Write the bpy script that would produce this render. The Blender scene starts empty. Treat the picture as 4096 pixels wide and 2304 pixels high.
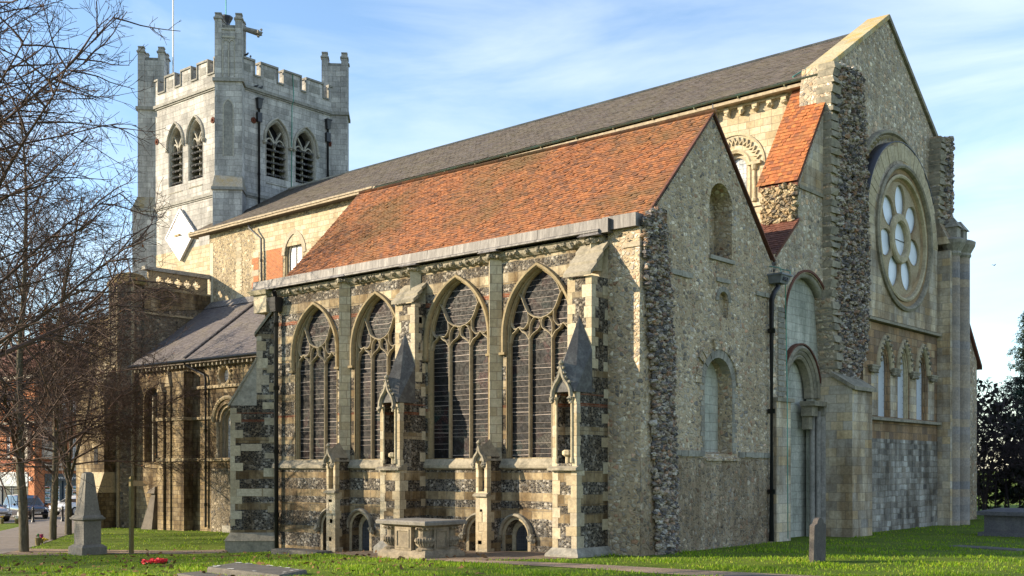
import bpy, math, random
import numpy as np
from mathutils import Vector, Matrix
from mathutils.geometry import tessellate_polygon
R = math.radians
SC = bpy.context.scene
COL = SC.collection
rnd = random.Random(7)

# ---------------------------------------------------------------- camera
cam = bpy.data.objects.new('camera', bpy.data.cameras.new('camera'))
COL.objects.link(cam)
cam.location = (0, 0, 2.6)
cam.rotation_euler = (R(90), 0, R(40.1))
cam.data.sensor_width = 36
cam.data.lens = 4509 / 4096 * 36
cam.data.shift_y = (1875 - 1152) / 4096
cam.data.clip_end = 3000
SC.camera = cam

# ---------------------------------------------------------------- sky and sun
SUN_AZ, SUN_EL = 42.0, 19.5          # the sun stands towards (-cos az, -sin az)
w = bpy.data.worlds.new('World'); SC.world = w; w.use_nodes = True
wt = w.node_tree; wt.nodes.clear()
def wn(t, **k):
    n = wt.nodes.new(t)
    for a, v in k.items(): setattr(n, a, v)
    return n
sky = wn('ShaderNodeTexSky', sky_type='NISHITA', sun_disc=False, sun_elevation=R(SUN_EL),
         sun_rotation=R(180 + 90 - SUN_AZ), air_density=1.0, dust_density=0.15, ozone_density=2.2, altitude=50)
tc = wn('ShaderNodeTexCoord')
mp = wn('ShaderNodeMapping'); mp.inputs['Rotation'].default_value = (R(10), R(-14), R(48))
mp.inputs['Scale'].default_value = (1.0, 3.2, 9.0)
nz = wn('ShaderNodeTexNoise'); nz.inputs['Scale'].default_value = 1.5
nz.inputs['Detail'].default_value = 9; nz.inputs['Roughness'].default_value = 0.56; nz.inputs['Distortion'].default_value = 0.5
nz2 = wn('ShaderNodeTexNoise'); nz2.inputs['Scale'].default_value = 1.3; nz2.inputs['Detail'].default_value = 3
mul = wn('ShaderNodeMath', operation='MULTIPLY')
rp = wn('ShaderNodeValToRGB')
rp.color_ramp.elements[0].position = 0.18; rp.color_ramp.elements[0].color = (0.0, 0.0, 0.0, 1)
rp.color_ramp.elements[1].position = 0.50; rp.color_ramp.elements[1].color = (0.80, 0.80, 0.80, 1)
mix = wn('ShaderNodeMix', data_type='RGBA')
mix.inputs[7].default_value = (4.6, 4.9, 5.2, 1)
bg = wn('ShaderNodeBackground'); bg.inputs['Strength'].default_value = 0.135
wo = wn('ShaderNodeOutputWorld')
L = wt.links.new
L(tc.outputs['Generated'], mp.inputs['Vector']); L(mp.outputs[0], nz.inputs['Vector']); L(tc.outputs['Generated'], nz2.inputs['Vector'])
L(nz.outputs[0], mul.inputs[0]); L(nz2.outputs[0], mul.inputs[1]); L(mul.outputs[0], rp.inputs[0])
L(rp.outputs[0], mix.inputs[0]); L(sky.outputs[0], mix.inputs[6]); L(mix.outputs[2], bg.inputs[0]); L(bg.outputs[0], wo.inputs[0])
sd = bpy.data.lights.new('sun', 'SUN'); sun = bpy.data.objects.new('sun', sd); COL.objects.link(sun)
sd.energy = 5.0; sd.angle = R(0.53); sd.color = (1.0, 0.84, 0.61)
tow = Vector((-math.cos(R(SUN_AZ)) * math.cos(R(SUN_EL)), -math.sin(R(SUN_AZ)) * math.cos(R(SUN_EL)), math.sin(R(SUN_EL))))
sun.rotation_euler = tow.to_track_quat('Z', 'Y').to_euler()
sun.location = (-60, -40, 60)
SC.view_settings.view_transform = 'Standard'; SC.view_settings.look = 'None'
SC.view_settings.exposure = 1.15; SC.view_settings.gamma = 1
SC.cycles.max_bounces = 6; SC.cycles.diffuse_bounces = 3; SC.cycles.transparent_max_bounces = 8
SC.cycles.use_denoising = True

# ---------------------------------------------------------------- materials
MATS = {}
class NT:
    def __init__(s, name, rough=0.9, spec=0.25):
        m = bpy.data.materials.new(name); m.use_nodes = True; s.m = m; s.t = m.node_tree
        s.b = s.t.nodes['Principled BSDF']; s.b.inputs['Roughness'].default_value = rough
        s.b.inputs['Specular IOR Level'].default_value = spec
        MATS[name] = m
    def n(s, typ, ins=None, **at):
        k = s.t.nodes.new('ShaderNode' + typ)
        for a, v in at.items(): setattr(k, a, v)
        for i, v in (ins or {}).items(): s.put(k, i, v)
        return k
    def put(s, k, i, v):
        if isinstance(v, bpy.types.NodeSocket): s.t.links.new(v, k.inputs[i])
        elif isinstance(v, bpy.types.Node): s.t.links.new(v.outputs[0], k.inputs[i])
        else:
            d = k.inputs[i]
            if hasattr(d.default_value, '__len__') and len(d.default_value) == 4 and len(v) == 3: v = (*v, 1)
            d.default_value = v
    def math(s, op, a, b=0.0, c=None, clamp=False):
        d = {0: a, 1: b}
        if c is not None: d[2] = c
        return s.n('Math', d, operation=op, use_clamp=clamp).outputs[0]
    def ramp(s, f, stops, interp='LINEAR'):
        k = s.n('ValToRGB', {0: f}); cr = k.color_ramp; cr.interpolation = interp
        while len(cr.elements) < len(stops): cr.elements.new(0.5)
        for e, (p, c) in zip(cr.elements, stops):
            e.position = p; e.color = (*c, 1) if hasattr(c, '__len__') else (c, c, c, 1)
        return k.outputs[0]
    def mix(s, f, a, b, blend='MIX'):
        k = s.n('Mix', data_type='RGBA', blend_type=blend); s.put(k, 0, f); s.put(k, 6, a); s.put(k, 7, b)
        return k.outputs[2]
    def obj(s): return s.n('TexCoord').outputs['Object']
    def noise(s, v, sc, det=4, ro=0.55, dist=0.0, col=False):
        k = s.n('TexNoise', {'Vector': v, 'Scale': sc, 'Detail': det, 'Roughness': ro, 'Distortion': dist})
        return k.outputs[1 if col else 0]
    def map(s, v, sc=(1, 1, 1), loc=(0, 0, 0), rot=(0, 0, 0)):
        return s.n('Mapping', {'Vector': v, 'Scale': sc, 'Location': loc, 'Rotation': rot}).outputs[0]
    def isl(s): return s.n('NewGeometry').outputs['Random Per Island']
    def wallvec(s):
        g = s.n('NewGeometry'); nn = s.n('SeparateXYZ', {0: g.outputs['True Normal']}); p = s.n('SeparateXYZ', {0: s.obj()})
        u = s.math('SUBTRACT', s.math('MULTIPLY', p.outputs[1], nn.outputs[0]), s.math('MULTIPLY', p.outputs[0], nn.outputs[1]))
        return s.n('CombineXYZ', {0: u, 1: p.outputs[2]}).outputs[0], p.outputs[2], u
    def bump(s, h, st=0.5, d=0.02):
        k = s.n('Bump', {'Strength': st, 'Distance': d, 'Height': h}); s.t.links.new(k.outputs[0], s.b.inputs['Normal'])
    def out(s, col, **k):
        s.put(s.b, 'Base Color', col)
        for a, v in k.items(): s.put(s.b, a, v)
        return s.m

def flat(name, c, rough=0.7, spec=0.3, metal=0.0, var=0.25, sc=3.0, bump=0.0):
    t = NT(name, rough, spec); t.b.inputs['Metallic'].default_value = metal
    f = t.noise(t.obj(), sc, 6, 0.65)
    lo = tuple(x * (1 - var) for x in c); hi = tuple(min(1, x * (1 + var)) for x in c)
    col = t.ramp(f, [(0.3, lo), (0.7, hi)])
    if bump: t.bump(t.noise(t.obj(), sc * 9, 3), bump, 0.02)
    return t.out(col)

def grime(t, col, amt=0.5, sc=0.7, hue=(0.45, 0.40, 0.33)):
    o = t.obj()
    st = t.noise(t.map(o, (2.6, 2.6, 0.35)), sc, 5, 0.6)
    bl = t.noise(o, 0.55, 5, 0.65)
    f = t.ramp(t.math('MULTIPLY', st, bl), [(0.17, 1.0), (0.33, 0.0)])
    return t.mix(t.math('MULTIPLY', f, amt), col, t.mix(1.0, col, hue, 'MULTIPLY'))

def ashlar(name, cs, mortar, bw=0.55, bh=0.3, stain=0.5, bmp=0.45, warp=0.02, hue=(0.45, 0.40, 0.33), msize=0.012):
    t = NT(name, 0.9, 0.2)
    v, z, u = t.wallvec()
    wv = t.n('VectorMath', {0: v, 1: t.n('VectorMath', {0: t.noise(v, 1.7, 3, col=True), 3: warp * 2}, operation='SCALE').outputs[0]}, operation='ADD').outputs[0]
    b = t.n('TexBrick', {'Vector': wv, 'Color1': (0, 0, 0), 'Color2': (1, 1, 1), 'Mortar': (0.5, 0.5, 0.5), 'Scale': 1.0,
             'Mortar Size': msize, 'Mortar Smooth': 0.3, 'Bias': 0.0, 'Brick Width': bw, 'Row Height': bh}, offset=0.47, squash=0.75, squash_frequency=3)
    vf = t.n('Math', {0: b.outputs[0], 1: 0.0}, operation='ADD').outputs[0]
    n = len(cs)
    col = t.ramp(vf, [(i / max(1, n - 1), c) for i, c in enumerate(cs)])
    fine = t.noise(t.obj(), 9, 6, 0.7)
    col = t.mix(0.7, col, t.mix(1.0, col, t.ramp(fine, [(0.3, 0.62), (0.7, 1.25)]), 'MULTIPLY'))
    col = t.mix(b.outputs[1], col, mortar)
    col = grime(t, col, stain, hue=hue)
    h = t.math('ADD', t.math('MULTIPLY', t.math('SUBTRACT', 1.0, b.outputs[1]), 0.7), t.math('MULTIPLY', fine, 0.5))
    t.bump(h, bmp, 0.03)
    return t.out(col)

def rubble(name, cs, mortar, sc=4.2, flatz=1.5, mw=0.05, bmp=0.9, stain=0.5, hue=(0.42, 0.42, 0.42), wash=None, bur=0.22):
    t = NT(name, 0.92, 0.2)
    o = t.obj()
    d = t.n('VectorMath', {0: o, 1: t.n('VectorMath', {0: t.noise(o, 3.0, 3, col=True), 3: 0.22}, operation='SCALE').outputs[0]}, operation='ADD').outputs[0]
    v = t.map(d, (1, 1, flatz))
    vo = t.n('TexVoronoi', {'Vector': v, 'Scale': sc, 'Randomness': 1.0}, feature='F1')
    ve = t.n('TexVoronoi', {'Vector': v, 'Scale': sc, 'Randomness': 1.0}, feature='DISTANCE_TO_EDGE')
    rc = t.n('SeparateColor', {0: vo.outputs['Color']})
    n = len(cs)
    col = t.ramp(rc.outputs[0], [((i + 0.5) / n, c) for i, c in enumerate(cs)], 'LINEAR')
    val = t.ramp(rc.outputs[1], [(0.0, 0.6), (0.75, 1.15), (1.0, 1.7)])
    col = t.mix(1.0, col, val, 'MULTIPLY')
    fine = t.noise(o, 14, 6, 0.7)
    edge = t.math('ADD', ve.outputs['Distance'], t.math('MULTIPLY', t.math('SUBTRACT', fine, 0.5), 0.10))
    # some stones are buried under the mortar
    bury = t.ramp(rc.outputs[2], [(bur, mw * 3.2), (min(1, bur + .25), mw)], 'LINEAR')
    m = t.math('GREATER_THAN', edge, bury)
    stone = t.ramp(t.math('SUBTRACT', edge, bury), [(0.0, 0.0), (0.12, 1.0)])
    mc = t.mix(0.8, mortar, t.mix(1.0, mortar, t.ramp(fine, [(0.3, 0.6), (0.7, 1.3)]), 'MULTIPLY'))
    col = t.mix(t.math('MULTIPLY', m, 0.9), mc, t.mix(0.6, col, t.mix(1.0, col, t.ramp(fine, [(0.3, 0.65), (0.7, 1.25)]), 'MULTIPLY')))
    if wash: col = t.mix(t.ramp(t.noise(t.map(o, (1, 1, 2.2)), .8, 8, .75), [(0.46, 0.0), (0.60, 0.75)]), col, t.mix(1.0, wash, t.ramp(fine, [(0.3, 0.7), (0.7, 1.2)]), 'MULTIPLY'))
    col = grime(t, col, stain, 0.8, hue)
    t.bump(t.math('ADD', stone, t.math('MULTIPLY', fine, 0.5)), bmp, 0.035)
    return t.out(col)

FL = [(0.022, 0.021, 0.022), (0.05, 0.048, 0.048), (0.15, 0.145, 0.14), (0.05, 0.045, 0.042), (0.40, 0.37, 0.33), (0.035, 0.033, 0.033)]
def flintcol(t, v, sc=11.0):
    vo = t.n('TexVoronoi', {'Vector': v, 'Scale': sc, 'Randomness': 0.8}); ve = t.n('TexVoronoi', {'Vector': v, 'Scale': sc, 'Randomness': 0.8}, feature='DISTANCE_TO_EDGE')
    rc = t.n('SeparateColor', {0: vo.outputs['Color']})
    c = t.ramp(rc.outputs[0], [((i + .5) / 6, x) for i, x in enumerate(FL)], 'CONSTANT')
    fine = t.noise(v, 30, 4, 0.7)
    c = t.mix(t.ramp(fine, [(0.56, 0.0), (0.66, 0.55)]), c, (0.40, 0.38, 0.34))
    m = t.ramp(ve.outputs['Distance'], [(0.05, 1.0), (0.10, 0.0)])
    return t.mix(t.math('MULTIPLY', m, 0.8), c, (0.25, 0.22, 0.17)), ve.outputs['Distance']

def banded(name, bands, zlo=-1.5, zhi=10.5, wob=0.09):
    """bands: list of (z_start, kind) from the bottom; kind 0 flint, 1 ashlar, 2 brick"""
    t = NT(name, 0.85, 0.3)
    v, z, u = t.wallvec()
    zz = t.math('ADD', z, t.math('MULTIPLY', t.math('SUBTRACT', t.noise(t.map(v, (1.1, 0.3, 1)), 1.6, 2), 0.5), wob))
    f = t.math('DIVIDE', t.math('SUBTRACT', zz, zlo), zhi - zlo)
    st = [((b[0] - zlo) / (zhi - zlo), (0.0, 1.0, 0.5)[b[1]]) for b in bands]
    sel = t.ramp(f, [(max(0, p), c) for p, c in st], 'CONSTANT')
    fc, fd = flintcol(t, t.map(v, (1, 1.25, 1)))
    cells = t.n('TexVoronoi', {'Vector': t.map(v, (2.3, 3.4, 1)), 'Scale': 1.0, 'Randomness': 0.75})
    ce = t.n('TexVoronoi', {'Vector': t.map(v, (2.3, 3.4, 1)), 'Scale': 1.0, 'Randomness': 0.75}, feature='DISTANCE_TO_EDGE')
    rc = t.n('SeparateColor', {0: cells.outputs['Color']})
    b = t.n('TexBrick', {'Vector': v, 'Color1': (0, 0, 0), 'Color2': (1, 1, 1), 'Mortar': (0.5, 0.5, 0.5), 'Scale': 1.0, 'Mortar Size': 0.010,
            'Mortar Smooth': 0.2, 'Bias': 0.0, 'Brick Width': 0.42, 'Row Height': 0.31}, offset=0.4)
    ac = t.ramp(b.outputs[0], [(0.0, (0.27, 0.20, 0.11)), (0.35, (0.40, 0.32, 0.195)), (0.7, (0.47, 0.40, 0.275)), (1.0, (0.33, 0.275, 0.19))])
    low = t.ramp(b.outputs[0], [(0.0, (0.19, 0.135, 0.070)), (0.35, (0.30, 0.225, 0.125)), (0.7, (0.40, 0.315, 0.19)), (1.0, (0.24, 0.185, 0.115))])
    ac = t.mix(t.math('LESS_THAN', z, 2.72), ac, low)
    fine = t.noise(t.obj(), 8, 6, 0.7)
    ac = t.mix(1.0, ac, t.ramp(fine, [(0.3, 0.6), (0.7, 1.25)]), 'MULTIPLY')
    ac = t.mix(b.outputs[1], ac, (0.20, 0.17, 0.13))
    # a few flints among the ashlar and stones among the flint
    br = t.n('TexBrick', {'Vector': v, 'Color1': (0.30, 0.09, 0.04), 'Color2': (0.20, 0.06, 0.03), 'Mortar': (0.28, 0.22, 0.16), 'Scale': 1.0, 'Mortar Size': 0.008, 'Brick Width': 0.22, 'Row Height': 0.065})
    isb = t.math('MULTIPLY', t.math('GREATER_THAN', sel, 0.3), t.math('LESS_THAN', sel, 0.7))
    isa = t.math('GREATER_THAN', sel, 0.7)
    col = t.mix(isa, fc, ac); col = t.mix(isb, col, br.outputs[0])
    col = grime(t, col, 0.95, 0.6, (0.34, 0.28, 0.21)); col = t.mix(t.ramp(t.noise(t.map(t.obj(), (1, 1, .6)), .9, 7, .7), [(0.52, 0.0), (0.66, 0.6)]), col, t.mix(1.0, col, (0.42, 0.35, 0.27), 'MULTIPLY'))
    h = t.mix(isa, t.ramp(fd, [(0.0, 0.0), (0.12, 1.0)]), t.math('SUBTRACT', 1.0, b.outputs[1]))
    t.bump(t.math('ADD', h, t.math('MULTIPLY', fine, 0.5)), 0.6, 0.025)
    return t.out(col)

def island(name, cs, moss=None, mossamt=0.0, rough=0.85, bump=0.3, fsc=12, mosc=0.8, spec=0.25):
    """each block, tile or stone of the mesh takes its own colour"""
    t = NT(name, rough, spec); o = t.obj(); n = len(cs)
    col = t.ramp(t.isl(), [((i + 0.5) / n, c) for i, c in enumerate(cs)])
    fine = t.noise(o, fsc, 5, 0.7)
    col = t.mix(0.8, col, t.mix(1.0, col, t.ramp(fine, [(0.3, 0.6), (0.7, 1.3)]), 'MULTIPLY'))
    if moss:
        big = t.noise(o, mosc, 6, 0.7)
        col = t.mix(t.math('MULTIPLY', t.ramp(big, [(0.47, 0.0), (0.66, 1.0)]), mossamt), col, moss)
    t.bump(fine, bump, 0.02)
    return t.out(col)
CREAM = [(0.31, 0.245, 0.15), (0.43, 0.355, 0.235), (0.50, 0.43, 0.30), (0.38, 0.33, 0.245)]
# z of the courses of the south wall of the chapel
BANDS = [(-1.5, 1), (-0.40, 0), (0.14, 1), (0.42, 0), (0.98, 1), (1.30, 0), (1.53, 1), (1.81, 0), (2.21, 1), (2.47, 0), (2.71, 1), (3.05, 0), (3.55, 1), (3.80, 0),
         (4.35, 1), (4.58, 2), (4.66, 0), (5.2, 1), (5.45, 0), (5.95, 1), (6.22, 0), (6.72, 1), (6.98, 0), (7.5, 1), (7.78, 0), (8.2, 2), (8.30, 0), (8.62, 1), (8.98, 0), (9.3, 1)]
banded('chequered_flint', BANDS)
BBANDS = [(-1.5, 1), (0.16, 0), (0.95, 1), (1.22, 0), (1.50, 1), (1.80, 0), (2.20, 1), (2.5, 0), (3.6, 1), (3.8, 0), (4.45, 2), (4.52, 0), (4.75, 2), (4.82, 0), (5.3, 1), (5.5, 0), (6.5, 1), (6.7, 0), (7.7, 1), (7.9, 0), (8.7, 1)]
banded('buttress_flint', BBANDS, wob=0.03)
ashlar('cream_ashlar', [(0.40, 0.32, 0.20), (0.50, 0.42, 0.28), (0.56, 0.49, 0.35), (0.46, 0.40, 0.29)], (0.28, 0.23, 0.16), 0.5, 0.29, 0.35)
ashlar('tower_ashlar', [(0.37, 0.36, 0.345), (0.46, 0.445, 0.42), (0.41, 0.395, 0.375), (0.58, 0.56, 0.525), (0.44, 0.425, 0.40)], (0.26, 0.25, 0.23), 0.72, 0.36, 0.7, 0.35, 0.006, (0.40, 0.40, 0.40), 0.014)
ashlar('facade_ashlar', [(0.36, 0.34, 0.31), (0.60, 0.47, 0.29), (0.46, 0.42, 0.36), (0.66, 0.56, 0.40), (0.40, 0.36, 0.30), (0.56, 0.50, 0.41)], (0.33, 0.29, 0.23), 0.66, 0.34, 0.85, 0.4, 0.01, (0.40, 0.33, 0.25))
ashlar('brown_ashlar', [(0.26, 0.17, 0.10), (0.38, 0.25, 0.14), (0.21, 0.15, 0.11), (0.48, 0.36, 0.22)], (0.14, 0.11, 0.08), 0.6, 0.32, 0.7, 0.4, 0.01)
ashlar('pale_block', [(0.42, 0.42, 0.37), (0.52, 0.52, 0.45), (0.46, 0.46, 0.40), (0.56, 0.55, 0.48)], (0.35, 0.34, 0.295), 0.42, 0.30, 0.8, 0.6, 0.06, (0.5, 0.52, 0.5))
ashlar('aisle_ashlar', [(0.24, 0.175, 0.095), (0.34, 0.26, 0.145), (0.19, 0.145, 0.09), (0.40, 0.32, 0.20)], (0.14, 0.11, 0.08), 0.34, 0.24, 1.0, 0.7, 0.03, (0.22, 0.19, 0.16))
ashlar('red_brick', [(0.40, 0.11, 0.035), (0.50, 0.16, 0.05), (0.33, 0.085, 0.03)], (0.33, 0.23, 0.15), 0.22, 0.075, 0.25, 0.3, 0.0)
RUB = [(0.54, 0.45, 0.32), (0.40, 0.36, 0.31), (0.60, 0.52, 0.40), (0.30, 0.28, 0.26), (0.56, 0.47, 0.33), (0.68, 0.64, 0.55), (0.44, 0.25, 0.16), (0.50, 0.43, 0.32), (0.22, 0.21, 0.205)]
rubble('gable_rubble', RUB, (0.47, 0.375, 0.255), 6.2, 1.45, 0.06, 0.9, 0.55, (0.55, 0.50, 0.44), None, 0.30)
rubble('lower_rubble', [(0.36, 0.29, 0.21), (0.25, 0.22, 0.19), (0.44, 0.37, 0.27), (0.17, 0.155, 0.145), (0.46, 0.42, 0.34), (0.32, 0.21, 0.14)], (0.36, 0.285, 0.195), 6.8, 1.1, 0.06, 1.0, 0.8, (0.5, 0.45, 0.4), None, 0.35)
rubble('upper_rubble', [(0.52, 0.45, 0.34), (0.64, 0.57, 0.45), (0.38, 0.33, 0.26), (0.68, 0.63, 0.52), (0.54, 0.36, 0.22), (0.44, 0.40, 0.35), (0.30, 0.28, 0.26)], (0.46, 0.385, 0.28), 5.4, 1.25, 0.055, 0.9, 0.55, (0.55, 0.5, 0.45), None, 0.28)
rubble('nave_rubble', [(0.40, 0.33, 0.21), (0.50, 0.44, 0.32), (0.27, 0.22, 0.15), (0.20, 0.18, 0.16), (0.48, 0.40, 0.27)], (0.44, 0.35, 0.22), 6.5, 1.2, 0.06, 0.9, 0.5)
rubble('aisle_rubble', [(0.22, 0.18, 0.13), (0.30, 0.25, 0.18), (0.15, 0.13, 0.11), (0.34, 0.29, 0.21), (0.10, 0.095, 0.09)], (0.20, 0.165, 0.115), 5.0, 1.4, 0.055, 1.0, 0.7)
ashlar('white_rubble', [(0.13, 0.12, 0.11), (0.42, 0.39, 0.34), (0.20, 0.18, 0.155), (0.54, 0.52, 0.47), (0.28, 0.24, 0.19), (0.46, 0.44, 0.40)], (0.30, 0.27, 0.22), 0.46, 0.25, 1.0, 0.9, 0.07, (0.30, 0.28, 0.26), 0.022)
island('broken_flint', [(0.102, 0.094, 0.094), (0.232, 0.189, 0.145), (0.377, 0.319, 0.246), (0.072, 0.072, 0.080), (0.319, 0.189, 0.116), (0.493, 0.450, 0.392), (0.160, 0.145, 0.145)], bump=0.5)
island('quoin_stone', [(0.36, 0.29, 0.185), (0.45, 0.38, 0.26), (0.50, 0.44, 0.32), (0.40, 0.34, 0.25)], (0.20, 0.17, 0.12), 0.5, fsc=10)
island('grey_stone', [(0.255, 0.238, 0.204), (0.306, 0.285, 0.238)], (0.102, 0.093, 0.076), 0.6, fsc=8, mosc=1.6)
island('tower_stone', [(0.362, 0.336, 0.284), (0.414, 0.389, 0.328)], (0.190, 0.177, 0.147), 0.6, fsc=7, mosc=1.5)
island('tower_dark_stone', [(0.247, 0.240, 0.217), (0.285, 0.274, 0.247)], (0.112, 0.112, 0.105), 0.6, fsc=7, mosc=1.2)
island('lichen_stone', [(0.36, 0.31, 0.20), (0.42, 0.36, 0.23)], (0.40, 0.26, 0.04), 0.8, mosc=1.0)
island('weathered_stone', [(0.24, 0.215, 0.165), (0.30, 0.265, 0.20)], (0.10, 0.095, 0.075), 0.75, fsc=9, mosc=1.8)
island('dark_stone', [(0.085, 0.082, 0.082), (0.10, 0.098, 0.095)], (0.20, 0.20, 0.19), 0.5, fsc=14, mosc=4)
island('carved_stone', [(0.43, 0.36, 0.235), (0.47, 0.40, 0.27)], (0.19, 0.16, 0.11), 0.55, fsc=8, mosc=1.2)
island('clay_tile', [(0.33, 0.13, 0.055), (0.25, 0.105, 0.052), (0.38, 0.16, 0.07), (0.18, 0.088, 0.055), (0.30, 0.13, 0.06), (0.15, 0.08, 0.055), (0.36, 0.15, 0.06)], (0.16, 0.105, 0.05), 0.9, bump=0.25, mosc=0.28)
island('bright_tile', [(0.38, 0.13, 0.045), (0.29, 0.095, 0.04), (0.43, 0.165, 0.055), (0.21, 0.08, 0.042)], (0.22, 0.11, 0.05), 0.6, bump=0.2)
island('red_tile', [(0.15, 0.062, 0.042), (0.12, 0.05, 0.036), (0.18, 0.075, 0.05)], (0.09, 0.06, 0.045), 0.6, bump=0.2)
island('roof_slate', [(0.116, 0.098, 0.086), (0.143, 0.120, 0.105), (0.098, 0.084, 0.079), (0.128, 0.112, 0.090)], (0.150, 0.128, 0.075), 0.35, 0.75, 0.15, mosc=0.5)
island('purple_slate', [(0.125, 0.110, 0.112), (0.15, 0.135, 0.135), (0.11, 0.098, 0.10)], (0.17, 0.145, 0.10), 0.4, 0.7, 0.15, mosc=0.7)
t = NT('sheet_lead', 0.6, 0.4); o = t.obj(); f = t.noise(t.map(o, (4, 4, 0.35)), 1.6, 6, 0.75)
t.out(t.ramp(f, [(0.34, (0.05, 0.046, 0.045)), (0.48, (0.115, 0.105, 0.10)), (0.66, (0.24, 0.225, 0.21))])); t.bump(f, 0.15)
flat('dark_lead', (0.035, 0.037, 0.05), 0.5, 0.4)
flat('black_iron', (0.014, 0.014, 0.017), 0.45, 0.5)
flat('grey_iron', (0.10, 0.10, 0.105), 0.5, 0.4)
flat('rust', (0.10, 0.03, 0.016), 0.9)
flat('verdigris', (0.12, 0.36, 0.30), 0.8)
flat('white_paint', (0.70, 0.70, 0.69), 0.5, var=0.04)
flat('clock_red', (0.35, 0.12, 0.07), 0.6)
flat('louvre_board', (0.20, 0.185, 0.165), 0.8, sc=8)
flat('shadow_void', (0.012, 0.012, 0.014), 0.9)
flat('grey_board', (0.42, 0.45, 0.49), 0.6, var=0.08)
flat('pale_board', (0.60, 0.65, 0.72), 0.35, 0.5, var=0.05)
flat('oak', (0.15, 0.12, 0.05), 0.85, sc=6, bump=0.3)
flat('sign_board', (0.30, 0.18, 0.085), 0.8, var=0.2, sc=20)
flat('timber_eaves', (0.32, 0.26, 0.18), 0.8, var=0.35, sc=5)
flat('timber_soffit', (0.10, 0.08, 0.06), 0.85)
flat('concrete', (0.30, 0.27, 0.23), 0.9, var=0.3, sc=2.5, bump=0.3)
def leaded(name, base, lead, du, dv, rough=0.12, tint=0.5, diag=False, bars=None, spec=0.5):
    t = NT(name, rough, spec); v, z, u = t.wallvec()
    vv = t.map(v, rot=(0, 0, R(45))) if diag else v
    b = t.n('TexBrick', {'Vector': vv, 'Color1': (0, 0, 0), 'Color2': (1, 1, 1), 'Mortar': (0.5, 0.5, 0.5), 'Scale': 1, 'Mortar Size': 0.009, 'Brick Width': du, 'Row Height': dv}, offset=0.0 if not diag else 0.5)
    c = t.ramp(b.outputs[0], [(0, tuple(x * (1 - tint) for x in base)), (0.5, base), (1, tuple(min(1, x * (1 + tint)) for x in base))])
    n2 = t.noise(v, 1.1, 3)
    c = t.mix(1.0, c, t.ramp(n2, [(0.35, 0.5), (0.65, 1.6)]), 'MULTIPLY')
    if bars:
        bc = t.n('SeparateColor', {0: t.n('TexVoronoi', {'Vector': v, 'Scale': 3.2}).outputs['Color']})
        c = t.mix(t.ramp(t.noise(v, .55, 4, .6), [(0.42, 0.04), (0.62, 0.5)]), c, t.ramp(bc.outputs[0], [(0.2, (0.008, 0.010, 0.012)), (0.45, (0.09, 0.035, 0.03)), (0.6, (0.03, 0.06, 0.055)), (0.8, (0.15, 0.13, 0.10)), (0.95, (0.01, 0.01, 0.015))]))  # coloured panes; lighter patches painted into the colour stand in for reflections
    c = t.mix(b.outputs[1], c, lead)
    r = t.ramp(t.noise(v, 9, 2), [(0.4, rough), (0.6, rough + 0.25)])
    t.bump(t.noise(v, 6, 2), 0.25, 0.02)
    return t.out(c, Roughness=r)
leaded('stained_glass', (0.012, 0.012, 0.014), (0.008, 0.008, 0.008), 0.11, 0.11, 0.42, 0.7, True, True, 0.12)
leaded('clear_leaded', (0.66, 0.64, 0.62), (0.10, 0.10, 0.10), 0.16, 0.2, 0.2, 0.12)
leaded('grey_leaded', (0.30, 0.32, 0.33), (0.05, 0.05, 0.05), 0.16, 0.2, 0.15, 0.2)
leaded('dark_leaded', (0.035, 0.04, 0.05), (0.10, 0.10, 0.10), 0.10, 0.14, 0.3, 0.4)
flat('guard_wire', (0.24, 0.20, 0.18), 0.6, 0.3, var=0.3, sc=4)
island('gutter_copper', [(0.24, 0.19, 0.10), (0.18, 0.17, 0.11)], (0.16, 0.26, 0.18), 0.7, mosc=1.3)
island('rust_stone', [(0.30, 0.20, 0.10), (0.35, 0.25, 0.14)], (0.12, 0.085, 0.06), 0.7, mosc=1.0)
island('rose_plate', [(0.36, 0.29, 0.19), (0.40, 0.33, 0.22)], (0.20, 0.12, 0.055), 0.8, mosc=0.8)
island('shaft_stone', [(0.36, 0.29, 0.19), (0.26, 0.235, 0.20), (0.31, 0.25, 0.17), (0.20, 0.19, 0.175)], (0.15, 0.14, 0.125), 0.5, mosc=0.9)
island('pale_flint', [(0.42, 0.34, 0.21), (0.30, 0.22, 0.13), (0.50, 0.42, 0.28), (0.12, 0.10, 0.08), (0.36, 0.27, 0.16)], bump=0.4)
flat('worn_plaque', (0.16, 0.15, 0.14), 0.8, var=0.5, sc=5)
flat('grey_lead', (0.13, 0.14, 0.16), 0.55, 0.4, var=0.35)
island('aisle_stone', [(0.30, 0.235, 0.14), (0.37, 0.30, 0.19)], (0.14, 0.12, 0.09), 0.6, mosc=1.4)
island('mossy_stone', [(0.24, 0.15, 0.05), (0.20, 0.14, 0.06)], (0.10, 0.10, 0.03), 0.8, mosc=2)
island('lichen_grey', [(0.288, 0.272, 0.232), (0.288, 0.272, 0.232)], (0.288, 0.200, 0.048), 0.6, mosc=1.2)
island('louvre_slate', [(0.10, 0.10, 0.105), (0.16, 0.155, 0.15)], (0.30, 0.28, 0.25), 0.5, mosc=3)
flat('gilt', (0.45, 0.30, 0.12), 0.5)
island('headstone_grey', [(0.085, 0.075, 0.07), (0.085, 0.075, 0.07)], (0.17, 0.15, 0.125), 0.45, fsc=20, mosc=3)
flat('brick_trim', (0.27, 0.075, 0.035), .85, sc=4)
flat('stone_trim', (0.40, 0.36, 0.30), .85, sc=2)
flat('sign_grey', (0.30, 0.34, 0.36), .6, var=.06)
flat('fascia_dark', (0.035, 0.045, 0.055), .4, .5)
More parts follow.
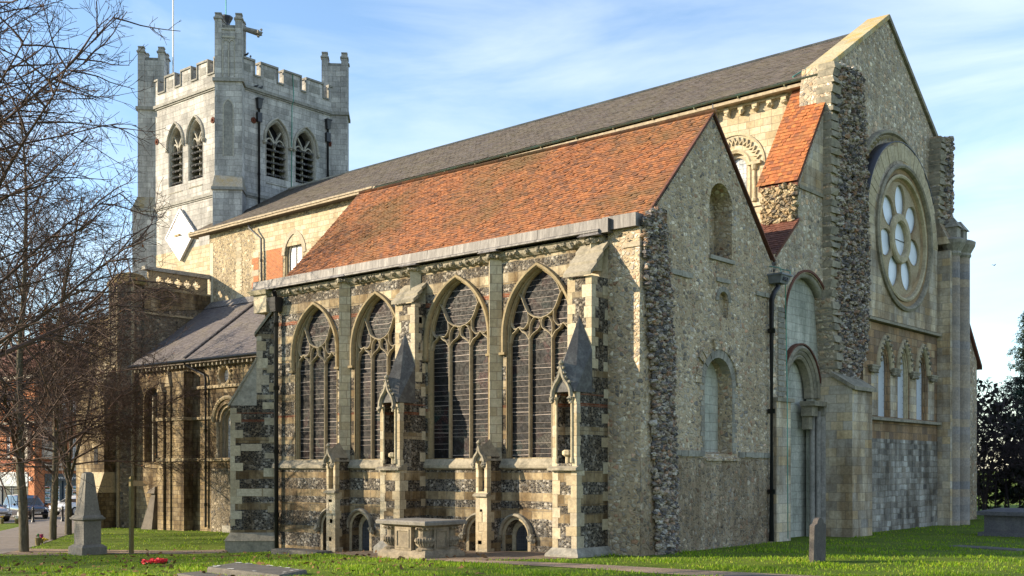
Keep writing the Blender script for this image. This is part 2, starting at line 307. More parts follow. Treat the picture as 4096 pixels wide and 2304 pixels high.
flat('shop_frame', (0.06, 0.08, 0.10), .5, .5)
flat('pane_glass', (0.05, 0.055, 0.06), .12, .8, var=.3, sc=.7)
flat('blue_glass', (0.01, 0.035, 0.07), .15, .6, var=.4, sc=.6)
flat('sky_print', (0.25, 0.40, 0.55), .5)
flat('roof_red', (0.14, 0.06, 0.04), .85, sc=2)
flat('car_glass', (0.02, 0.025, 0.03), .08, .8)
flat('headlamp', (0.65, 0.68, 0.70), .15, .8)
flat('tyre', (0.02, 0.02, 0.02), .85)
flat('alloy', (0.35, 0.35, 0.36), .4, .5)
flat('grille', (0.20, 0.19, 0.18), .5)
island('tracery_stone', [(0.30, 0.25, 0.17), (0.34, 0.285, 0.195)], (0.15, 0.125, 0.09), 0.6, fsc=8, mosc=1.2)
island('hood_stone', [(0.25, 0.195, 0.11), (0.29, 0.23, 0.135)], (0.16, 0.13, 0.08), 0.65, fsc=8, mosc=1.0)
island('ledger_dark', [(0.12, 0.105, 0.085), (0.14, 0.12, 0.10)], (0.06, 0.05, 0.04), 0.7, mosc=1.5)
flat('fallen_leaf', (0.16, 0.085, 0.035), .9, var=.5, sc=6)

# ---------------------------------------------------------------- geometry helpers
class Fr:
    """a wall plane: u along the wall, v up, w outward"""
    def __init__(s, o, u, n): s.o = o; s.u = u; s.n = n
    def __call__(s, u, v, w):
        return (s.o[0] + s.u[0] * u + s.n[0] * w, s.o[1] + s.u[1] * u + s.n[1] * w, s.o[2] + v)
def S(Y): return Fr((0, Y, 0), (1, 0), (0, -1))          # faces south; u = x
def E(X): return Fr((X, 0, 0), (0, 1), (1, 0))           # faces east;  u = y
WORLD = Fr((0, 0, 0), (1, 0), (0, -1))

class MB:
    def __init__(s): s.v = []; s.f = []; s.m = []; s.sm = []; s.lib = []
    def mi(s, m):
        if m not in s.lib: s.lib.append(m)
        return s.lib.index(m)
    def add(s, vs, fs, m, smooth=False):
        b = len(s.v); s.v += [tuple(p) for p in vs]; k = s.mi(m)
        for f in fs: s.f.append([i + b for i in f]); s.m.append(k); s.sm.append(smooth)
    def box(s, x0, x1, y0, y1, z0, z1, m):
        s.add([(x, y, z) for z in (z0, z1) for y in (y0, y1) for x in (x0, x1)],
              [(0, 2, 3, 1), (4, 5, 7, 6), (0, 1, 5, 4), (2, 6, 7, 3), (0, 4, 6, 2), (1, 3, 7, 5)], m)
    def fbox(s, fr, u0, u1, v0, v1, w0, w1, m):
        s.add([fr(u, v, w) for v in (v0, v1) for w in (w0, w1) for u in (u0, u1)],
              [(0, 2, 3, 1), (4, 5, 7, 6), (0, 1, 5, 4), (2, 6, 7, 3), (0, 4, 6, 2), (1, 3, 7, 5)], m)
    def hexa(s, p, m):      # bottom four then top four, same order round
        s.add(p, [(3, 2, 1, 0), (4, 5, 6, 7), (0, 1, 5, 4), (1, 2, 6, 5), (2, 3, 7, 6), (3, 0, 4, 7)], m)
    def plate(s, fr, outer, holes, w0, w1, m, back=True):
        loops = [outer] + list(holes)
        tri = tessellate_polygon([[Vector((a, b, 0)) for a, b in l] for l in loops])
        pts = [p for l in loops for p in l]; n = len(pts)
        vs = [fr(a, b, w1) for a, b in pts] + [fr(a, b, w0) for a, b in pts]
        fs = [tuple(t) for t in tri] + ([tuple(i + n for i in reversed(t)) for t in tri] if back else [])
        k = 0
        for l in loops:
            c = len(l)
            for i in range(c):
                j = (i + 1) % c; fs.append((k + i, k + j, n + k + j, n + k + i))
            k += c
        s.add(vs, fs, m)
    def sweep(s, fr, path, prof, m, closed=False, smooth=False, cap=True):
        """profile (offset to the left of the path, w) carried along a path in the wall plane"""
        n = len(path); P = [Vector(p) for p in path]; vs = []; k = len(prof)
        for i in range(n):
            a = P[i] - P[i - 1] if (i > 0 or closed) else P[1] - P[0]
            b = P[(i + 1) % n] - P[i] if (i < n - 1 or closed) else P[-1] - P[-2]
            a = a.normalized(); b = b.normalized()
            na = Vector((-a.y, a.x)); nb = Vector((-b.y, b.x)); mt = na + nb
            if mt.length < 1e-6: mt = na
            mt.normalize(); mt = mt / max(0.45, mt.dot(na))
            for o, w_ in prof:
                q = P[i] + mt * o; vs.append(fr(q.x, q.y, w_))
        fs = []
        for i in range(n if closed else n - 1):
            j = (i + 1) % n
            for a in range(k - 1): fs.append((i * k + a, i * k + a + 1, j * k + a + 1, j * k + a))
            fs.append((i * k + k - 1, i * k, j * k, j * k + k - 1))
        if cap and not closed: fs += [tuple(range(k)), tuple(range((n - 1) * k, n * k))]
        s.add(vs, fs, m, smooth)
    def tube(s, path, rad, n, m, smooth=True, cap=True):
        P = [Vector(p) for p in path]; vs = []; c = len(P)
        if not hasattr(rad, '__len__'): rad = [rad] * c
        for i in range(c):
            t = (P[min(i + 1, c - 1)] - P[max(0, i - 1)]).normalized()
            a = t.cross(Vector((0, 0, 1)));
            if a.length < 1e-3: a = Vector((1, 0, 0))
            a.normalize(); b = t.cross(a)
            for j in range(n):
                q = 2 * math.pi * j / n; vs.append(P[i] + (a * math.cos(q) + b * math.sin(q)) * rad[i])
        fs = [(i * n + j, i * n + (j + 1) % n, (i + 1) * n + (j + 1) % n, (i + 1) * n + j) for i in range(c - 1) for j in range(n)]
        if cap: fs += [tuple(range(n)), tuple(range((c - 1) * n, c * n))]
        s.add(vs, fs, m, smooth)
    def lathe(s, cx, cy, prof, n, m, smooth=False, rot=0.0, a0=0, a1=None):
        k = len(prof); full = a1 is None; a1 = 2 * math.pi if full else a1; c = n if full else n + 1; vs = []
        for i in range(c):
            q = rot + a0 + (a1 - a0) * i / n
            for r_, z in prof: vs.append((cx + r_ * math.cos(q), cy + r_ * math.sin(q), z))
        fs = [(i * k + a, ((i + 1) % c) * k + a, ((i + 1) % c) * k + a + 1, i * k + a + 1) for i in range(n) for a in range(k - 1)]
        if full: fs += [tuple(i * k for i in range(n)), tuple(i * k + k - 1 for i in range(n))]
        s.add(vs, fs, m, smooth)
    def cyl(s, fr, u, v, w0, w1, r_, n, m, r1=None):
        r1 = r_ if r1 is None else r1; vs = []
        for w_, q in ((w0, r_), (w1, r1)):
            for i in range(n): vs.append(fr(u + q * math.cos(2 * math.pi * i / n), v + q * math.sin(2 * math.pi * i / n), w_))
        s.add(vs, [(i, (i + 1) % n, n + (i + 1) % n, n + i) for i in range(n)] + [tuple(range(n)), tuple(range(n, 2 * n))], m)
    def lump(s, p, r_, m, flatz=0.8, seed=None):
        """one rough stone: a jittered icosahedron with its edges split"""
        q = ICO_V * (1 + (NPR.random(len(ICO_V)) - 0.5)[:, None] * 0.75)
        a = NPR.random() * 6.28; ca, sa = math.cos(a), math.sin(a)
        q = q * np.array([r_ * (0.8 + NPR.random() * 0.6), r_ * (0.8 + NPR.random() * 0.5), r_ * flatz * (0.7 + NPR.random() * 0.6)])
        q = np.stack([q[:, 0] * ca - q[:, 1] * sa, q[:, 0] * sa + q[:, 1] * ca, q[:, 2]], 1) + np.array(p)
        s.add(q.tolist(), ICO_F, m, False)
    def build(s, name, parent=None, at=None, kind=None):
        """link the collected shapes as ONE mesh object; vertices are given in world space"""
        me = bpy.data.meshes.new(name)
        o0 = Vector(at) if at is not None else (Vector(ROOTS.get(parent.name, (0, 0, 0))) if parent else Vector((0, 0, 0)))
        V = np.array(s.v, dtype=np.float64) - np.array(o0)
        me.from_pydata(V.tolist(), [], s.f)
        for k in s.lib: me.materials.append(MATS[k])
        me.polygons.foreach_set('material_index', s.m); me.polygons.foreach_set('use_smooth', s.sm)
        me.update()
        ob = bpy.data.objects.new(name, me); COL.objects.link(ob)
        if parent: ob.parent = parent; ROOTS[ob.name] = tuple(o0)
        else: ob.location = o0; ROOTS[ob.name] = tuple(o0)
        if kind: ob['kind'] = kind
        return ob
ROOTS = {}
NPR = np.random.default_rng(5)
def _ico():
    g = (1 + 5 ** .5) / 2
    v = [(-1, g, 0), (1, g, 0), (-1, -g, 0), (1, -g, 0), (0, -1, g), (0, 1, g), (0, -1, -g), (0, 1, -g), (g, 0, -1), (g, 0, 1), (-g, 0, -1), (-g, 0, 1)]
    f = [(0, 11, 5), (0, 5, 1), (0, 1, 7), (0, 7, 10), (0, 10, 11), (1, 5, 9), (5, 11, 4), (11, 10, 2), (10, 7, 6), (7, 1, 8), (3, 9, 4), (3, 4, 2), (3, 2, 6), (3, 6, 8), (3, 8, 9), (4, 9, 5), (2, 4, 11), (6, 2, 10), (8, 6, 7), (9, 8, 1)]
    v = np.array(v) / math.hypot(1, g); V = v.tolist(); F = []; c = {}
    def mid(a, b):
        k = (min(a, b), max(a, b))
        if k not in c:
            q = (np.array(V[a]) + np.array(V[b])) / 2; V.append((q / np.linalg.norm(q)).tolist()); c[k] = len(V) - 1
        return c[k]
    for a, b, d in f:
        x, y, z = mid(a, b), mid(b, d), mid(d, a); F += [(a, x, z), (x, b, y), (z, y, d), (x, y, z)]
    return np.array(V), F
ICO_V, ICO_F = _ico()

def thing(name, label, cat, loc, rz=0.0, group=None):
    o = bpy.data.objects.new(name, None); COL.objects.link(o); o.location = loc; o.rotation_euler = (0, 0, rz)
    o.empty_display_size = 0.3
    tag(o, label, cat, group); ROOTS[o.name] = (0, 0, 0) if rz or name != 'church' else tuple(loc)
    return o
def tag(o, label, cat, group=None):
    o['label'] = label; o['category'] = cat
    if group: o['group'] = group
    return o
def lthing(name, label, cat, loc, rz=0.0, group=None):
    """as thing(), but its parts are built in its own local space"""
    o = thing(name, label, cat, loc, rz, group); ROOTS[o.name] = (0, 0, 0); return o
def copy_tree(o, parent=None):
    c = o.copy(); COL.objects.link(c)
    if parent: c.parent = parent
    for ch in list(o.children): copy_tree(ch, c)
    return c

def arch_pts(c, a, zs, rise, n=9, rnd_=False):
    """from the left springing over the crown to the right springing"""
    if rnd_:
        return [(c - a * math.cos(math.pi * i / (2 * n)), zs + rise * math.sin(math.pi * i / (2 * n))) for i in range(2 * n + 1)]
    Rr = (a * a + rise * rise) / (2 * a); cx = c - a + Rr; th = math.atan2(rise, Rr - a)
    l = [(cx - Rr * math.cos(th * i / n), zs + Rr * math.sin(th * i / n)) for i in range(n + 1)]
    return l + [(2 * c - x, z) for x, z in reversed(l[:-1])]
def opening(c, a, z0, zs, rise, n=9, rnd_=False):
    return [(c - a, z0)] + arch_pts(c, a, zs, rise, n, rnd_) + [(c + a, z0)]
def circ(u, v, r_, n=48, rv=None, a0=0.0):
    return [(u + r_ * math.cos(a0 + 2 * math.pi * i / n), v + (rv or r_) * math.sin(a0 + 2 * math.pi * i / n)) for i in range(n)]
def smooth_path(p, n=6):
    P = [Vector((*q, 0)) for q in p]; out = []
    for i in range(len(P) - 1):
        a = P[max(0, i - 1)]; b = P[i]; c = P[i + 1]; d = P[min(len(P) - 1, i + 2)]
        for k in range(n):
            t = k / n
            q = 0.5 * ((2 * b) + (c - a) * t + (2 * a - 5 * b + 4 * c - d) * t * t + (3 * b - a - 3 * c + d) * t ** 3)
            out.append((q.x, q.y))
    return out + [(P[-1].x, P[-1].y)]

def tiles(mb, x0, x1, a, b, tw, gauge, m, th=0.018, seed=1, jit=0.006, left=None, right=None):
    """courses of tiles on the slope from a=(y,z) at the eave to b=(y,z) at the top, x0..x1.
    left / right: functions t -> x of a raking edge"""
    rg = np.random.default_rng(seed)
    ay, az = a; by, bz = b; ln = math.hypot(by - ay, bz - az); dy, dz = (by - ay) / ln, (bz - az) / ln; ny, nz = -dz, dy
    if nz < 0: ny, nz = -ny, -nz
    rows = int(ln / gauge); V = []; F = []; c = 0
    mb_q = mb.add
    for r_ in range(rows):
        s0 = r_ * gauge; xl = left(s0 / ln) if left else x0; xr = right(s0 / ln) if right else x1
        x = xl - (tw / 2 if r_ % 2 else 0)
        while x < xr:
            xa = max(xl, x) + 0.003; xb = min(xr, x + tw) - 0.003; x += tw
            if xb - xa < 0.03: continue
            j = rg.normal(0, jit, 4); sag = rg.normal(0, jit * 1.5)
            e = s0 + sag * 0.5; f = min(ln, s0 + gauge * 1.7)
            h0 = th * 1.6 + 0.008; h1 = 0.004
            pts = []
            for (xx, ss, hh) in ((xa, e, h0 + j[0]), (xb, e, h0 + j[1]), (xb, f, h1), (xa, f, h1)):
                pts.append((xx, ay + dy * ss + ny * hh, az + dz * ss + nz * hh))
            for (xx, ss, hh) in ((xa, e, h0 + j[0] - th), (xb, e, h0 + j[1] - th)):
                pts.append((xx, ay + dy * ss + ny * hh, az + dz * ss + nz * hh))
            V += pts; F += [(c, c + 1, c + 2, c + 3), (c + 4, c + 5, c + 1, c), (c + 4, c, c + 3), (c + 1, c + 5, c + 2)]; c += 6
    mb.add(V, F, m)

def quoins(mb, xe, sx, yf, sy, z0, z1, m, la=0.34, lb=0.2, h=0.3, e=0.006, seed=0):
    """long and short corner stones at the corner (xe, yf); the buttress lies towards -sx and -sy"""
    rg = random.Random(seed); z = z0; k = 0
    while z < z1 - 0.06:
        hh = min(z1 - z, h * rg.uniform(0.75, 1.25)); a, b = (la, lb) if k % 2 else (lb, la)
        a *= rg.uniform(0.85, 1.15); b *= rg.uniform(0.85, 1.15)
        mb.box(min(xe + sx * e, xe - sx * a), max(xe + sx * e, xe - sx * a), min(yf + sy * e, yf - sy * b), max(yf + sy * e, yf - sy * b), z + 0.004, z + hh - 0.004, m)
        z += hh; k += 1

def pipe_run(mb, path, r_, m, collars=1.8):
    mb.tube(path, r_, 10, m)
    for i in range(len(path) - 1):
        a, b = Vector(path[i]), Vector(path[i + 1]); ln = (b - a).length
        if ln < 1.5: continue
        k = max(1, int(ln / collars))
        for j in range(k):
            c = a.lerp(b, (j + 0.35) / k); d = (b - a).normalized()
            mb.tube([c, c + d * 0.16], r_ * 1.35, 10, m)

def gz(x, y):
    def sm(a, b, q):
        t = max(0.0, min(1.0, (q - a) / (b - a))); return t * t * (3 - 2 * t)
    return -0.8 * sm(-19, -42, x) - 0.1 * sm(-45, -70, x)

# ================================================================ THE CHURCH
CHL = (-40.0, 45.0, 0.0)
church = thing('church', 'large medieval flint and stone church with tiled chapel, slate nave roof and battlemented tower', 'church', CHL)
YS, XE = 28.05, -18.65
s28 = S(YS); e18 = E(XE)

WINS = [(-33.40, 1.17, 8.80), (-29.97, 1.17, 8.86), (-26.02, 1.33, 9.02), (-22.50, 1.29, 9.02)]
CRYPT = [(-32.50, -0.75), (-30.88, -0.62), (-25.02, -0.35), (-23.43, -0.32)]
SILL, SPR = 2.96, 6.95
# ---- south wall of the chapel
b = MB()
holes = [opening(c, a + 0.05, SILL, SPR, ap - SPR) for c, a, ap in WINS] + [opening(c, 0.50, z, 0.40, 0.58, 6) for c, z in CRYPT]
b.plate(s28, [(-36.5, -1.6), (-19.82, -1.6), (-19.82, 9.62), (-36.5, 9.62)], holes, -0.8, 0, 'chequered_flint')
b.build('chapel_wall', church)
b = MB()   # rubble pier at the corner
b.box(-19.81, XE - 0.012, YS - 0.01, YS + 0.9, -0.6, 9.8, 'gable_rubble')
b.box(-19.08, XE + 0.01, YS - 0.006, YS + 0.4, 9.5, 9.8, 'quoin_stone'); b.box(-19.25, XE + 0.02, YS - 0.05, YS + 0.4, 9.22, 9.36, 'quoin_stone')
b.build('corner_pier', church)

def halfw(a, apex, z):
    if z <= SPR: return a
    r_ = apex - SPR; Rr = (a * a + r_ * r_) / (2 * a); d = z - SPR
    return max(0.0, math.sqrt(max(0, Rr * Rr - d * d)) - (Rr - a))

def chapel_window(c, a, apexo):
    apex = apexo - 0.08; g = 1.0 * a / 1.36
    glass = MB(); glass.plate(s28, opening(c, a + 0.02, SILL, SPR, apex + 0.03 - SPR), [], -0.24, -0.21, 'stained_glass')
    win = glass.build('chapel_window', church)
    b = MB()
    full = opening(c, a + 0.05, SILL, SPR, apexo - SPR)
    b.sweep(s28, full, [(0.0, -0.002), (-0.0, 0.015), (0.02, 0.015), (0.02, -0.02)], 'hood_stone')
    b.sweep(s28, full, [(0.004, -0.03), (-0.04, -0.06), (-0.03, -0.09), (-0.065, -0.12), (-0.065, -0.22), (0.004, -0.22)], 'hood_stone')
    b.build('jamb_moulding', win)
    b = MB()
    hood = [(c - a - 0.06, SPR - 0.55)] + arch_pts(c, a + 0.06, SPR, apexo + 0.01 - SPR, 12) + [(c + a + 0.06, SPR - 0.55)]
    b.sweep(s28, hood, [(0.0, 0.0), (0.0, 0.07), (0.05, 0.14), (0.12, 0.14), (0.135, 0.09), (0.135, 0.0)], 'hood_stone')
    for sx in (-1, 1): b.fbox(s28, c + sx * (a + 0.16) - 0.12, c + sx * (a + 0.16) + 0.12, SPR - 0.63, SPR - 0.552, 0.0, 0.15, 'hood_stone')
    b.build('hood_mould', win)
    b = MB(); pr = [(-0.033, -0.21), (-0.033, -0.12), (-0.010, -0.065), (0.010, -0.065), (0.033, -0.12), (0.033, -0.21)]
    thin = [(-0.03, -0.21), (-0.03, -0.13), (-0.008, -0.08), (0.008, -0.08), (0.03, -0.13), (0.03, -0.21)]
    dz = apex - 8.94
    def T(p): return [(c + u * g, 8.0 + (z - 8.0) * (1.0 if g > 0.92 else 0.97) + dz) for u, z in p]
    def mir(p): return [(-u, z) for u, z in p]
    for u in (-0.485, 0.485): b.sweep(s28, T([(u, 2.8 - dz), (u, 5.0), (u, 6.95)]), pr, 'tracery_stone')
    og = [(-1.36, 6.70), (-1.28, 6.95), (-1.11, 7.07), (-0.96, 7.19), (-0.82, 7.05), (-0.63, 6.95), (-0.485, 6.74)]
    hrt = [(-0.96, 7.2), (-1.13, 7.14), (-1.28, 7.24), (-1.33, 7.42), (-1.26, 7.70), (-1.12, 7.97), (-0.94, 8.25), (-0.75, 7.97), (-0.57, 7.65), (-0.55, 7.35), (-0.70, 7.16), (-0.82, 7.14), (-0.96, 7.2)]
    loop = [(-0.485, 6.78), (-0.49, 7.1), (-0.44, 7.30), (-0.32, 7.44), (-0.17, 7.46), (-0.05, 7.36), (-0.03, 7.20), (-0.10, 7.08), (-0.30, 6.97), (-0.43, 6.86), (-0.485, 6.72)]
    top = [(-0.95, 8.27), (-0.82, 8.12), (-0.69, 7.85), (-0.55, 7.64), (-0.32, 7.50), (0.0, 7.42)]
    upp = [(-0.84, 8.14), (-0.72, 8.42), (-0.47, 8.70)]
    for q in (og, hrt, loop, top, upp):
        for k in (q, mir(q)): b.sweep(s28, T(smooth_path(k, 4)), pr if q in (og, top) else thin, 'tracery_stone')
    cen = [(-0.03, 7.2), (-0.02, 7.32), (0, 7.42)]
    b.sweep(s28, T(cen), thin, 'tracery_stone')
    b.build('tracery', win)
    b = MB(); rb = random.Random(int(c * 100)); z = SILL + 0.10
    while z < apex - 0.12:                                  # saddle bars and the wire guards tied to them, one run per light
        h = halfw(a, apex, z); ed = [-h, -0.485 * g, 0.485 * g, h]
        for i in range(3):
            if ed[i + 1] - ed[i] < .1 or rb.random() < .12: continue
            th = rb.choice((0.004, 0.006, 0.006, 0.012)); zz = z + rb.uniform(-.03, .03); w_ = rb.uniform(-.197, -.185); d = rb.uniform(-.012, .012)
            b.hexa([s28(c + ed[i], zz - th - d, w_ - .012), s28(c + ed[i + 1], zz - th + d, w_ - .012), s28(c + ed[i + 1], zz - th + d, w_), s28(c + ed[i], zz - th - d, w_), s28(c + ed[i], zz + th - d, w_ - .012), s28(c + ed[i + 1], zz + th + d, w_ - .012), s28(c + ed[i + 1], zz + th + d, w_), s28(c + ed[i], zz + th - d, w_)], 'guard_wire')
        z += rb.uniform(.12, .22)
    b.build('saddle_bars', win)
    b = MB(); l, r_ = c - a - 0.06, c + a + 0.06
    P = lambda u, v, w_: s28(u, v, w_)
    b.hexa([P(l, 2.60, -0.4), P(r_, 2.60, -0.4), P(r_ + .05, 2.60, 0.10), P(l - .05, 2.60, 0.10), P(l, SILL + 0.04, -0.4), P(r_, SILL + 0.04, -0.4), P(r_ + .05, 2.76, 0.10), P(l - .05, 2.76, 0.10)], 'weathered_stone')
    b.build('sill', win)
    return win
for q in WINS: chapel_window(*q)
b = MB()   # string course under the windows, with a sloping top
for x0, x1 in ((-35.90, -31.95), (-31.43, -28.52), (-27.53, -24.5), (-24.05, -20.72)):
    b.hexa([(x0, YS - 0.14, 2.63), (x1, YS - 0.14, 2.63), (x1, YS, 2.57), (x0, YS, 2.57), (x0, YS - 0.14, 2.72), (x1, YS - 0.14, 2.72), (x1, YS, 2.93), (x0, YS, 2.93)], 'weathered_stone')
b.build('sill_course', church)

def crypt_window(c, z):
    b = MB(); b.plate(s28, opening(c, 0.34, z, 0.38, 0.40, 6), [], -0.42, -0.40, 'dark_leaded')
    win = b.build('crypt_window', church)
    b = MB()
    b.plate(s28, opening(c, 0.49, z - 0.1, 0.40, 0.57, 6), [opening(c, 0.33, z - 0.05, 0.38, 0.39, 6)], -0.55, -0.36, 'quoin_stone')
    b.plate(s28, opening(c, 0.60, z, 0.40, 0.68, 6), [opening(c, 0.48, z - 0.02, 0.40, 0.56, 6)], -0.02, 0.012, 'quoin_stone')
    b.build('window_surround', win)
    b = MB()
    b.sweep(s28, arch_pts(c, 0.58, 0.42, 0.62, 8), [(0.0, 0.0), (0.0, 0.10), (0.05, 0.16), (0.11, 0.12), (0.13, 0.0)], 'weathered_stone', smooth=False)
    for sx in (-1, 1):
        p = s28(c + sx * 0.68, 0.40, 0.10)
        for k in range(3): b.lump((p[0] + sx * 0.03 * k, p[1], p[2] - 0.05 * k), 0.10, 'weathered_stone', 1.0)
    b.build('hood_mould', win)
    b = MB()
    for i in range(13): b.fbox(s28, c - 0.33 + i * 0.055 - 0.004, c - 0.33 + i * 0.055 + 0.004, z, 0.40 + 0.38 * (1 - abs(i - 6) / 6.5), -0.385, -0.38, 'grey_iron')
    for i in range(int((0.75 - z) / 0.055)):
        zz = z + 0.03 + i * 0.055; hw = 0.33 if zz < 0.4 else 0.33 * (1 - (zz - 0.4) / 0.42); b.fbox(s28, c - hw, c + hw, zz - 0.004, zz + 0.004, -0.379, -0.374, 'grey_iron')
    b.build('window_grille', win)
for q in CRYPT: crypt_window(*q)

# ---- buttresses of the south wall
def weather(b, xa, xb, y0, z0, y1, z1, m, n=3, ov=0.06):
    """sloping top in n lapped slabs from (y0,z0) out front up to (y1,z1)"""
    for i in range(n):
        t0, t1 = i / n, (i + 1) / n; ya, za = y0 + (y1 - y0) * t0, z0 + (z1 - z0) * t0; yb, zb = y0 + (y1 - y0) * t1, z0 + (z1 - z0) * t1
        k = ov + 0.004 * (n - i)
        b.hexa([(xa - k, ya - 0.04, za - 0.05), (xb + k, ya - 0.04, za - 0.05), (xb + k, yb, zb - 0.12), (xa - k, yb, zb - 0.12),
                (xa - k, ya - 0.04, za + 0.06), (xb + k, ya - 0.04, za + 0.06), (xb + k, yb, zb + 0.02), (xa - k, yb, zb + 0.02)], m)
def ogee(c, a, z0, zs, h):
    l = [(c - a, z0), (c - a, zs), (c - a * 0.92, zs + h * 0.22), (c - a * 0.66, zs + h * 0.45), (c - a * 0.32, zs + h * 0.62), (c - a * 0.10, zs + h * 0.80), (c, zs + h)]
    return l + [(2 * c - x, z) for x, z in reversed(l[:-1])]
def niche_front(b, fr, xa, xb, z0, z1, nz0, nzs, h, hw, m, depth=0.36):
    c = (xa + xb) / 2
    b.plate(fr, [(xa, z0), (xb, z0), (xb, z1), (xa, z1)], [ogee(c, hw, nz0, nzs, h)], -depth, 0, m)
def canopy(name, fr, c, hw, zs, h, root, crk=True, cr=0.045):
    b = MB()
    p = ogee(c, hw + 0.06, zs - 0.02, zs, h)[1:-1]
    b.sweep(fr, smooth_path(p, 3), [(-0.05, 0.0), (-0.05, 0.06), (-0.01, 0.12), (0.05, 0.12), (0.07, 0.0)], 'weathered_stone')
    for sx in (-1, 1):
        for k in range(3): b.lump(fr(c + sx * (hw + 0.07), zs - 0.05 - 0.05 * k, 0.08), 0.055 + 0.02 * (k == 0), 'weathered_stone', 1)
        if crk:
            for i in range(2, 6):
                q = p[i]; b.lump(fr(c + sx * abs(q[0] - c) + sx * 0.08, q[1] + 0.06, 0.06), cr, 'weathered_stone', 1)
    f = fr(c, zs + h, 0.06)
    b.lathe(f[0], f[1], [(0.03, f[2] - 0.05), (0.045, f[2] + 0.05), (0.03, f[2] + 0.12), (0.085, f[2] + 0.19), (0.06, f[2] + 0.25), (0.0, f[2] + 0.30)], 8, 'weathered_stone')
    return b.build(name, root)
def big_buttress(xa, xb, yl, yu, gtip, base, wtip, wtop, seed):
    c = (xa + xb) / 2; top = wtip - 0.05
    b = MB()
    b.box(xa, xb, yu, YS - 0.004, 4.9, top, 'buttress_flint')                 # upper stage
    b.hexa([(xa, yu, top), (xb, yu, top), (xb, YS - .004, top), (xa, YS - .004, top), (xa, YS - 0.03, top + .02), (xb, YS - 0.03, top + .02), (xb, YS - .004, wtop - .1), (xa, YS - .004, wtop - .1)], 'quoin_stone')
    b.box(xa, xb, yl + 0.36, YS - 0.004, base, 4.9, 'buttress_flint')         # lower stage, behind the niche
    fr = S(yl); niche_front(b, fr, xa, xb, base, 4.9, 2.76, 4.55, 0.5, 0.25, 'quoin_stone' if False else 'buttress_flint')
    b.hexa([(xa - .004, yl - .004, 4.9), (xb + .004, yl - .004, 4.9), (xb + .004, yl + 0.9, 4.9), (xa - .004, yl + 0.9, 4.9),
            (c - .02, yl - .004, 5.25), (c + .02, yl - .004, 5.25), (xb + .004, yl + 0.9, 5.0), (xa - .004, yl + 0.9, 5.0)], 'dark_stone')
    quoins(b, xb, 1, yl, -1, 2.62, 4.88, 'quoin_stone', 0.19, 0.16, 0.34, seed=seed); quoins(b, xa, -1, yl, -1, 2.62, 4.88, 'quoin_stone', 0.19, 0.16, 0.34, seed=seed + 1)
    quoins(b, xb, 1, yl, -1, base + 0.3, 2.55, 'quoin_stone', 0.34, 0.22, 0.34, seed=seed + 4); quoins(b, xa, -1, yl, -1, base + 0.3, 2.55, 'quoin_stone', 0.3, 0.2, 0.34, seed=seed + 5)
    quoins(b, xb, 1, yu, -1, 5.6, top - 0.01, 'quoin_stone', 0.32, 0.2, 0.33, seed=seed + 2); quoins(b, xa, -1, yu, -1, 5.6, top - 0.01, 'quoin_stone', 0.32, 0.2, 0.33, seed=seed + 3)
    k = 0; z = base + 0.4                                                      # back edge stones on the shaded side
    rg = random.Random(seed + 9)
    while z < top - 0.4:
        hh = rg.uniform(0.25, 0.36)
        if k % 2: b.box(xb - 0.02, xb + 0.006, YS - rg.uniform(0.16, 0.34), YS - 0.006, z, z + hh, 'quoin_stone')
        z += hh * 1.3; k += 1
    ob = b.build('buttress', church)
    b = MB(); weather(b, xa, xb, yu - 0.1, wtip, YS - 0.02, wtop, 'weathered_stone', 3); b.build('weathering', ob)
    b = MB()   # steep stone roof over the niche
    ap = (c, yu - 0.004, gtip); fp = (c, yl - 0.12, 5.62); k = 0.03; yb = yu - .006
    P_ = [(xa - k, yl - .12, 4.86), (xb + k, yl - .12, 4.86), (xb + k, yb, 6.15), (xa - k, yb, 6.15), ap, fp, (xb + k, yb, 4.86), (xa - k, yb, 4.86)]
    b.add(P_, [(1, 2, 4, 5), (3, 0, 5, 4), (0, 1, 5), (1, 6, 2), (7, 0, 3), (0, 7, 6, 1)], 'dark_stone')
    b.build('niche_roof', ob)
    canopy('niche_canopy', S(yl - 0.1), c, 0.27, 4.72, 0.80, ob)
    b = MB()
    for sx in (-1, 1): b.lathe(c + sx * 0.285, yl - 0.02, [(0.055, 2.78), (0.055, 2.9), (0.035, 2.95), (0.035, 4.6), (0.055, 4.66), (0.055, 4.72)], 8, 'carved_stone')
    b.build('niche_shaft', ob)
    b = MB(); b.lathe(c, yl + 0.16, [(0.07, 2.74), (0.07, 2.95), (0.12, 2.98), (0.17, 3.02), (0.17, 3.12), (0.10, 3.16)], 8, 'carved_stone'); b.build('statue_pedestal', ob)
    b = MB(); k = 0.09
    b.hexa([(xa - k, yl - 0.16, 2.55), (xb + k, yl - 0.16, 2.55), (xb + .01, yl + 0.34, 2.55), (xa - .01, yl + 0.34, 2.55), (xa - k, yl - 0.16, 2.62), (xb + k, yl - 0.16, 2.62), (xb + .01, yl + 0.34, 2.80), (xa - .01, yl + 0.34, 2.80)], 'weathered_stone')
    b.build('niche_sill', ob)
    b = MB(); k = 0.17; z = base + 0.36
    b.hexa([(xa - k, yl - k, base - 0.4), (xb + k, yl - k, base - 0.4), (xb + k, YS, base - 0.4), (xa - k, YS, base - 0.4), (xa - k, yl - k, z - 0.2), (xb + k, yl - k, z - 0.2), (xb + k, YS, z - 0.2), (xa - k, YS, z - 0.2)], 'grey_stone')
    b.hexa([(xa - k, yl - k, z - 0.2), (xb + k, yl - k, z - 0.2), (xb + k, YS, z - 0.2), (xa - k, YS, z - 0.2), (xa - .012, yl - .012, z), (xb + .012, yl - .012, z), (xb + .012, YS, z), (xa - .012, YS, z)], 'grey_stone')
    b.build('plinth', ob)
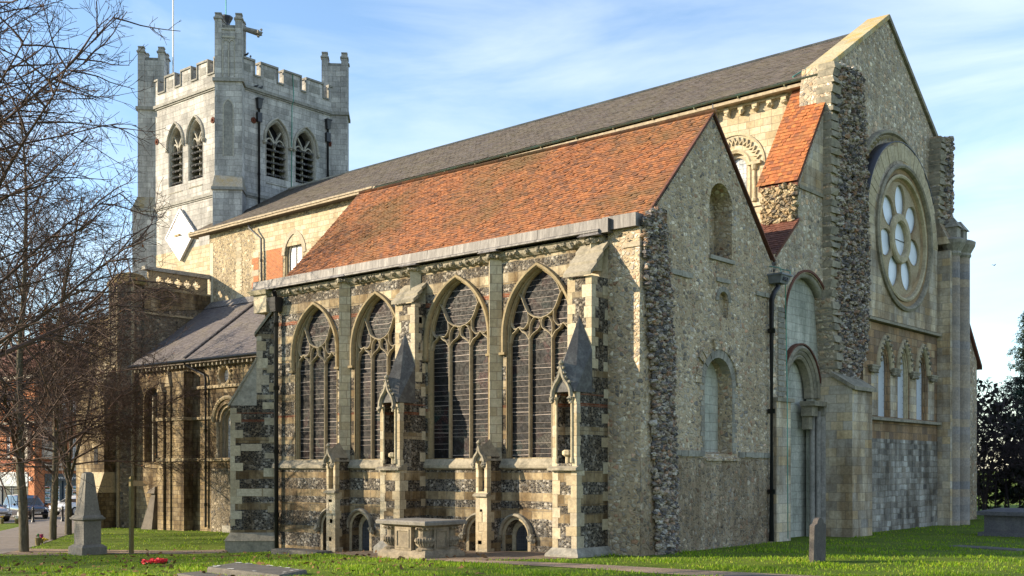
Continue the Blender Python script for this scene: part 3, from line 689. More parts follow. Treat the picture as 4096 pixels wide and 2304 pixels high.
    b = MB(); x = c; y = YS - 0.28                                             # little prow shaft up to the cornice
    b.add([(x - .26, YS - .004, wtip + .2), (x, y, wtip + .2), (x + .26, YS - .004, wtip + .2), (x - .26, YS - .004, 9.62), (x, y, 9.62), (x + .26, YS - .004, 9.62)], [(0, 1, 4, 3), (1, 2, 5, 4), (3, 4, 5)], 'quoin_stone')
    for k in range(9): b.lump((x - .3 + .075 * k, y - .02 + abs(k - 4) * .05, 9.55), .085, 'weathered_stone', 1)
    b.build('prow_shaft', ob)
    b = MB(); b.hexa([(x - .42, y - .16, 9.66), (x + .42, y - .16, 9.66), (x + .42, YS, 9.66), (x - .42, YS, 9.66), (x - .32, y - .08, 9.76), (x + .32, y - .08, 9.76), (x + .34, YS, 9.8), (x - .34, YS, 9.8)], 'sheet_lead'); b.build('lead_cap', ob)
    return ob
big_buttress(-28.50, -27.55, 26.80, 27.52, 7.30, -0.25, 8.38, 9.05, 3)
big_buttress(-20.70, -19.81, 26.46, 27.20, 7.20, -0.10, 8.42, 9.52, 11)

def slim_buttress(x, base, seed):
    b = MB(); yl = 27.35
    b.add([(x - .28, YS - .004, 3.3), (x, YS - 0.30, 3.3), (x + .28, YS - .004, 3.3), (x - .28, YS - .004, 9.62), (x, YS - 0.30, 9.62), (x + .28, YS - .004, 9.62)], [(0, 1, 4, 3), (1, 2, 5, 4), (3, 4, 5)], 'cream_ashlar')
    xa, xb = x - 0.24, x + 0.24
    b.box(xa, xb, yl + 0.2, YS - .004, base, 3.0, 'buttress_flint')
    niche_front(b, S(yl), xa, xb, base, 3.0, 1.86, 2.78, 0.2, 0.13, 'cream_ashlar', 0.2)
    quoins(b, xb, 1, yl, -1, base, 1.75, 'quoin_stone', 0.2, 0.34, 0.34, seed=seed); quoins(b, xa, -1, yl, -1, base, 1.75, 'quoin_stone', 0.13, 0.3, 0.34, seed=seed + 1)
    ob = b.build('slim_buttress', church)
    b = MB(); k = 0.05
    b.add([(xa - k, yl - .06, 2.86), (xb + k, yl - .06, 2.86), (xb + k, YS - .01, 2.86), (xa - k, YS - .01, 2.86), (x, yl - .06, 3.28), (x, YS - 0.22, 3.62), (xb + .02, YS - .01, 3.45), (xa - .02, YS - .01, 3.45)],
          [(0, 1, 4), (1, 2, 6, 5, 4), (3, 0, 4, 5, 7), (0, 3, 2, 1), (2, 3, 7, 5, 6)], 'weathered_stone'); b.build('niche_roof', ob)
    canopy('niche_canopy', S(yl - 0.06), x, 0.15, 2.80, 0.45, ob, False)
    b = MB(); b.hexa([(xa - .06, yl - .1, 1.70), (xb + .06, yl - .1, 1.70), (xb + .01, yl + .19, 1.70), (xa - .01, yl + .19, 1.70), (xa - .06, yl - .1, 1.76), (xb + .06, yl - .1, 1.76), (xb + .01, yl + .19, 1.9), (xa - .01, yl + .19, 1.9)], 'weathered_stone'); b.build('niche_sill', ob)
    b = MB(); y = YS - 0.3
    for k in range(9): b.lump((x - .3 + .075 * k, y - .02 + abs(k - 4) * .05, 9.55), .085, 'weathered_stone', 1)
    b.hexa([(x - .42, y - .16, 9.66), (x + .42, y - .16, 9.66), (x + .42, YS, 9.66), (x - .42, YS, 9.66), (x - .32, y - .08, 9.76), (x + .32, y - .08, 9.76), (x + .34, YS, 9.8), (x - .34, YS, 9.8)], 'sheet_lead'); b.build('lead_cap', ob)
slim_buttress(-31.72, -0.9, 21); slim_buttress(-24.33, -0.6, 25)
dg_ = Fr((-35.92, YS + .02, 0), (-.70711, -.70711), (.70711, -.70711)); T_ = .80          # diagonal buttress at the south-west corner
def dhex(b, t0, t1, z0, z1, z2, z3, m, k=0.0, th=.1):
    """a sloping slab along the diagonal buttress, from (t0, z0..z2) outside to (t1, z1..z3) inside"""
    b.hexa([dg_(t0, z0, -T_ - k), dg_(t0, z0, k), dg_(t1, z1, k), dg_(t1, z1, -T_ - k), dg_(t0, z2, -T_ - k), dg_(t0, z2, k), dg_(t1, z3, k), dg_(t1, z3, -T_ - k)], m)
b = MB(); b.fbox(dg_, -.5, 1.72, -1.6, 5.1, -T_, 0, 'buttress_flint'); b.fbox(dg_, -.5, .70, 5.101, 7.9, -T_, 0, 'buttress_flint')
dhex(b, 1.72, .70, 5.1, 5.1, 5.12, 6.95, 'grey_stone', -.004); dhex(b, .70, -.2, 7.9, 7.9, 7.92, 9.0, 'buttress_flint', -.002)
rg = random.Random(31)
for t1_, z, z1 in ((1.726, .35, 5.0), (.706, 5.6, 7.85)):
    k = 0
    while z < z1 - .1:
        h = min(z1 - z, rg.uniform(.26, .42)); l = rg.uniform(.34, .5) if k % 2 else rg.uniform(.18, .26); b.fbox(dg_, t1_ - l, t1_, z + .004, z + h - .004, -.3, .007, 'quoin_stone'); z += h; k += 1
z = .6
for k in range(20):
    h = rg.uniform(.2, .34)
    if k % 2: b.fbox(dg_, .02, rg.uniform(.15, .5), z, z + h, -.1, .007, 'quoin_stone')
    if k % 5 == 3 and z < 4.2: b.fbox(dg_, .5, rg.uniform(.9, 1.5), z, z + h, -.1, .006, 'quoin_stone')
    z += h + .07
ob = b.build('buttress', church)
b = MB(); dhex(b, 1.80, .70, 5.02, 6.86, 5.16, 7.02, 'weathered_stone', .05); dhex(b, .78, -.1, 7.84, 9.05, 7.98, 9.22, 'weathered_stone', .05); b.build('weathering', ob)
b = MB(); b.fbox(dg_, -.5, 1.9, -1.6, -.24, -T_ - .16, .16, 'weathered_stone'); b.hexa([dg_(-.5, -.24, -T_ - .2), dg_(-.5, -.24, .2), dg_(1.94, -.24, .2), dg_(1.94, -.24, -T_ - .2), dg_(-.5, .08, -T_ - .01), dg_(-.5, .08, .01), dg_(1.73, .08, .01), dg_(1.73, .08, -T_ - .01)], 'weathered_stone'); b.build('plinth', ob)
b = MB(); b.box(-36.9, -36.1, YS - 0.25, YS + 0.5, 8.8, 9.62, 'quoin_stone'); b.hexa([(-37.0, YS - .35, 9.5), (-36.0, YS - .35, 9.5), (-36.0, YS + .5, 9.5), (-37, YS + .5, 9.5), (-37.1, YS - .45, 9.66), (-35.9, YS - .45, 9.66), (-35.9, YS + .5, 9.66), (-37.1, YS + .5, 9.66)], 'quoin_stone'); b.build('corner_shaft', ob)

# ---- cornice with carved heads, lead parapet
b = MB()
b.sweep(s28, [(-36.3, 9.36), (-19.9, 9.44)], [(0.0, 0.0), (0.0, 0.05), (0.10, 0.14), (0.20, 0.16), (0.24, 0.20), (0.24, 0.0)], 'weathered_stone')
rg = random.Random(4); x = -36.0
while x < -20.3:
    if min(abs(x - q) for q in (-31.72, -24.33, -28.02, -20.25)) > 0.45:
        for k in range(2): b.lump((x + k * 0.06, YS - 0.16, 9.47 + rg.uniform(-.02, .03) + 0.005 * (x + 36)), rg.uniform(0.055, 0.085), 'weathered_stone', 1.0)
    x += rg.uniform(0.22, 0.55)
b.build('cornice', church)
b = MB(); n = 14; rg = random.Random(2)
for i in range(n):
    xa = -36.95 + i * 17.05 / n; xb = -36.95 + (i + 1) * 17.05 / n - 0.012; j = rg.uniform(-.012, .012)
    za, zb = 9.66 + .0075 * (xa + 36.9), 9.66 + .0075 * (xb + 36.9)
    b.hexa([(xa, 27.76, za), (xb, 27.76, zb), (xb, 28.2, zb), (xa, 28.2, za), (xa, 27.80 + j, za + .38), (xb, 27.80 + j, zb + .38), (xb, 28.2, zb + .40), (xa, 28.2, za + .40)], 'sheet_lead')
    b.hexa([(xa, 27.66, za - .02), (xb, 27.66, zb - .02), (xb, 27.79, zb - .02), (xa, 27.79, za - .02), (xa, 27.66, za + .03), (xb, 27.66, zb + .03), (xb, 27.785, zb + .09), (xa, 27.785, za + .09)], 'sheet_lead')
b.box(-19.9, -18.68, 27.86, 28.3, 9.80, 10.20, 'sheet_lead'); b.box(-19.93, -19.60, 27.74, 28.0, 9.72, 10.14, 'sheet_lead')
b.build('lead_parapet', church)
# ---- roof of the chapel
b = MB(); tiles(b, -35.6, XE + 0.06, (28.22, 10.02), (32.3, 14.22), 0.172, 0.122, 'clay_tile', th=0.024, seed=3, jit=0.009)
b.add([(-35.6, 28.2, 9.99), (XE, 28.2, 9.99), (XE, 32.3, 14.2), (-35.6, 32.3, 14.2), (-35.6, 36.45, 9.99), (XE, 36.45, 9.99)], [(0, 1, 2, 3), (3, 2, 5, 4)], 'red_tile')
b.v = [(x, y, z + .035 * math.sin(x * .8 + 1) * math.sin((y - 28.2) * .75) + .02 * math.sin(x * 2.1 + y) * math.sin((y - 28.2) * .75)) for x, y, z in b.v]
rf = b.build('chapel_roof', church)
b = MB()
for i in range(46):
    x = -35.6 + i * 0.371; b.tube([(x, 32.3, 14.23), (x + 0.36, 32.3, 14.235)], 0.085, 8, 'clay_tile')
b.build('ridge_tiles', rf)
b = MB()
for k in range(2):
    y1, z1 = (28.15, 9.93) if k == 0 else (36.55, 9.93); b.hexa([(XE - .02, y1, z1), (XE + .07, y1, z1), (XE + .07, 32.3, 14.16), (XE - .02, 32.3, 14.16), (XE - .02, y1, z1 + .07), (XE + .07, y1, z1 + .07), (XE + .07, 32.3, 14.25), (XE - .02, 32.3, 14.25)], 'red_tile')
b.tube([(XE, 32.3, 14.2), (XE, 32.3, 14.48)], 0.02, 6, 'grey_iron')
b.build('verge_tiles', rf)

# ---- east gable of the chapel
b = MB()
lowa = opening(32.66, 0.88, 3.08, 5.35, 0.92, 9, True); upa = opening(32.83, 0.74, 9.55, 11.25, 0.74, 9, True); sma = opening(32.98, 0.32, 7.6, 8.12, 0.32, 6, True)
b.plate(e18, [(YS + .01, 2.95), (36.5, 2.95), (36.5, 9.75), (32.3, 14.07), (28.3, 9.9), (YS + .01, 9.75)], [lowa, upa, sma], -0.75, 0, 'gable_rubble')
b.plate(e18, [(YS + .01, -0.6), (36.5, -0.6), (36.5, 2.94), (YS + .01, 2.94)], [], -0.75, 0.012, 'lower_rubble')
gab = b.build('gable_wall', church)
b = MB(); b.plate(e18, opening(32.66, 1.0, 3.0, 5.35, 1.0, 9, True), [], -0.74, -0.52, 'pale_block'); b.build('blocked_window', gab)
b = MB(); b.plate(e18, opening(32.83, 0.8, 9.5, 11.25, 0.8, 9, True), [], -0.74, -0.68, 'gable_rubble')
b.fbox(e18, 32.1, 32.36, 9.62, 11.0, -0.68, -0.6, 'black_iron'); b.fbox(e18, 32.07, 32.14, 9.6, 11.3, -0.62, -0.55, 'shadow_void'); b.plate(e18, opening(32.98, 0.36, 7.55, 8.12, 0.36, 6, True), [], -0.3, -0.16, 'gable_rubble'); b.build('niche_back', gab)
b = MB()
def voussoirs(b, fr, c, zs, r0, r1, w0, w1, m, n=17, a0=0.0, a1=math.pi, rg=random.Random(3), sq=1.0, miss=0.0):
    for i in range(n):
        if rg.random() < miss: continue
        p0 = a0 + (a1 - a0) * (i + 0.04) / n; p1 = a0 + (a1 - a0) * (i + 0.96) / n; q = r1 * rg.uniform(0.97, 1.03); ww = w1 + rg.uniform(-.012, .012)
        pt = [(c + r_ * math.cos(p), zs + r_ * math.sin(p) * sq) for r_, p in ((r0, p0), (q, p0), (q, p1), (r0, p1))]
        b.hexa([fr(u, v, w0) for u, v in pt] + [fr(u, v, ww) for u, v in pt], m)
voussoirs(b, e18, 32.66, 5.35, 0.89, 1.16, -0.3, 0.03, 'grey_stone', 15)

voussoirs(b, e18, 32.66, 5.35, 1.17, 1.5, -0.1, 0.07, 'gable_rubble', 17, miss=0.12)
b.build('arch_stones', gab); b = MB()
voussoirs(b, e18, 32.98, 8.12, 0.33, 0.5, -0.1, 0.03, 'grey_stone', 9); b.build('arch_stones', gab); b = MB(); voussoirs(b, e18, 32.83, 11.25, 0.75, 0.98, -0.2, 0.012, 'gable_rubble', 13); b.build('arch_stones', gab); b = MB()
rg = random.Random(12)
for k in range(14):
    z = 3.15 + k * 0.165; b.fbox(e18, 33.56, 33.56 + rg.uniform(.12, .4), z, z + .15, -.2, 0.02, 'grey_stone'); b.fbox(e18, 31.76 - rg.uniform(.05, .3), 31.77, z, z + .15, -.2, 0.02, 'grey_stone')
b.build('jamb_stones', gab)
b = MB(); b.lathe(XE - 0.12, 33.72, [(0.17, 3.1), (0.17, 3.2), (0.11, 3.28), (0.10, 4.0), (0.10, 4.95), (0.14, 5.02), (0.16, 5.2)], 10, 'grey_stone'); b.build('nook_shaft', gab)
for y0, y1, z0, h in ((29.75, 31.7, 3.0, .18), (34.0, 36.45, 2.98, .18), (29.5, 31.0, 8.62, .16), (35.2, 36.4, 8.6, .15), (32.5, 33.4, 8.74, .14)):
    b = MB(); y = y0
    while y < y1:
        l = rg.uniform(.25, .55); b.fbox(e18, y, min(y1, y + l) - .01, z0 + rg.uniform(-.015, .015), z0 + h, -0.1, rg.uniform(.05, .09), 'grey_stone'); y += l
    b.build('string_course', gab)
b = MB()
b.hexa([e18(31.75, 2.8, -.3), e18(33.95, 2.8, -.3), e18(33.95, 2.86, .1), e18(31.75, 2.86, .1), e18(31.75, 3.16, -.5), e18(33.95, 3.16, -.5), e18(33.95, 2.95, .1), e18(31.75, 2.95, .1)], 'gable_rubble')
b.build('window_sill', gab); b = MB(); b.fbox(e18, 32.05, 33.65, 9.42, 9.55, -.5, .08, 'grey_stone'); b.build('window_sill', gab)
# broken stub of wall standing out of the gable
def broken(b, prof, w, n, r0, r1, X, seed):
    """prof: list of (z, y_left, y_right) ; stones scattered through the stub, w deep"""
    rg = random.Random(seed); zs = [p[0] for p in prof]
    for i in range(n):
        z = rg.uniform(zs[0], zs[-1])
        yl = np.interp(z, zs, [p[1] for p in prof]); yr = np.interp(z, zs, [p[2] for p in prof])
        t = rg.random(); y = yl + (yr - yl) * t
        ww = w * (0.35 + 0.65 * math.sin(math.pi * min(1, max(0, t * 0.9 + 0.05)))) * rg.uniform(0.55, 1.0)
        b.lump((X + ww, y + rg.uniform(-.08, .08), z), rg.uniform(r0, r1), 'broken_flint', 0.75)
b = MB()
pr = [(-0.1, 28.95, 30.0), (0.8, 28.85, 29.96), (3.0, 28.65, 29.8), (5.4, 28.6, 29.72), (7.6, 28.35, 29.62), (8.8, 28.2, 29.45), (10.0, 28.1, 29.2), (10.4, 28.6, 29.15)]
for i in range(len(pr) - 1):
    (z0, a0, b0), (z1, a1, b1) = pr[i], pr[i + 1]
    b.hexa([(XE - .2, a0, z0), (XE + .10, a0 + .15, z0), (XE + .10, b0 - .15, z0), (XE - .2, b0, z0), (XE - .2, a1, z1), (XE + .10, a1 + .15, z1), (XE + .10, b1 - .15, z1), (XE - .2, b1, z1)], 'gable_rubble')
broken(b, pr, 0.22, 3400, 0.04, 0.10, XE + .02, 5)
b.build('broken_wall_stub', church)

# ================================================================ NAVE
YN = 41.5; s41 = S(YN); NS = 0.0145
def shear(b, i0=0):
    b.v[i0:] = [(x, y, z + NS * (x + 60)) for x, y, z in b.v[i0:]]
# ---- south wall of the nave above the aisle and the chapel
NW = [(-51.33, 0.62, 12.8, 14.95, 0.95), (-22.95, 0.52, 13.5, 15.0, 0.52)]
b = MB()
b.plate(s41, [(-59.55, 11.5), (-54.5, 11.5), (-54.5, 17.5), (-59.55, 17.5)], [], -0.6, 0, 'nave_rubble')
b.plate(s41, [(-54.5, 11.5), (-44, 11.5), (-44, 17.5), (-54.5, 17.5)], [opening(-51.33, 0.8, 12.5, 14.95, 1.15, 8)], -0.6, 0, 'nave_rubble')
b.plate(s41, [(-44, 9), (-18.75, 9), (-18.75, 17.72), (-44, 17.72)], [opening(-22.95, 0.62, 13.5, 15.0, 0.62, 10, True)], -0.6, 0, 'cream_ashlar')
for x0, x1, z0, z1, m in ((-56.75, -56.4, 12.9, 16.6, 'quoin_stone'), (-54.9, -44.5, 15.45, 17.0, 'cream_ashlar'), (-53.85, -52.35, 13.0, 15.44, 'red_brick'), (-50.3, -46, 14.0, 15.4, 'cream_ashlar'), (-59.5, -59.15, 11.8, 16.6, 'quoin_stone')):
    b.fbox(s41, x0, x1, z0, z1, -0.1, 0.012, m)
for k in range(7):
    z = 13.0 + k * 0.36; b.fbox(s41, -55.25 if k % 2 else -55.1, -54.6, z, z + 0.34, -0.1, 0.014, 'red_brick' if k % 3 else 'quoin_stone')
rg = random.Random(6)
for k in range(16): b.fbox(s41, -56.9 + rg.uniform(0, .15), -56.3 + rg.uniform(0, .12), 12.95 + k * .22, 13.12 + k * .22, -.1, .016, 'quoin_stone')
b.build('nave_wall', church)
# western clerestory window
b = MB(); b.plate(s41, opening(-51.33, 0.56, 12.5, 14.95, 0.87, 8), [], -0.24, -0.20, 'clear_leaded'); win = b.build('clerestory_window', church)
b = MB()
b.plate(s41, opening(-51.33, 0.80, 12.5, 14.95, 1.14, 8), [opening(-51.33, 0.70, 12.4, 14.95, 1.02, 8)], -0.3, -0.05, 'hood_stone')
b.plate(s41, opening(-51.33, 0.67, 12.5, 14.95, 0.99, 8), [opening(-51.33, 0.55, 12.4, 14.95, 0.86, 8)], -0.42, -0.13, 'weathered_stone')
b.sweep(s41, arch_pts(-51.33, 0.81, 14.95, 1.16, 9), [(0, 0), (0, 0.06), (.28, .05), (.28, 0)], 'quoin_stone'); b.build('window_surround', win)
b = MB(); b.fbox(s41, -51.36, -51.30, 12.5, 15.78, -0.2, -0.15, 'black_iron'); b.build('mullion', win)
# Norman window with its zigzag arch
b = MB(); b.plate(s41, opening(-22.95, 0.48, 13.4, 15.0, 0.48, 10, True), [], -0.36, -0.32, 'grey_leaded'); win = b.build('norman_window', church)
b = MB()
b.plate(s41, opening(-22.95, 0.62, 13.4, 15.0, 0.62, 10, True), [opening(-22.95, 0.46, 13.3, 15.0, 0.46, 10, True)], -0.4, -0.2, 'quoin_stone')
b.sweep(s41, [(-23.78, 13.5), (-23.78, 15.0)] + arch_pts(-22.95, 0.83, 15.0, 0.83, 12, True)[1:-1] + [(-22.12, 15.0), (-22.12, 13.5)], [(-.2, -.1), (-.17, .0), (-.1, .05), (-.03, .0), (-.03, -.1)], 'carved_stone'); b.build('window_surround', win)
b = MB(); n = 17
for i in range(n):
    p = math.pi * (i + 0.5) / n; q = math.pi / n * 0.5
    for k in (0, 1):
        a0, a1 = (p - q, p) if k == 0 else (p, p + q); r0, r1 = (1.0, 1.2) if k == 0 else (1.2, 1.0)
        pt = [(-22.95 + r_ * math.cos(a), 15.0 + r_ * math.sin(a)) for r_, a in ((r0 - .06, a0), (r1 - .06, a1), (r1 + .05, a1), (r0 + .05, a0))]
        b.hexa([s41(u, v, 0) for u, v in pt] + [s41(u, v, .07) for u, v in pt], 'carved_stone')
b.sweep(s41, arch_pts(-22.95, 1.34, 15.0, 1.34, 12, True), [(0, 0), (0, .05), (.08, .05), (.08, 0)], 'carved_stone'); b.build('zigzag_arch', win)
b = MB(); b.lathe(-22.02, YN - 0.02, [(.12, 13.5), (.12, 13.6), (.075, 13.66), (.07, 14.75), (.12, 14.8), (.15, 14.98)], 8, 'carved_stone'); b.fbox(s41, -22.3, -21.7, 14.98, 15.1, -.1, .16, 'carved_stone'); b.build('nook_shaft', win)
b = MB(); b.fbox(s41, -24.4, -20.5, 17.46, 17.56, -.1, .12, 'quoin_stone'); b.build('string_course', church); b = MB(); b.fbox(s41, -24.0, -20.5, 13.28, 13.42, -.1, .08, 'quoin_stone'); b.build('string_course', church)
for k in range(6):
    x = -23.85 + k * 0.64; b = MB(); b.fbox(s41, x - .11, x + .11, 17.30, 17.46, -.1, .22, 'carved_stone'); b.lump(s41(x, 17.26, .1), .13, 'carved_stone', 1.1); b.build('corbel', church)
# ---- roof of the nave
b = MB(); n0 = len(b.v)
tiles(b, -61.0, -19.3, (41.02, 17.32), (47.5, 21.08), 0.30, 0.20, 'roof_slate', th=0.012, seed=9, jit=0.005)
b.add([(-60.9, 41.0, 17.25), (-19.2, 41.0, 17.25), (-19.2, 47.5, 21.03), (-60.9, 47.5, 21.03), (-60.9, 54.0, 17.25), (-19.2, 54.0, 17.25)], [(0, 1, 2, 3), (3, 2, 5, 4)], 'dark_lead')
shear(b); rf = b.build('nave_roof', church)
b = MB()
for i in range(34):
    x = -59.3 + i * 1.18; b.tube([(x, 47.5, 21.06), (x + 1.16, 47.5, 21.06)], 0.12, 8, 'grey_stone')
shear(b); b.build('ridge_tiles', rf)
b = MB(); b.hexa([(-61.05, 40.98, 17.14), (-44, 40.98, 17.14), (-44, 41.06, 17.14), (-61.05, 41.06, 17.14), (-61.05, 40.98, 17.34), (-44, 40.98, 17.34), (-44, 41.06, 17.34), (-61.05, 41.06, 17.34)], 'timber_eaves')
rg = random.Random(9)
for i in range(24): b.box(-61.0 + i * .7, -61.0 + i * .7 + .69, 40.93, 40.98, 17.26 + rg.uniform(-.015, .015), 17.36, 'timber_eaves')
b.box(-61.05, -44, 41.06, 41.5, 17.13, 17.16, 'timber_soffit'); b.box(-61.05, -60.95, 41.06, 41.7, 17.1, 17.5, 'timber_eaves')
shear(b); b.build('eaves_board', church)
b = MB(); b.tube([(-44, 40.95, 17.22), (-18.9, 40.95, 17.24)], 0.06, 8, 'gutter_copper'); b.box(-44, -19, 41.0, 41.5, 17.0, 17.12, 'timber_eaves')
for i in range(12): b.box(-43 + i * 2.05, -42.97 + i * 2.05, 40.92, 41.1, 17.12, 17.2, 'gutter_copper')
shear(b); b.build('gutter', rf)
b = MB(); b.tube([(-20.2, 41.2, 17.5), (-19.6, 44.2, 19.35), (-19.3, 47.4, 21.35)], .03, 6, 'verdigris'); shear(b); b.build('lightning_conductor', rf)
b = MB(); pipe_run(b, [(-55.05, 41.1, 17.05), (-55.0, 41.1, 16.9), (-54.2, 41.36, 16.2), (-54.15, 41.38, 12.7)], .06, 'grey_iron'); b.build('drainpipe', church)

# ================================================================ EAST FRONT
e184, e189 = E(-18.4), E(-18.9); RC = (48.15, 12.55)
b = MB(); b.plate(e189, [(41.2, 8.0), (53.6, 8.0), (53.6, 17.8), (47.5, 21.95), (41.2, 17.95)], [circ(48.15, 12.55, 3.3, 40)], -0.7, 0, 'upper_rubble')
b.fbox(e189, 43.3, 45.3, 12.6, 17.0, -.2, .012, 'facade_ashlar'); b.fbox(e189, 51.0, 52.4, 12.6, 16.4, -.2, .012, 'facade_ashlar')
gw = b.build('gable_wall', church)
b = MB()
for y0, z0, nm in ((41.05, 18.02, 0), (53.95, 17.78, 1)):
    n = 9
    for i in range(n):
        t0, t1 = i / n, (i + 1) / n - .004; ya, za = y0 + (47.5 - y0) * t0, z0 + (22.05 - z0) * t0; yb, zb = y0 + (47.5 - y0) * t1, z0 + (22.05 - z0) * t1
        b.hexa([(-19.75, ya, za - .12), (-18.78, ya, za - .12), (-18.78, yb, zb - .12), (-19.75, yb, zb - .12), (-19.75, ya, za + .12), (-18.78, ya, za + .10), (-18.78, yb, zb + .10), (-19.75, yb, zb + .12)], 'lichen_stone' if nm == 0 else 'weathered_stone')
b.box(-19.7, -18.8, 40.95, 41.6, 17.55, 17.98, 'lichen_stone'); b.build('gable_coping', church)
b = MB()   # ashlar panel that carries the rose
hp = [(44.1, 8.85), (52.2, 8.85)] + [(48.15 + 4.05 * math.cos(math.pi * i / 32), 12.55 + 4.05 * math.sin(math.pi * i / 32)) for i in range(33)]
b.plate(e184, hp, [circ(*RC, 3.04, 56)], -0.6, 0, 'facade_ashlar')
voussoirs(b, e184, RC[0], RC[1], 3.3, 4.0, -.1, .012, 'carved_stone', 30, 0.02, math.pi - .02)
b.build('rose_panel', church)
b = MB(); b.sweep(e184, [(RC[0] + 4.05 * math.cos(math.pi - math.pi * i / 40), RC[1] + 4.05 * math.sin(math.pi - math.pi * i / 40)) for i in range(3, 34)], [(0.0, -.5), (0.0, .03), (.05, .03), (.05, -.5)], 'dark_lead', smooth=True); b.build('lead_flashing', church)
b = MB(); b.sweep(e189, [(RC[0] + 4.45 * math.cos(math.pi - math.pi * i / 40), RC[1] + 4.45 * math.sin(math.pi - math.pi * i / 40)) for i in range(2, 39)], [(0.0, 0), (0.0, .10), (.06, .22), (.16, .22), (.2, .1), (.2, 0)], 'weathered_stone')
for i in range(18):
    p = math.pi - .25 - i * .085; b.add([e189(RC[0] + r_ * math.cos(p + d), RC[1] + r_ * math.sin(p + d), w_) for r_, d, w_ in ((4.44, -.03, .1), (4.44, .03, .1), (4.2, 0, .12), (4.36, 0, .26))], [(0, 1, 3), (1, 2, 3), (2, 0, 3)], 'carved_stone')
b.build('hood_mould', church)
rose = MB(); rose.plate(e184, circ(*RC, 2.5, 40), [], -0.40, -0.30, 'pale_board'); rose = rose.build('rose_window', church)
b = MB()
b.sweep(e184, circ(*RC, 3.03, 64)[::-1], [(.10, -.02), (.12, .10), (.02, .16), (-.06, .12), (-.10, .0), (-.10, -.1)], 'weathered_stone', closed=True, smooth=False)
b.sweep(e184, circ(*RC, 2.94, 64)[::-1], [(.0, -.03), (-.20, -.06), (-.24, -.12), (-.24, -.3), (.05, -.3)], 'rust_stone', closed=True)
b.sweep(e184, circ(*RC, 2.64, 64)[::-1], [(.06, -.12), (.08, .0), (0, .04), (-.07, .0), (-.09, -.12), (-.09, -.35)], 'carved_stone', closed=True)
b.sweep(e184, circ(*RC, 2.56, 64)[::-1], [(.0, -.12), (-.08, -.16), (-.14, -.22), (-.14, -.35), (.05, -.35)], 'rust_stone', closed=True); b.build('rose_ring', rose)
b = MB(); pet = []
for k in range(7):
    q = R(90 + 51.43 * k); cu, cv = RC[0] + 1.62 * math.cos(q), RC[1] + 1.62 * math.sin(q); pet.append([(cu + .70 * math.cos(a) * math.cos(q) - .56 * math.sin(a) * math.sin(q), cv + .70 * math.cos(a) * math.sin(q) + .56 * math.sin(a) * math.cos(q)) for a in [2 * math.pi * i / 28 for i in range(28)]])
b.plate(e184, circ(*RC, 2.46, 56), pet + [circ(*RC, .75, 30)], -.28, -.20, 'rose_plate')
for p in pet: b.sweep(e184, p[::-1], [(.0, -.22), (.015, -.18), (.035, -.20)], 'rose_plate', closed=True)
b.build('rose_tracery', rose)
b = MB(); b.sweep(e184, circ(*RC, .74, 40)[::-1], [(0.0, -.33), (-.01, -.16), (.05, -.09), (.28, -.09), (.34, -.14), (.36, -.22)], 'carved_stone', closed=True); b.fbox(e184, RC[0] - .74, RC[0] + .74, 12.5, 12.53, -.30, -.27, 'black_iron'); b.build('rose_hub', rose)
for zc, h, nm, m in ((8.72, .22, 0, 'weathered_stone'), (4.66, .22, 1, 'weathered_stone')):
    b = MB(); b.hexa([e184(43.85, zc - .1, -.5), e184(52.28, zc - .1, -.5), e184(52.28, zc - .06, .18), e184(43.85, zc - .06, .18), e184(43.85, zc + .16, -.5), e184(52.28, zc + .16, -.5), e184(52.28, zc + .05, .18), e184(43.85, zc + .05, .18)], m); b.build('string_course', church)
b = MB(); LAN = (46.02, 48.15, 50.33)
b.plate(E(-18.45), [(43.9, 3.85), (52.25, 3.85), (52.25, 8.62), (43.9, 8.62)], [opening(c, .62, 4.78, 6.78, 1.18, 8) for c in LAN], -.5, 0, 'brown_ashlar')
for c in (45.05, 47.08, 49.24, 51.5): b.fbox(E(-18.45), c - .36, c + .36, 4.8, 6.6, -.12, .012, 'facade_ashlar')
fw = b.build('facade_wall', church)
for c in LAN:
    b = MB(); b.plate(E(-18.45), opening(c, .56, 4.7, 6.78, 1.1, 8), [], -.26, -.20, 'grey_board')
    for i in range(8):
        for sx in (-1, 1): b.cyl(E(-18.45), c + sx * .42, 4.95 + i * .25, -.21, -.185, .014, 5, 'black_iron')
    w_ = b.build('lancet_window', church)
    b = MB(); b.sweep(E(-18.45), opening(c, .62, 4.78, 6.78, 1.18, 8)[1:-1], [(0, .0), (0, .07), (.07, .15), (.15, .15), (.19, .06), (.19, 0)], 'carved_stone')
    for p in arch_pts(c, .70, 6.85, 1.24, 6)[1:-1:1]: b.lump((-18.45 + .16, *p), .065, 'weathered_stone', 1)
    b.sweep(E(-18.45), opening(c, .62, 4.78, 6.78, 1.18, 8), [(0, -.03), (-.05, -.06), (-.04, -.1), (-.09, -.14), (-.09, -.22), (0, -.22)], 'brown_ashlar' if c != 48.15 else 'carved_stone'); b.build('hood_mould', w_)
ew = E(-18.45)
for c in (44.75, 47.08, 49.24, 51.5):
    b = MB()
    for z0, z1, k in ((6.6, 6.68, .30), (6.68, 6.78, .38), (6.78, 6.84, .44)): b.fbox(ew, c - k, c + k, z0, z1, -.1, k * .5, 'weathered_stone')
    for i in range(5): b.lump(ew(c - .28 + .14 * i, 6.6, .13), .07, 'weathered_stone', 1)
    b.build('capital', fw)
b = MB(); b.plate(E(-18.43), [(42.5, -.6), (52.27, -.6), (52.27, 3.85), (42.5, 3.85)], [], -.7, 0, 'white_rubble'); b.fbox(E(-18.43), 43.9, 52.26, 3.86, 4.54, -.2, -.01, 'brown_ashlar'); b.build('lower_wall', church)
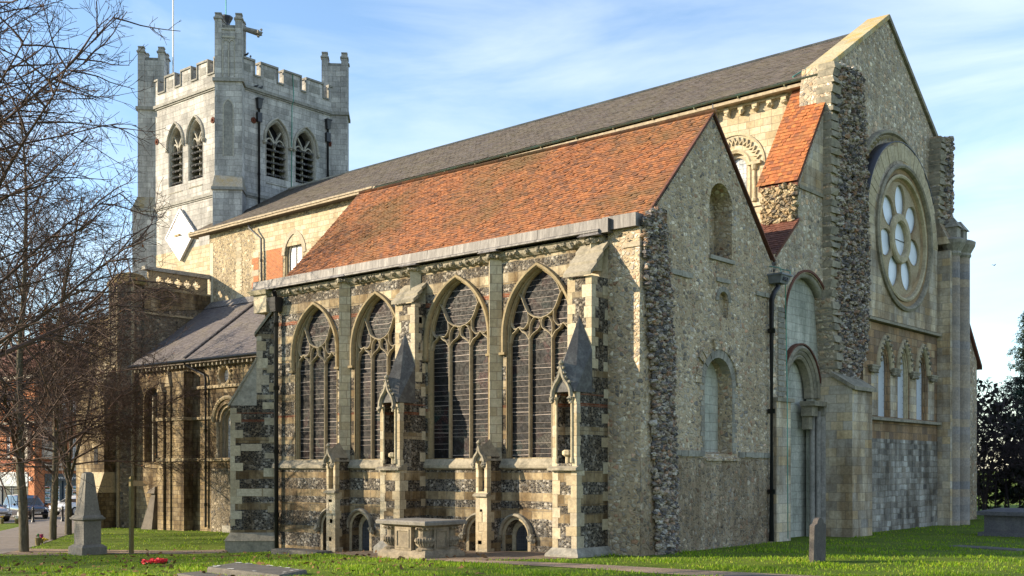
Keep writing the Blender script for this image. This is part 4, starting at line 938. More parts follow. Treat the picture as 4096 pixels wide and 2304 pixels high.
# broken stubs either side of the rose
def stub(prof, X, wi, n, r0, r1, w, seed, nm='broken_wall_stub'):
    b = MB()
    for i in range(len(prof) - 1):
        (z0, a0, b0), (z1, a1, b1) = prof[i], prof[i + 1]
        b.hexa([(X - 1.0, a0, z0), (X + wi, a0, z0), (X + wi, b0 - .12, z0), (X - 1.0, b0, z0), (X - 1.0, a1, z1), (X + wi, a1, z1), (X + wi, b1 - .12, z1), (X - 1.0, b1, z1)], 'upper_rubble')
    broken(b, [(z, a + .5, c) for z, a, c in prof], w, n, r0, r1, X + wi - .12, seed)
    rg = random.Random(seed); z = prof[0][0]                                  # squared stones down the left edge
    while z < prof[-1][0] - .2:
        a = np.interp(z, [p[0] for p in prof], [p[1] for p in prof]); h = rg.uniform(.14, .3)
        b.hexa([(X - .3, a - .012, z), (X + wi + rg.uniform(.0, .12), a - .012, z), (X + wi + rg.uniform(.05, .2), a + rg.uniform(.4, .8), z), (X - .3, a + .6, z), (X - .3, a - .012, z + h), (X + wi + rg.uniform(.0, .12), a - .012, z + h), (X + wi + rg.uniform(.05, .2), a + rg.uniform(.4, .8), z + h), (X - .3, a + .6, z + h)], 'weathered_stone')
        z += h + rg.uniform(.02, .2)
    return b.build(nm, church)
stub([(6.0, 41.15, 42.9), (7.5, 40.95, 44.0), (9.0, 40.72, 44.1), (11.2, 40.68, 44.2), (13.0, 40.68, 44.05), (15.0, 40.7, 43.95), (17.0, 40.75, 43.75), (18.2, 41.0, 43.55)], -18.7, .30, 5600, .045, .115, .38, 15)
stub([(13.9, 52.3, 53.75), (15.4, 52.35, 53.8), (17.2, 52.5, 53.8), (18.0, 52.6, 53.6)], -18.9, .5, 420, .08, .16, .3, 16)
# stepped buttress under the left stub
b = MB(); b.box(-19.2, -17.6, 40.87, 42.75, -.5, 5.62, 'facade_ashlar'); b.hexa([(-19.2, 40.87, 5.62), (-17.6, 40.87, 5.62), (-17.6, 42.75, 5.62), (-19.2, 42.75, 5.62), (-19.2, 40.9, 6.3), (-18.3, 40.9, 6.2), (-18.3, 42.7, 6.2), (-19.2, 42.7, 6.3)], 'facade_ashlar'); ob = b.build('buttress', church)
b = MB(); b.hexa([(-18.42, 40.75, 6.15), (-17.45, 40.75, 5.58), (-17.45, 42.88, 5.58), (-18.42, 42.88, 6.15), (-18.42, 40.75, 6.32), (-17.45, 40.75, 5.72), (-17.45, 42.88, 5.72), (-18.42, 42.88, 6.32)], 'weathered_stone'); b.build('weathering', ob)
# clasping buttress with shafts at the north-east corner
b = MB(); b.box(-19.4, -17.86, 52.3, 54.2, -.6, 12.6, 'facade_ashlar')
b.hexa([(-19.4, 52.3, 12.9), (-17.86, 52.3, 12.9), (-17.7, 54.3, 12.9), (-19.4, 54.3, 12.9), (-19.4, 52.3, 14.6), (-18.7, 52.3, 14.6), (-18.5, 53.4, 14.3), (-19.4, 53.6, 14.6)], 'facade_ashlar')
for x, y, h in ((-18.05, 53.1, 13.75), (-18.0, 53.85, 13.7)): b.box(x - .28, x + .3, y - .25, y + .25, 12.9, h, 'grey_stone'); b.hexa([(x - .4, y - .33, h), (x + .4, y - .33, h), (x + .4, y + .33, h), (x - .4, y + .33, h), (x - .4, y - .05, h + .45), (x + .1, y - .05, h + .45), (x + .1, y + .05, h + .45), (x - .4, y + .05, h + .45)], 'grey_stone')
ob = b.build('clasping_buttress', church)
for x, y, r_ in ((-17.92, 52.86, .30), (-17.86, 53.72, .40)):
    b = MB()
    for i in range(36): b.lathe(x, y, [(r_, -.5 + i * .36), (r_, -.5 + (i + 1) * .36 - .012)], 14, 'shaft_stone', True)
    b.lathe(x, y, [(r_ - .01, -.5), (r_ - .01, 12.45)], 14, 'shaft_stone', True); b.build('shaft', ob)
    b = MB(); b.lathe(x, y, [(r_ + .02, 12.4), (r_ + .08, 12.5), (r_ + .05, 12.6), (r_ + .25, 12.95), (r_ + .28, 13.1), (r_ + .1, 13.2)], 10, 'grey_stone'); b.build('capital', ob)
b = MB(); b.plate(E(-19.2), [(54.1, -.6), (60.2, -.6), (60.2, 8.15), (57.0, 11.5), (54.1, 13.5)], [], -.6, 0, 'gable_rubble')
b.build('north_aisle_wall', church)
b = MB(); b.hexa([(-20, 60.6, 7.75), (-19.05, 60.6, 7.75), (-19.05, 56.5, 12.0), (-20, 56.5, 12.0), (-20, 60.6, 7.95), (-19.05, 60.6, 7.95), (-19.05, 56.5, 12.25), (-20, 56.5, 12.25)], 'red_tile'); b.build('verge_tiles', church)

# ---- end of the ruined aisle: raking wall, great blind arch
e187 = E(-18.7)
b = MB()
b.plate(e187, [(36.5, -.6), (41.6, -.6), (41.6, 17.5), (38.58, 13.1), (38.58, 11.7), (37.0, 10.45), (36.5, 10.1)], [opening(39.45, 1.86, -.7, 8.05, 1.86, 12, True)], -1.45, 0, 'upper_rubble')
b.plate(E(-18.69), [(38.7, 13.1), (41.55, 13.1), (41.55, 17.35)], [], -.1, 0, 'facade_ashlar'); b.fbox(e187, 38.6, 41.4, 12.96, 13.1, -.1, .06, 'weathered_stone')
ra = b.build('raking_wall', church)
b = MB(); tiles(b, -20.3, -18.62, (38.38, 13.18), (41.5, 17.72), 0.19, 0.19, 'bright_tile', th=.02, seed=21, jit=.008); b.hexa([(-20.25, 38.45, 13.0), (-18.66, 38.45, 13.0), (-18.66, 41.5, 17.5), (-20.25, 41.5, 17.5), (-20.25, 38.45, 13.17), (-18.66, 38.45, 13.17), (-18.66, 41.5, 17.66), (-20.25, 41.5, 17.66)], 'red_tile'); b.build('tiled_slope', ra)
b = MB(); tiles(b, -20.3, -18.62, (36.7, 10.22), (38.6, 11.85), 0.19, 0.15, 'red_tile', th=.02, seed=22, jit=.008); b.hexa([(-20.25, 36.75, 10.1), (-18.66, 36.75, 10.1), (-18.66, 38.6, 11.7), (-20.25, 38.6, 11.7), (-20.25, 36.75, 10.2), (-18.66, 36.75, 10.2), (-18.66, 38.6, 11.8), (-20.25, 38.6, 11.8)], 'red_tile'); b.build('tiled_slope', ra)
b = MB(); rg = random.Random(31)
for i in range(330): b.lump((rg.uniform(-20.1, -18.75), 38.56 - rg.uniform(-.02, .12), rg.uniform(11.75, 13.1)), rg.uniform(.06, .13), 'pale_flint', .8)
b.build('broken_wall_end', ra); b = MB()
for i in range(60): b.lump((rg.uniform(-19.2, -18.7), 36.75 + rg.uniform(-.2, .1), rg.uniform(9.3, 10.2)), rg.uniform(.06, .12), 'broken_flint', .8)
b.build('broken_wall_end', ra)
b = MB(); b.plate(e187, opening(39.45, 1.9, -.7, 8.05, 1.9, 12, True), [opening(39.35, 1.15, -.8, 5.7, 1.15, 10, True)], -.60, -.36, 'pale_block'); ba = b.build('blind_arch', church)
b = MB(); b.sweep(e187, arch_pts(39.45, 1.9, 8.0, 1.95, 14, True), [(0, 0), (0, .05), (.09, .05), (.09, 0)], 'red_tile'); b.build('tile_hood', ba)
b = MB(); b.sweep(e187, arch_pts(39.45, 1.7, 8.0, 1.76, 14, True), [(0, -.36), (0, -.08), (.15, -.05), (.19, -.05), (.19, -.36)], 'grey_stone', smooth=True); b.sweep(e187, [(41.15, 8.0), (41.15, 5.2)], [(0, -.36), (0, -.08), (.15, -.05), (.19, -.05), (.19, -.36)], 'grey_stone'); b.build('arch_roll', ba)
b = MB()
for i, (r_, w_) in enumerate(((1.50, -.20), (1.36, -.28), (1.20, -.34))): b.sweep(e187, arch_pts(39.35, r_ - .06, 5.3, r_ + .02 + .3, 12, True), [(-.09, w_ - .3), (-.09, w_), (0, w_ + .07), (.10, w_), (.10, w_ - .3)], 'weathered_stone')
b.build('arch_order', ba)
b = MB(); b.sweep(e187, arch_pts(39.35, 1.60, 5.35, 1.9, 12, True), [(0, -.36), (0, -.16), (.055, -.16), (.055, -.36)], 'red_tile'); b.build('tile_hood', ba)
b = MB(); b.plate(e187, [(37.6, -.6), (41, -.6), (41, 7.2), (37.6, 7.2)], [opening(38.62, .36, 2.8, 5.0, .55, 7)], -.95, -.72, 'pale_block'); b.build('blocking_wall', ba)
b = MB(); b.plate(e187, opening(38.62, .4, 2.7, 5.0, .6, 7), [], -.94, -.90, 'grey_board'); b.build('boarded_window', ba)
b = MB(); b.fbox(e187, 38.3, 39.32, 1.14, 1.8, -.74, -.70, 'worn_plaque'); b.fbox(e187, 38.28, 39.34, 1.78, 1.84, -.74, -.66, 'grey_stone'); b.fbox(e187, 38.28, 39.34, 1.06, 1.14, -.74, -.64, 'grey_stone'); b.fbox(e187, 39.30, 39.36, 1.1, 1.8, -.74, -.66, 'grey_stone'); b.build('memorial_plaque', ba)
b = MB(); b.fbox(e187, 39.75, 41.35, 4.98, 5.16, -.5, .10, 'weathered_stone'); b.fbox(e187, 39.85, 40.35, 4.6, 4.98, -.5, -.05, 'weathered_stone'); b.fbox(e187, 40.75, 41.25, 4.66, 4.98, -.5, .04, 'grey_stone'); b.fbox(e187, 39.95, 40.2, 4.1, 4.6, -.5, -.2, 'weathered_stone'); b.build('capital', ba)
for y, r_, x in ((40.62, .10, -18.86), (41.0, .24, -18.86), (40.4, .1, -19.0)):
    b = MB(); b.lathe(x, y, [(r_, -.5), (r_, 4.8)], 12, 'grey_stone', True); b.build('shaft', ba)
b = MB(); b.fbox(e187, 36.62, 37.72, -.5, 5.0, -.1, .13, 'facade_ashlar'); b.fbox(e187, 36.58, 37.9, 5.0, 5.14, -.1, .2, 'weathered_stone'); b.build('pilaster', church)
b = MB()
for z in range(17): b.fbox(e187, 36.95, 37.45 + .15 * (z % 2), 5.2 + z * .19, 5.36 + z * .19, -.05, .03, 'grey_stone')
b.build('quoin_strip', church)
# cast iron rainwater pipe and dated hopper at the chapel corner
b = MB(); pipe_run(b, [(-18.42, 36.45, 9.15), (-18.42, 36.42, 8.98), (-18.45, 36.2, 8.78), (-18.5, 36.1, 8.5), (-18.5, 36.1, .05)], .095, 'black_iron', 2.2); dp = b.build('drainpipe', church)
b = MB(); b.hexa([(-18.66, 36.2, 9.12), (-18.22, 36.2, 9.12), (-18.22, 36.75, 9.12), (-18.66, 36.75, 9.12), (-18.68, 36.1, 9.4), (-18.12, 36.1, 9.4), (-18.12, 36.85, 9.4), (-18.68, 36.85, 9.4)], 'grey_lead'); b.box(-18.68, -18.08, 36.06, 36.9, 9.39, 9.45, 'grey_lead')
for q in ((-18.15, 36.12), (-18.15, 36.84)): b.tube([(q[0], q[1], 9.42), (q[0], q[1], 9.6), (-18.6, q[1], 9.72)], .016, 5, 'verdigris')
hop = b.build('rainwater_hopper', dp)
def text(body, fr, u, v, w_, size, m, name, root, ext=.004, align='LEFT', local=True):
    cu = bpy.data.curves.new(name, 'FONT'); cu.body = body; cu.size = size; cu.extrude = ext; cu.align_x = align
    to = bpy.data.objects.new(name, cu); COL.objects.link(to); dg = bpy.context.evaluated_depsgraph_get(); dg.update()
    me = bpy.data.meshes.new_from_object(to.evaluated_get(dg)); bpy.data.objects.remove(to)
    b = MB(); b.add([fr(u + p.co.x, v + p.co.y, w_ + p.co.z) for p in me.vertices], [tuple(p.vertices) for p in me.polygons], m)
    return b.build(name, root)
text('1762', E(-18.15), 36.26, 9.2, 0.0, .19, 'dark_lead', 'date_figures', hop, .03)
b = MB(); b.tube([(-18.5, 37.15, 9.2), (-18.45, 37.2, 5.2), (-18.42, 37.2, .1)], .018, 5, 'verdigris'); b.build('earth_cable', church)
b = MB(); pipe_run(b, [(-35.5, 27.7, 9.55), (-35.55, 27.85, 9.2), (-35.55, 27.88, -.75)], .085, 'black_iron', 2.4); dp = b.build('drainpipe', church)
b = MB(); b.hexa([(-35.7, 27.7, 8.75), (-35.4, 27.7, 8.75), (-35.4, 28, 8.75), (-35.7, 28, 8.75), (-35.8, 27.6, 9.3), (-35.3, 27.6, 9.3), (-35.3, 28, 9.3), (-35.8, 28, 9.3)], 'black_iron'); b.build('rainwater_hopper', dp)

# ================================================================ SOUTH AISLE
s365 = S(36.5); OCC = (-51.0, 7.65)
b = MB()
b.plate(s365, [(-66.5, -1.6), (-36.6, -1.6), (-36.6, 8.5), (-66.5, 8.5)], [opening(-50.75, .95, 3.2, 5.15, .95, 10, True), circ(*OCC, .46, 20, .46), opening(-58.0, .8, 3.0, 6.6, .7, 6)], -.7, 0, 'aisle_ashlar')
b.fbox(s365, -52.2, -36.7, -1.5, 2.6, -.1, .012, 'aisle_rubble')
b.build('aisle_wall', church)
b = MB(); b.plate(s365, opening(-50.75, .56, 3.1, 5.1, .56, 9, True), [], -.5, -.44, 'clear_leaded'); win = b.build('aisle_window', church)
b = MB()
for o_, i_, w0, w1, m in ((.95, .78, -.3, -.10, 'aisle_stone'), (.79, .64, -.42, -.24, 'weathered_stone'), (.66, .52, -.55, -.38, 'aisle_stone')): b.plate(s365, opening(-50.75, o_, 3.2, 5.15, o_, 10, True), [opening(-50.75, i_, 3.1, 5.15, i_, 10, True)], w0, w1, m)
b.sweep(s365, arch_pts(-50.75, 1.15, 5.15, 1.2, 10, True), [(0, 0), (0, .07), (.1, .12), (.2, .07), (.2, 0)], 'aisle_stone'); b.build('window_surround', win)
for sx in (-1, 1): x = -50.75 + sx * .86; b = MB(); b.lathe(x, 36.52, [(.14, 3.2), (.14, 3.36), (.085, 3.44), (.08, 4.85), (.12, 4.95), (.15, 5.12)], 9, 'weathered_stone'); b.build('nook_shaft', win)
b = MB(); b.plate(s365, circ(*OCC, .42, 20), [], -.4, -.3, 'clear_leaded'); win = b.build('round_window', church)
b = MB(); b.sweep(s365, circ(*OCC, .44, 22)[::-1], [(0, -.3), (0, .05), (.06, .08), (.14, .05), (.14, 0)], 'aisle_stone', closed=True)
for k in range(16): b.lump(s365(OCC[0] + .6 * math.cos(k * .393), OCC[1] + .6 * math.sin(k * .393), .03), .07, 'aisle_stone', 1)
b.build('window_surround', win)
b = MB(); b.plate(s365, opening(-58.0, .85, 2.9, 6.6, .75, 6), [], -.66, -.5, 'dark_leaded'); win = b.build('aisle_window', church)
b = MB()
for x in (-58.4, -57.6): b.fbox(s365, x - .05, x + .05, 3, 6.9, -.5, -.3, 'weathered_stone')
b.build('mullion', win)
for z, h, x0, x1 in ((6.98, .16, -57.2, -36.7), (5.30, .15, -57.2, -52.0), (3.02, .16, -56.9, -36.7)):
    b = MB(); b.fbox(s365, x0, x1, z, z + h, -.05, .12, 'aisle_stone')
    for k in range(int((x1 - x0) / .3)): b.fbox(s365, x0 + .05 + k * .3, x0 + .2 + k * .3, z + .03, z + h - .03, .1, .145, 'aisle_stone')
    b.build('string_course', church)
def aisle_buttress(xa, xb, y, top, gh):
    b = MB(); b.box(xa, xb, y, 36.49, -1.4, top, 'aisle_ashlar')
    if gh: c = (xa + xb) / 2; b.add([(xa - .05, y - .06, top), (xb + .05, y - .06, top), (c, y - .06, top + gh), (xa - .05, 36.49, top), (xb + .05, 36.49, top), (c, 36.49, top + gh)], [(0, 1, 2), (0, 2, 5, 3), (1, 4, 5, 2), (0, 3, 4, 1)], 'aisle_stone'); b.lathe(c, y, [(.06, top + gh - .05), (.03, top + gh + .08), (.07, top + gh + .14), (0, top + gh + .22)], 6, 'aisle_stone')
    for z in (5.28, 3.0): b.box(xa - .07, xb + .07, y - .08, 36.48, z, z + .18, 'aisle_stone')
    return b.build('aisle_buttress', church)
aisle_buttress(-55.05, -53.9, 35.9, 8.0, 0); aisle_buttress(-56.15, -55.6, 35.7, 6.9, .55); aisle_buttress(-55.5, -55.1, 35.82, 7.2, .8)
b = MB(); b.hexa([(-58.0, 35.6, -1.4), (-56.7, 35.6, -1.4), (-56.7, 36.45, -1.4), (-58.0, 36.45, -1.4), (-57.05, 35.9, 1.25), (-56.7, 35.9, 1.25), (-56.7, 36.45, 1.35), (-57.05, 36.45, 1.35)], 'ledger_dark'); b.hexa([(-57.3, 35.7, 1.2), (-56.5, 35.7, 1.2), (-56.5, 36.45, 1.2), (-57.3, 36.45, 1.2), (-57.2, 35.75, 1.34), (-56.5, 35.75, 1.6), (-56.5, 36.45, 1.6), (-57.2, 36.45, 1.34)], 'ledger_dark'); b.build('sloping_buttress', church)
b = MB(); b.fbox(s365, -51.0, -36.7, -1.5, -.45, -.05, .16, 'grey_stone'); b.cyl(s365, -50.2, -.2, .0, .17, .16, 10, 'shadow_void'); b.build('aisle_plinth', church)
b = MB(); n0 = 0
tiles(b, -59.4, -35.9, (36.0, 8.62), (41.45, 12.72), .30, .19, 'purple_slate', th=.012, seed=14, jit=.004)
b.add([(-59.4, 36.02, 8.56), (-36, 36.02, 8.56), (-36, 41.5, 12.67), (-59.4, 41.5, 12.67)], [(0, 1, 2, 3)], 'dark_lead'); rf = b.build('aisle_roof', church)
b = MB()
for o in (-.05, .05): b.tube([(-54.05 + o, 35.98, 8.70), (-54.05 + o, 41.45, 12.82)], .05, 6, 'sheet_lead')
b.add([(-59.4, 41.0, 12.46), (-36, 41.0, 12.46), (-36, 41.48, 12.92), (-59.4, 41.48, 12.92)], [(0, 1, 2, 3)], 'sheet_lead'); b.build('lead_roll', rf)
b = MB(); b.tube([(-59.5, 35.93, 8.55), (-35.95, 35.93, 8.55)], .07, 8, 'grey_iron'); b.box(-59.4, -36.6, 36.0, 36.5, 8.38, 8.5, 'timber_soffit')
for k in range(60): b.box(-59.2 + k * .38, -59.1 + k * .38, 36.1, 36.49, 8.2, 8.38, 'weathered_stone')
b.build('gutter', rf)
b = MB(); pipe_run(b, [(-54.0, 35.95, 8.5), (-53.9, 36.1, 8.3), (-52.65, 36.36, 7.75), (-52.55, 36.38, 7.5), (-52.55, 36.38, -.6)], .065, 'black_iron'); b.build('drainpipe', church)

# ---- wall with the pierced parapet, stair turret, west block
eq = E(-59.45); b = MB(); QY = [37.92, 38.58, 39.22, 39.86, 40.50]
b.plate(eq, [(36.9, 8.0), (41.49, 8.0), (41.49, 13.35), (36.9, 13.35)], [], -.5, 0, 'aisle_rubble')
b.plate(eq, [(36.9, 11.9), (41.49, 12.5), (41.49, 13.34), (36.9, 13.34)], [], -.2, .05, 'aisle_ashlar'); pw = b.build('parapet_wall', church)
b = MB(); hl = []
for i, y in enumerate(QY):
    q = []; z0 = 13.86
    for k in range(32):
        a = 2 * math.pi * k / 32; r_ = .175 + .095 * abs(math.cos(2 * a)) ** .7; q.append((y + r_ * math.cos(a) * 1.0, z0 + r_ * math.sin(a)))
    hl.append(q)
b.plate(eq, [(37.2, 13.36), (41.3, 13.36), (41.3, 14.38), (37.2, 14.38)], hl, -.18, .0, 'aisle_stone'); b.build('pierced_parapet', pw)
b = MB(); b.hexa([(-59.75, 36.9, 14.36), (-59.33, 36.9, 14.36), (-59.33, 41.45, 14.36), (-59.75, 41.45, 14.36), (-59.7, 36.9, 14.58), (-59.4, 36.9, 14.58), (-59.4, 41.45, 14.62), (-59.7, 41.45, 14.62)], 'grey_stone'); b.fbox(eq, 36.95, 41.45, 13.28, 13.40, -.1, .1, 'aisle_stone'); b.fbox(eq, 36.95, 41.4, 11.75, 11.87, -.1, .08, 'aisle_stone'); b.build('coping', pw)
TX, TY = -60.75, 36.75
b = MB(); b.lathe(TX, TY, [(1.12, -1.4), (1.12, 13.25), (1.2, 13.3), (1.2, 13.5)], 8, 'aisle_rubble', rot=R(22.5))
for k in range(8):
    q = R(22.5 + 45 * k); b.lathe(TX + 1.1 * math.cos(q), TY + 1.1 * math.sin(q), [(.10, -1.3), (.10, 13.3)], 6, 'aisle_stone')
tw = b.build('stair_turret', church)
b = MB(); b.lathe(TX, TY, [(1.34, 13.45), (1.30, 13.6), (.75, 14.15), (.0, 14.35)], 16, 'mossy_stone', rot=R(10)); b.build('turret_cap', tw)
b = MB(); b.box(-66.6, -61.2, 37.4, 42.7, -1.5, 12.0, 'aisle_ashlar'); b.hexa([(-66.7, 37.2, 12), (-61.2, 37.2, 12), (-61.2, 42.74, 12), (-66.7, 42.74, 12), (-66.7, 42.5, 13.6), (-61.2, 42.5, 13.6), (-61.2, 42.74, 13.7), (-66.7, 42.74, 13.7)], 'grey_stone')
b.build('west_porch', church)
b = MB(); b.box(-62.1, -60.6, 35.0, 36.48, 2.3, 7.6, 'aisle_ashlar'); b.box(-62.4, -60.55, 34.55, 36.47, -1.5, 1.2, 'aisle_ashlar'); b.hexa([(-62.4, 34.55, 1.2), (-60.55, 34.55, 1.2), (-60.55, 36.47, 1.2), (-62.4, 36.47, 1.2), (-62.1, 35.0, 2.4), (-60.59, 35.0, 2.4), (-60.59, 36.47, 2.4), (-62.1, 36.47, 2.4)], 'aisle_stone'); b.hexa([(-62.15, 34.9, 7.6), (-60.55, 34.9, 7.6), (-60.55, 36.47, 7.6), (-62.15, 36.47, 7.6), (-62.1, 36.2, 9.4), (-60.6, 36.2, 9.4), (-60.6, 36.47, 9.4), (-62.1, 36.47, 9.4)], 'aisle_stone'); b.box(-61.7, -61.3, 34.985, 35.2, 2.9, 3.9, 'shadow_void'); b.build('porch_buttress', church)

# ================================================================ TOWER
TX0, TX1, TY0, TY1 = -68.75, -59.25, 42.75, 52.25
st, et = S(TY0), E(TX1); TC = ((TX0 + TX1) / 2, (TY0 + TY1) / 2)
SW = [(-65.10, .74, 21.35), (-62.86, .74, 21.4)]; EW = [(46.48, .84, 21.6), (48.88, .84, 21.65)]
b = MB()
b.plate(st, [(TX0, 9), (TX1, 9), (TX1, 26.9), (TX0, 26.9)], [opening(c, a, z, 24.0, 1.25, 8) for c, a, z in SW], -1.0, 0, 'tower_ashlar')
b.plate(et, [(TY0 + 1.0, 9), (TY1, 9), (TY1, 26.9), (TY0 + 1.0, 26.9)], [opening(c, a, z, 24.0, 1.3, 8) for c, a, z in EW], -1.0, -.004, 'tower_ashlar')
b.add([(TX1 - .002, TY0 + 1.0, 9), (TX1 - .002, TY0 + .002, 9), (TX1 - .002, TY0 + .002, 26.9), (TX1 - .002, TY0 + 1.0, 26.9)], [(0, 1, 2, 3)], 'tower_ashlar')
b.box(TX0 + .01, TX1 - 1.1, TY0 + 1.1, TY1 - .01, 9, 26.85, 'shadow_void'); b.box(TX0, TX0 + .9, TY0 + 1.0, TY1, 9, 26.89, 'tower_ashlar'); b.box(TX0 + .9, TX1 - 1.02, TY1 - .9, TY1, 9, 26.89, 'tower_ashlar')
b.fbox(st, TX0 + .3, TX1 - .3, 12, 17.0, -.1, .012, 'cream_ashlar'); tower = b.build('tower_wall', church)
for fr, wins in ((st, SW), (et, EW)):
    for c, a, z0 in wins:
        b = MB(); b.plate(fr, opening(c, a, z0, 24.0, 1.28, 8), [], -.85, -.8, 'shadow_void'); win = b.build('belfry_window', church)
        b = MB(); fp = opening(c, a, z0, 24.0, 1.25, 8)
        b.sweep(fr, fp, [(.06, .004), (.05, .03), (0, -.02), (-.03, -.06), (-.02, -.10), (-.06, -.14), (-.06, -.3), (.06, -.3)], 'tower_stone'); b.build('jamb_moulding', win)
        b = MB(); b.sweep(fr, [(c - a - .10, 23.85)] + arch_pts(c, a + .10, 24.0, 1.42, 9) + [(c + a + .10, 23.85)], [(0, 0), (0, .10), (.05, .16), (.13, .10), (.14, 0)], 'tower_stone')
        for sx in (-1, 1):
            if (c, sx) in ((SW[0][0], 1), (SW[1][0], -1)): continue
            b.lump(fr(c + sx * (a + .2), 23.76, .07), .13, 'tower_stone', 1)
        b.build('hood_mould', win)
        b = MB(); pr = [(-.04, -.36), (-.04, -.19), (.04, -.19), (.04, -.36)]
        b.sweep(fr, [(c, 23.45), (c, 24.0)], pr, 'tower_stone'); b.fbox(fr, c - .04, c + .04, z0, 23.5, -.5, -.32, 'tower_stone')
        for sx in (-1, 1):
            b.sweep(fr, smooth_path([(c, 23.7), (c + sx * .12, 24.1), (c + sx * .34, 24.45), (c + sx * .50, 24.7)], 4), pr, 'tower_stone')
            b.sweep(fr, smooth_path([(c + sx * (a - .06), 23.7), (c + sx * (a * .75), 24.05), (c + sx * .36, 24.15), (c + sx * .14, 23.95), (c, 23.6)], 4), pr, 'tower_stone')
        b.build('tracery', win)
        b = MB(); k = 0
        for i in range(6):
            z = z0 + .16 + i * .40
            for j in range(9):
                x0 = c - a + .02 + j * (2 * a - .04) / 9; x1 = x0 + (2 * a - .04) / 9 - .01
                b.hexa([fr(x0, z, -.20), fr(x1, z, -.20), fr(x1, z + .22, -.8), fr(x0, z + .22, -.8), fr(x0, z + .09, -.10), fr(x1, z + .09, -.10), fr(x1, z + .32, -.8), fr(x0, z + .32, -.8)], 'louvre_slate')
                b.lump(fr((x0 + x1) / 2, z + .02, -.14), .06, 'louvre_slate', 1)
        b.build('louvre', win)
        b = MB(); b.hexa([fr(c - a, z0 - .02, -.6), fr(c + a, z0 - .02, -.6), fr(c + a, z0 - .5, .02), fr(c - a, z0 - .5, .02), fr(c - a, z0 + .02, -.6), fr(c + a, z0 + .02, -.6), fr(c + a, z0 - .45, .05), fr(c - a, z0 - .45, .05)], 'tower_stone'); b.build('sill', win)
def ring(z0, z1, pr, nm, m='tower_stone'):
    b = MB(); b.box(TX0 - pr, TX1 + pr, TY0 - pr, TY1 + pr, z0, z1, m); b.box(TX0 - pr * .5, TX1 + pr * .5, TY0 - pr * .5, TY1 + pr * .5, z0 - .1, z0 - .002, m); return b.build(nm, church)
ring(26.86, 27.05, .16, 'string_course', 'tower_dark_stone'); ring(20.05, 20.25, .12, 'string_course', 'tower_dark_stone')
# battlements
b = MB(); cop = MB()
for fr, e0, e1, mer in ((st, TX0, TX1, [(-67.95, -67.2), (-66.3, -65.2), (-64.45, -63.35), (-62.6, -61.5), (-60.75, -60.2)]), (et, TY0, TY1, [(43.4, 44.65), (45.2, 46.5), (47.05, 48.45), (48.95, 50.35), (50.9, 51.8)])):
    pts = [(e0 + .6, 27.05)]
    for a, c in mer: pts += [(a, 27.85), (a, 28.72), (c, 28.72), (c, 27.85)]
    pts = [(mer[0][0], 27.04), (mer[-1][1], 27.04)] + pts[1:][::-1]
    b.plate(fr, pts, [], -.45, -.002, 'tower_ashlar')
    lf = [mer[0][0]] ; prev = None
    for a, c in mer:
        cop.fbox(fr, a - .07, c + .07, 28.724, 28.85, -.52, .08, 'tower_dark_stone'); cop.fbox(fr, a - .07, a - .002, 27.85, 28.72, -.1, .07, 'tower_dark_stone'); cop.fbox(fr, c + .002, c + .07, 27.85, 28.72, -.1, .07, 'tower_dark_stone')
        if prev is not None: cop.fbox(fr, prev - .0, a + .0, 27.80, 27.90, -.52, .08, 'tower_dark_stone')
        if c - a > .7: cop.fbox(fr, a + .25, c - .25, 27.95, 28.45, -.05, .012, 'tower_dark_stone')
        prev = c
b.box(TX0 + .5, TX0 + .95, TY0 + .5, TY1 - .5, 27.04, 28.3, 'tower_ashlar'); b.box(TX0 + .95, TX1 - .5, TY1 - .95, TY1 - .5, 27.04, 28.3, 'tower_ashlar'); b.box(TX0 + .5, TX1 - .5, TY0 + .5, TY1 - .5, 27.04, 27.2, 'dark_lead')
par = b.build('battlements', church); cop.build('parapet_coping', par)
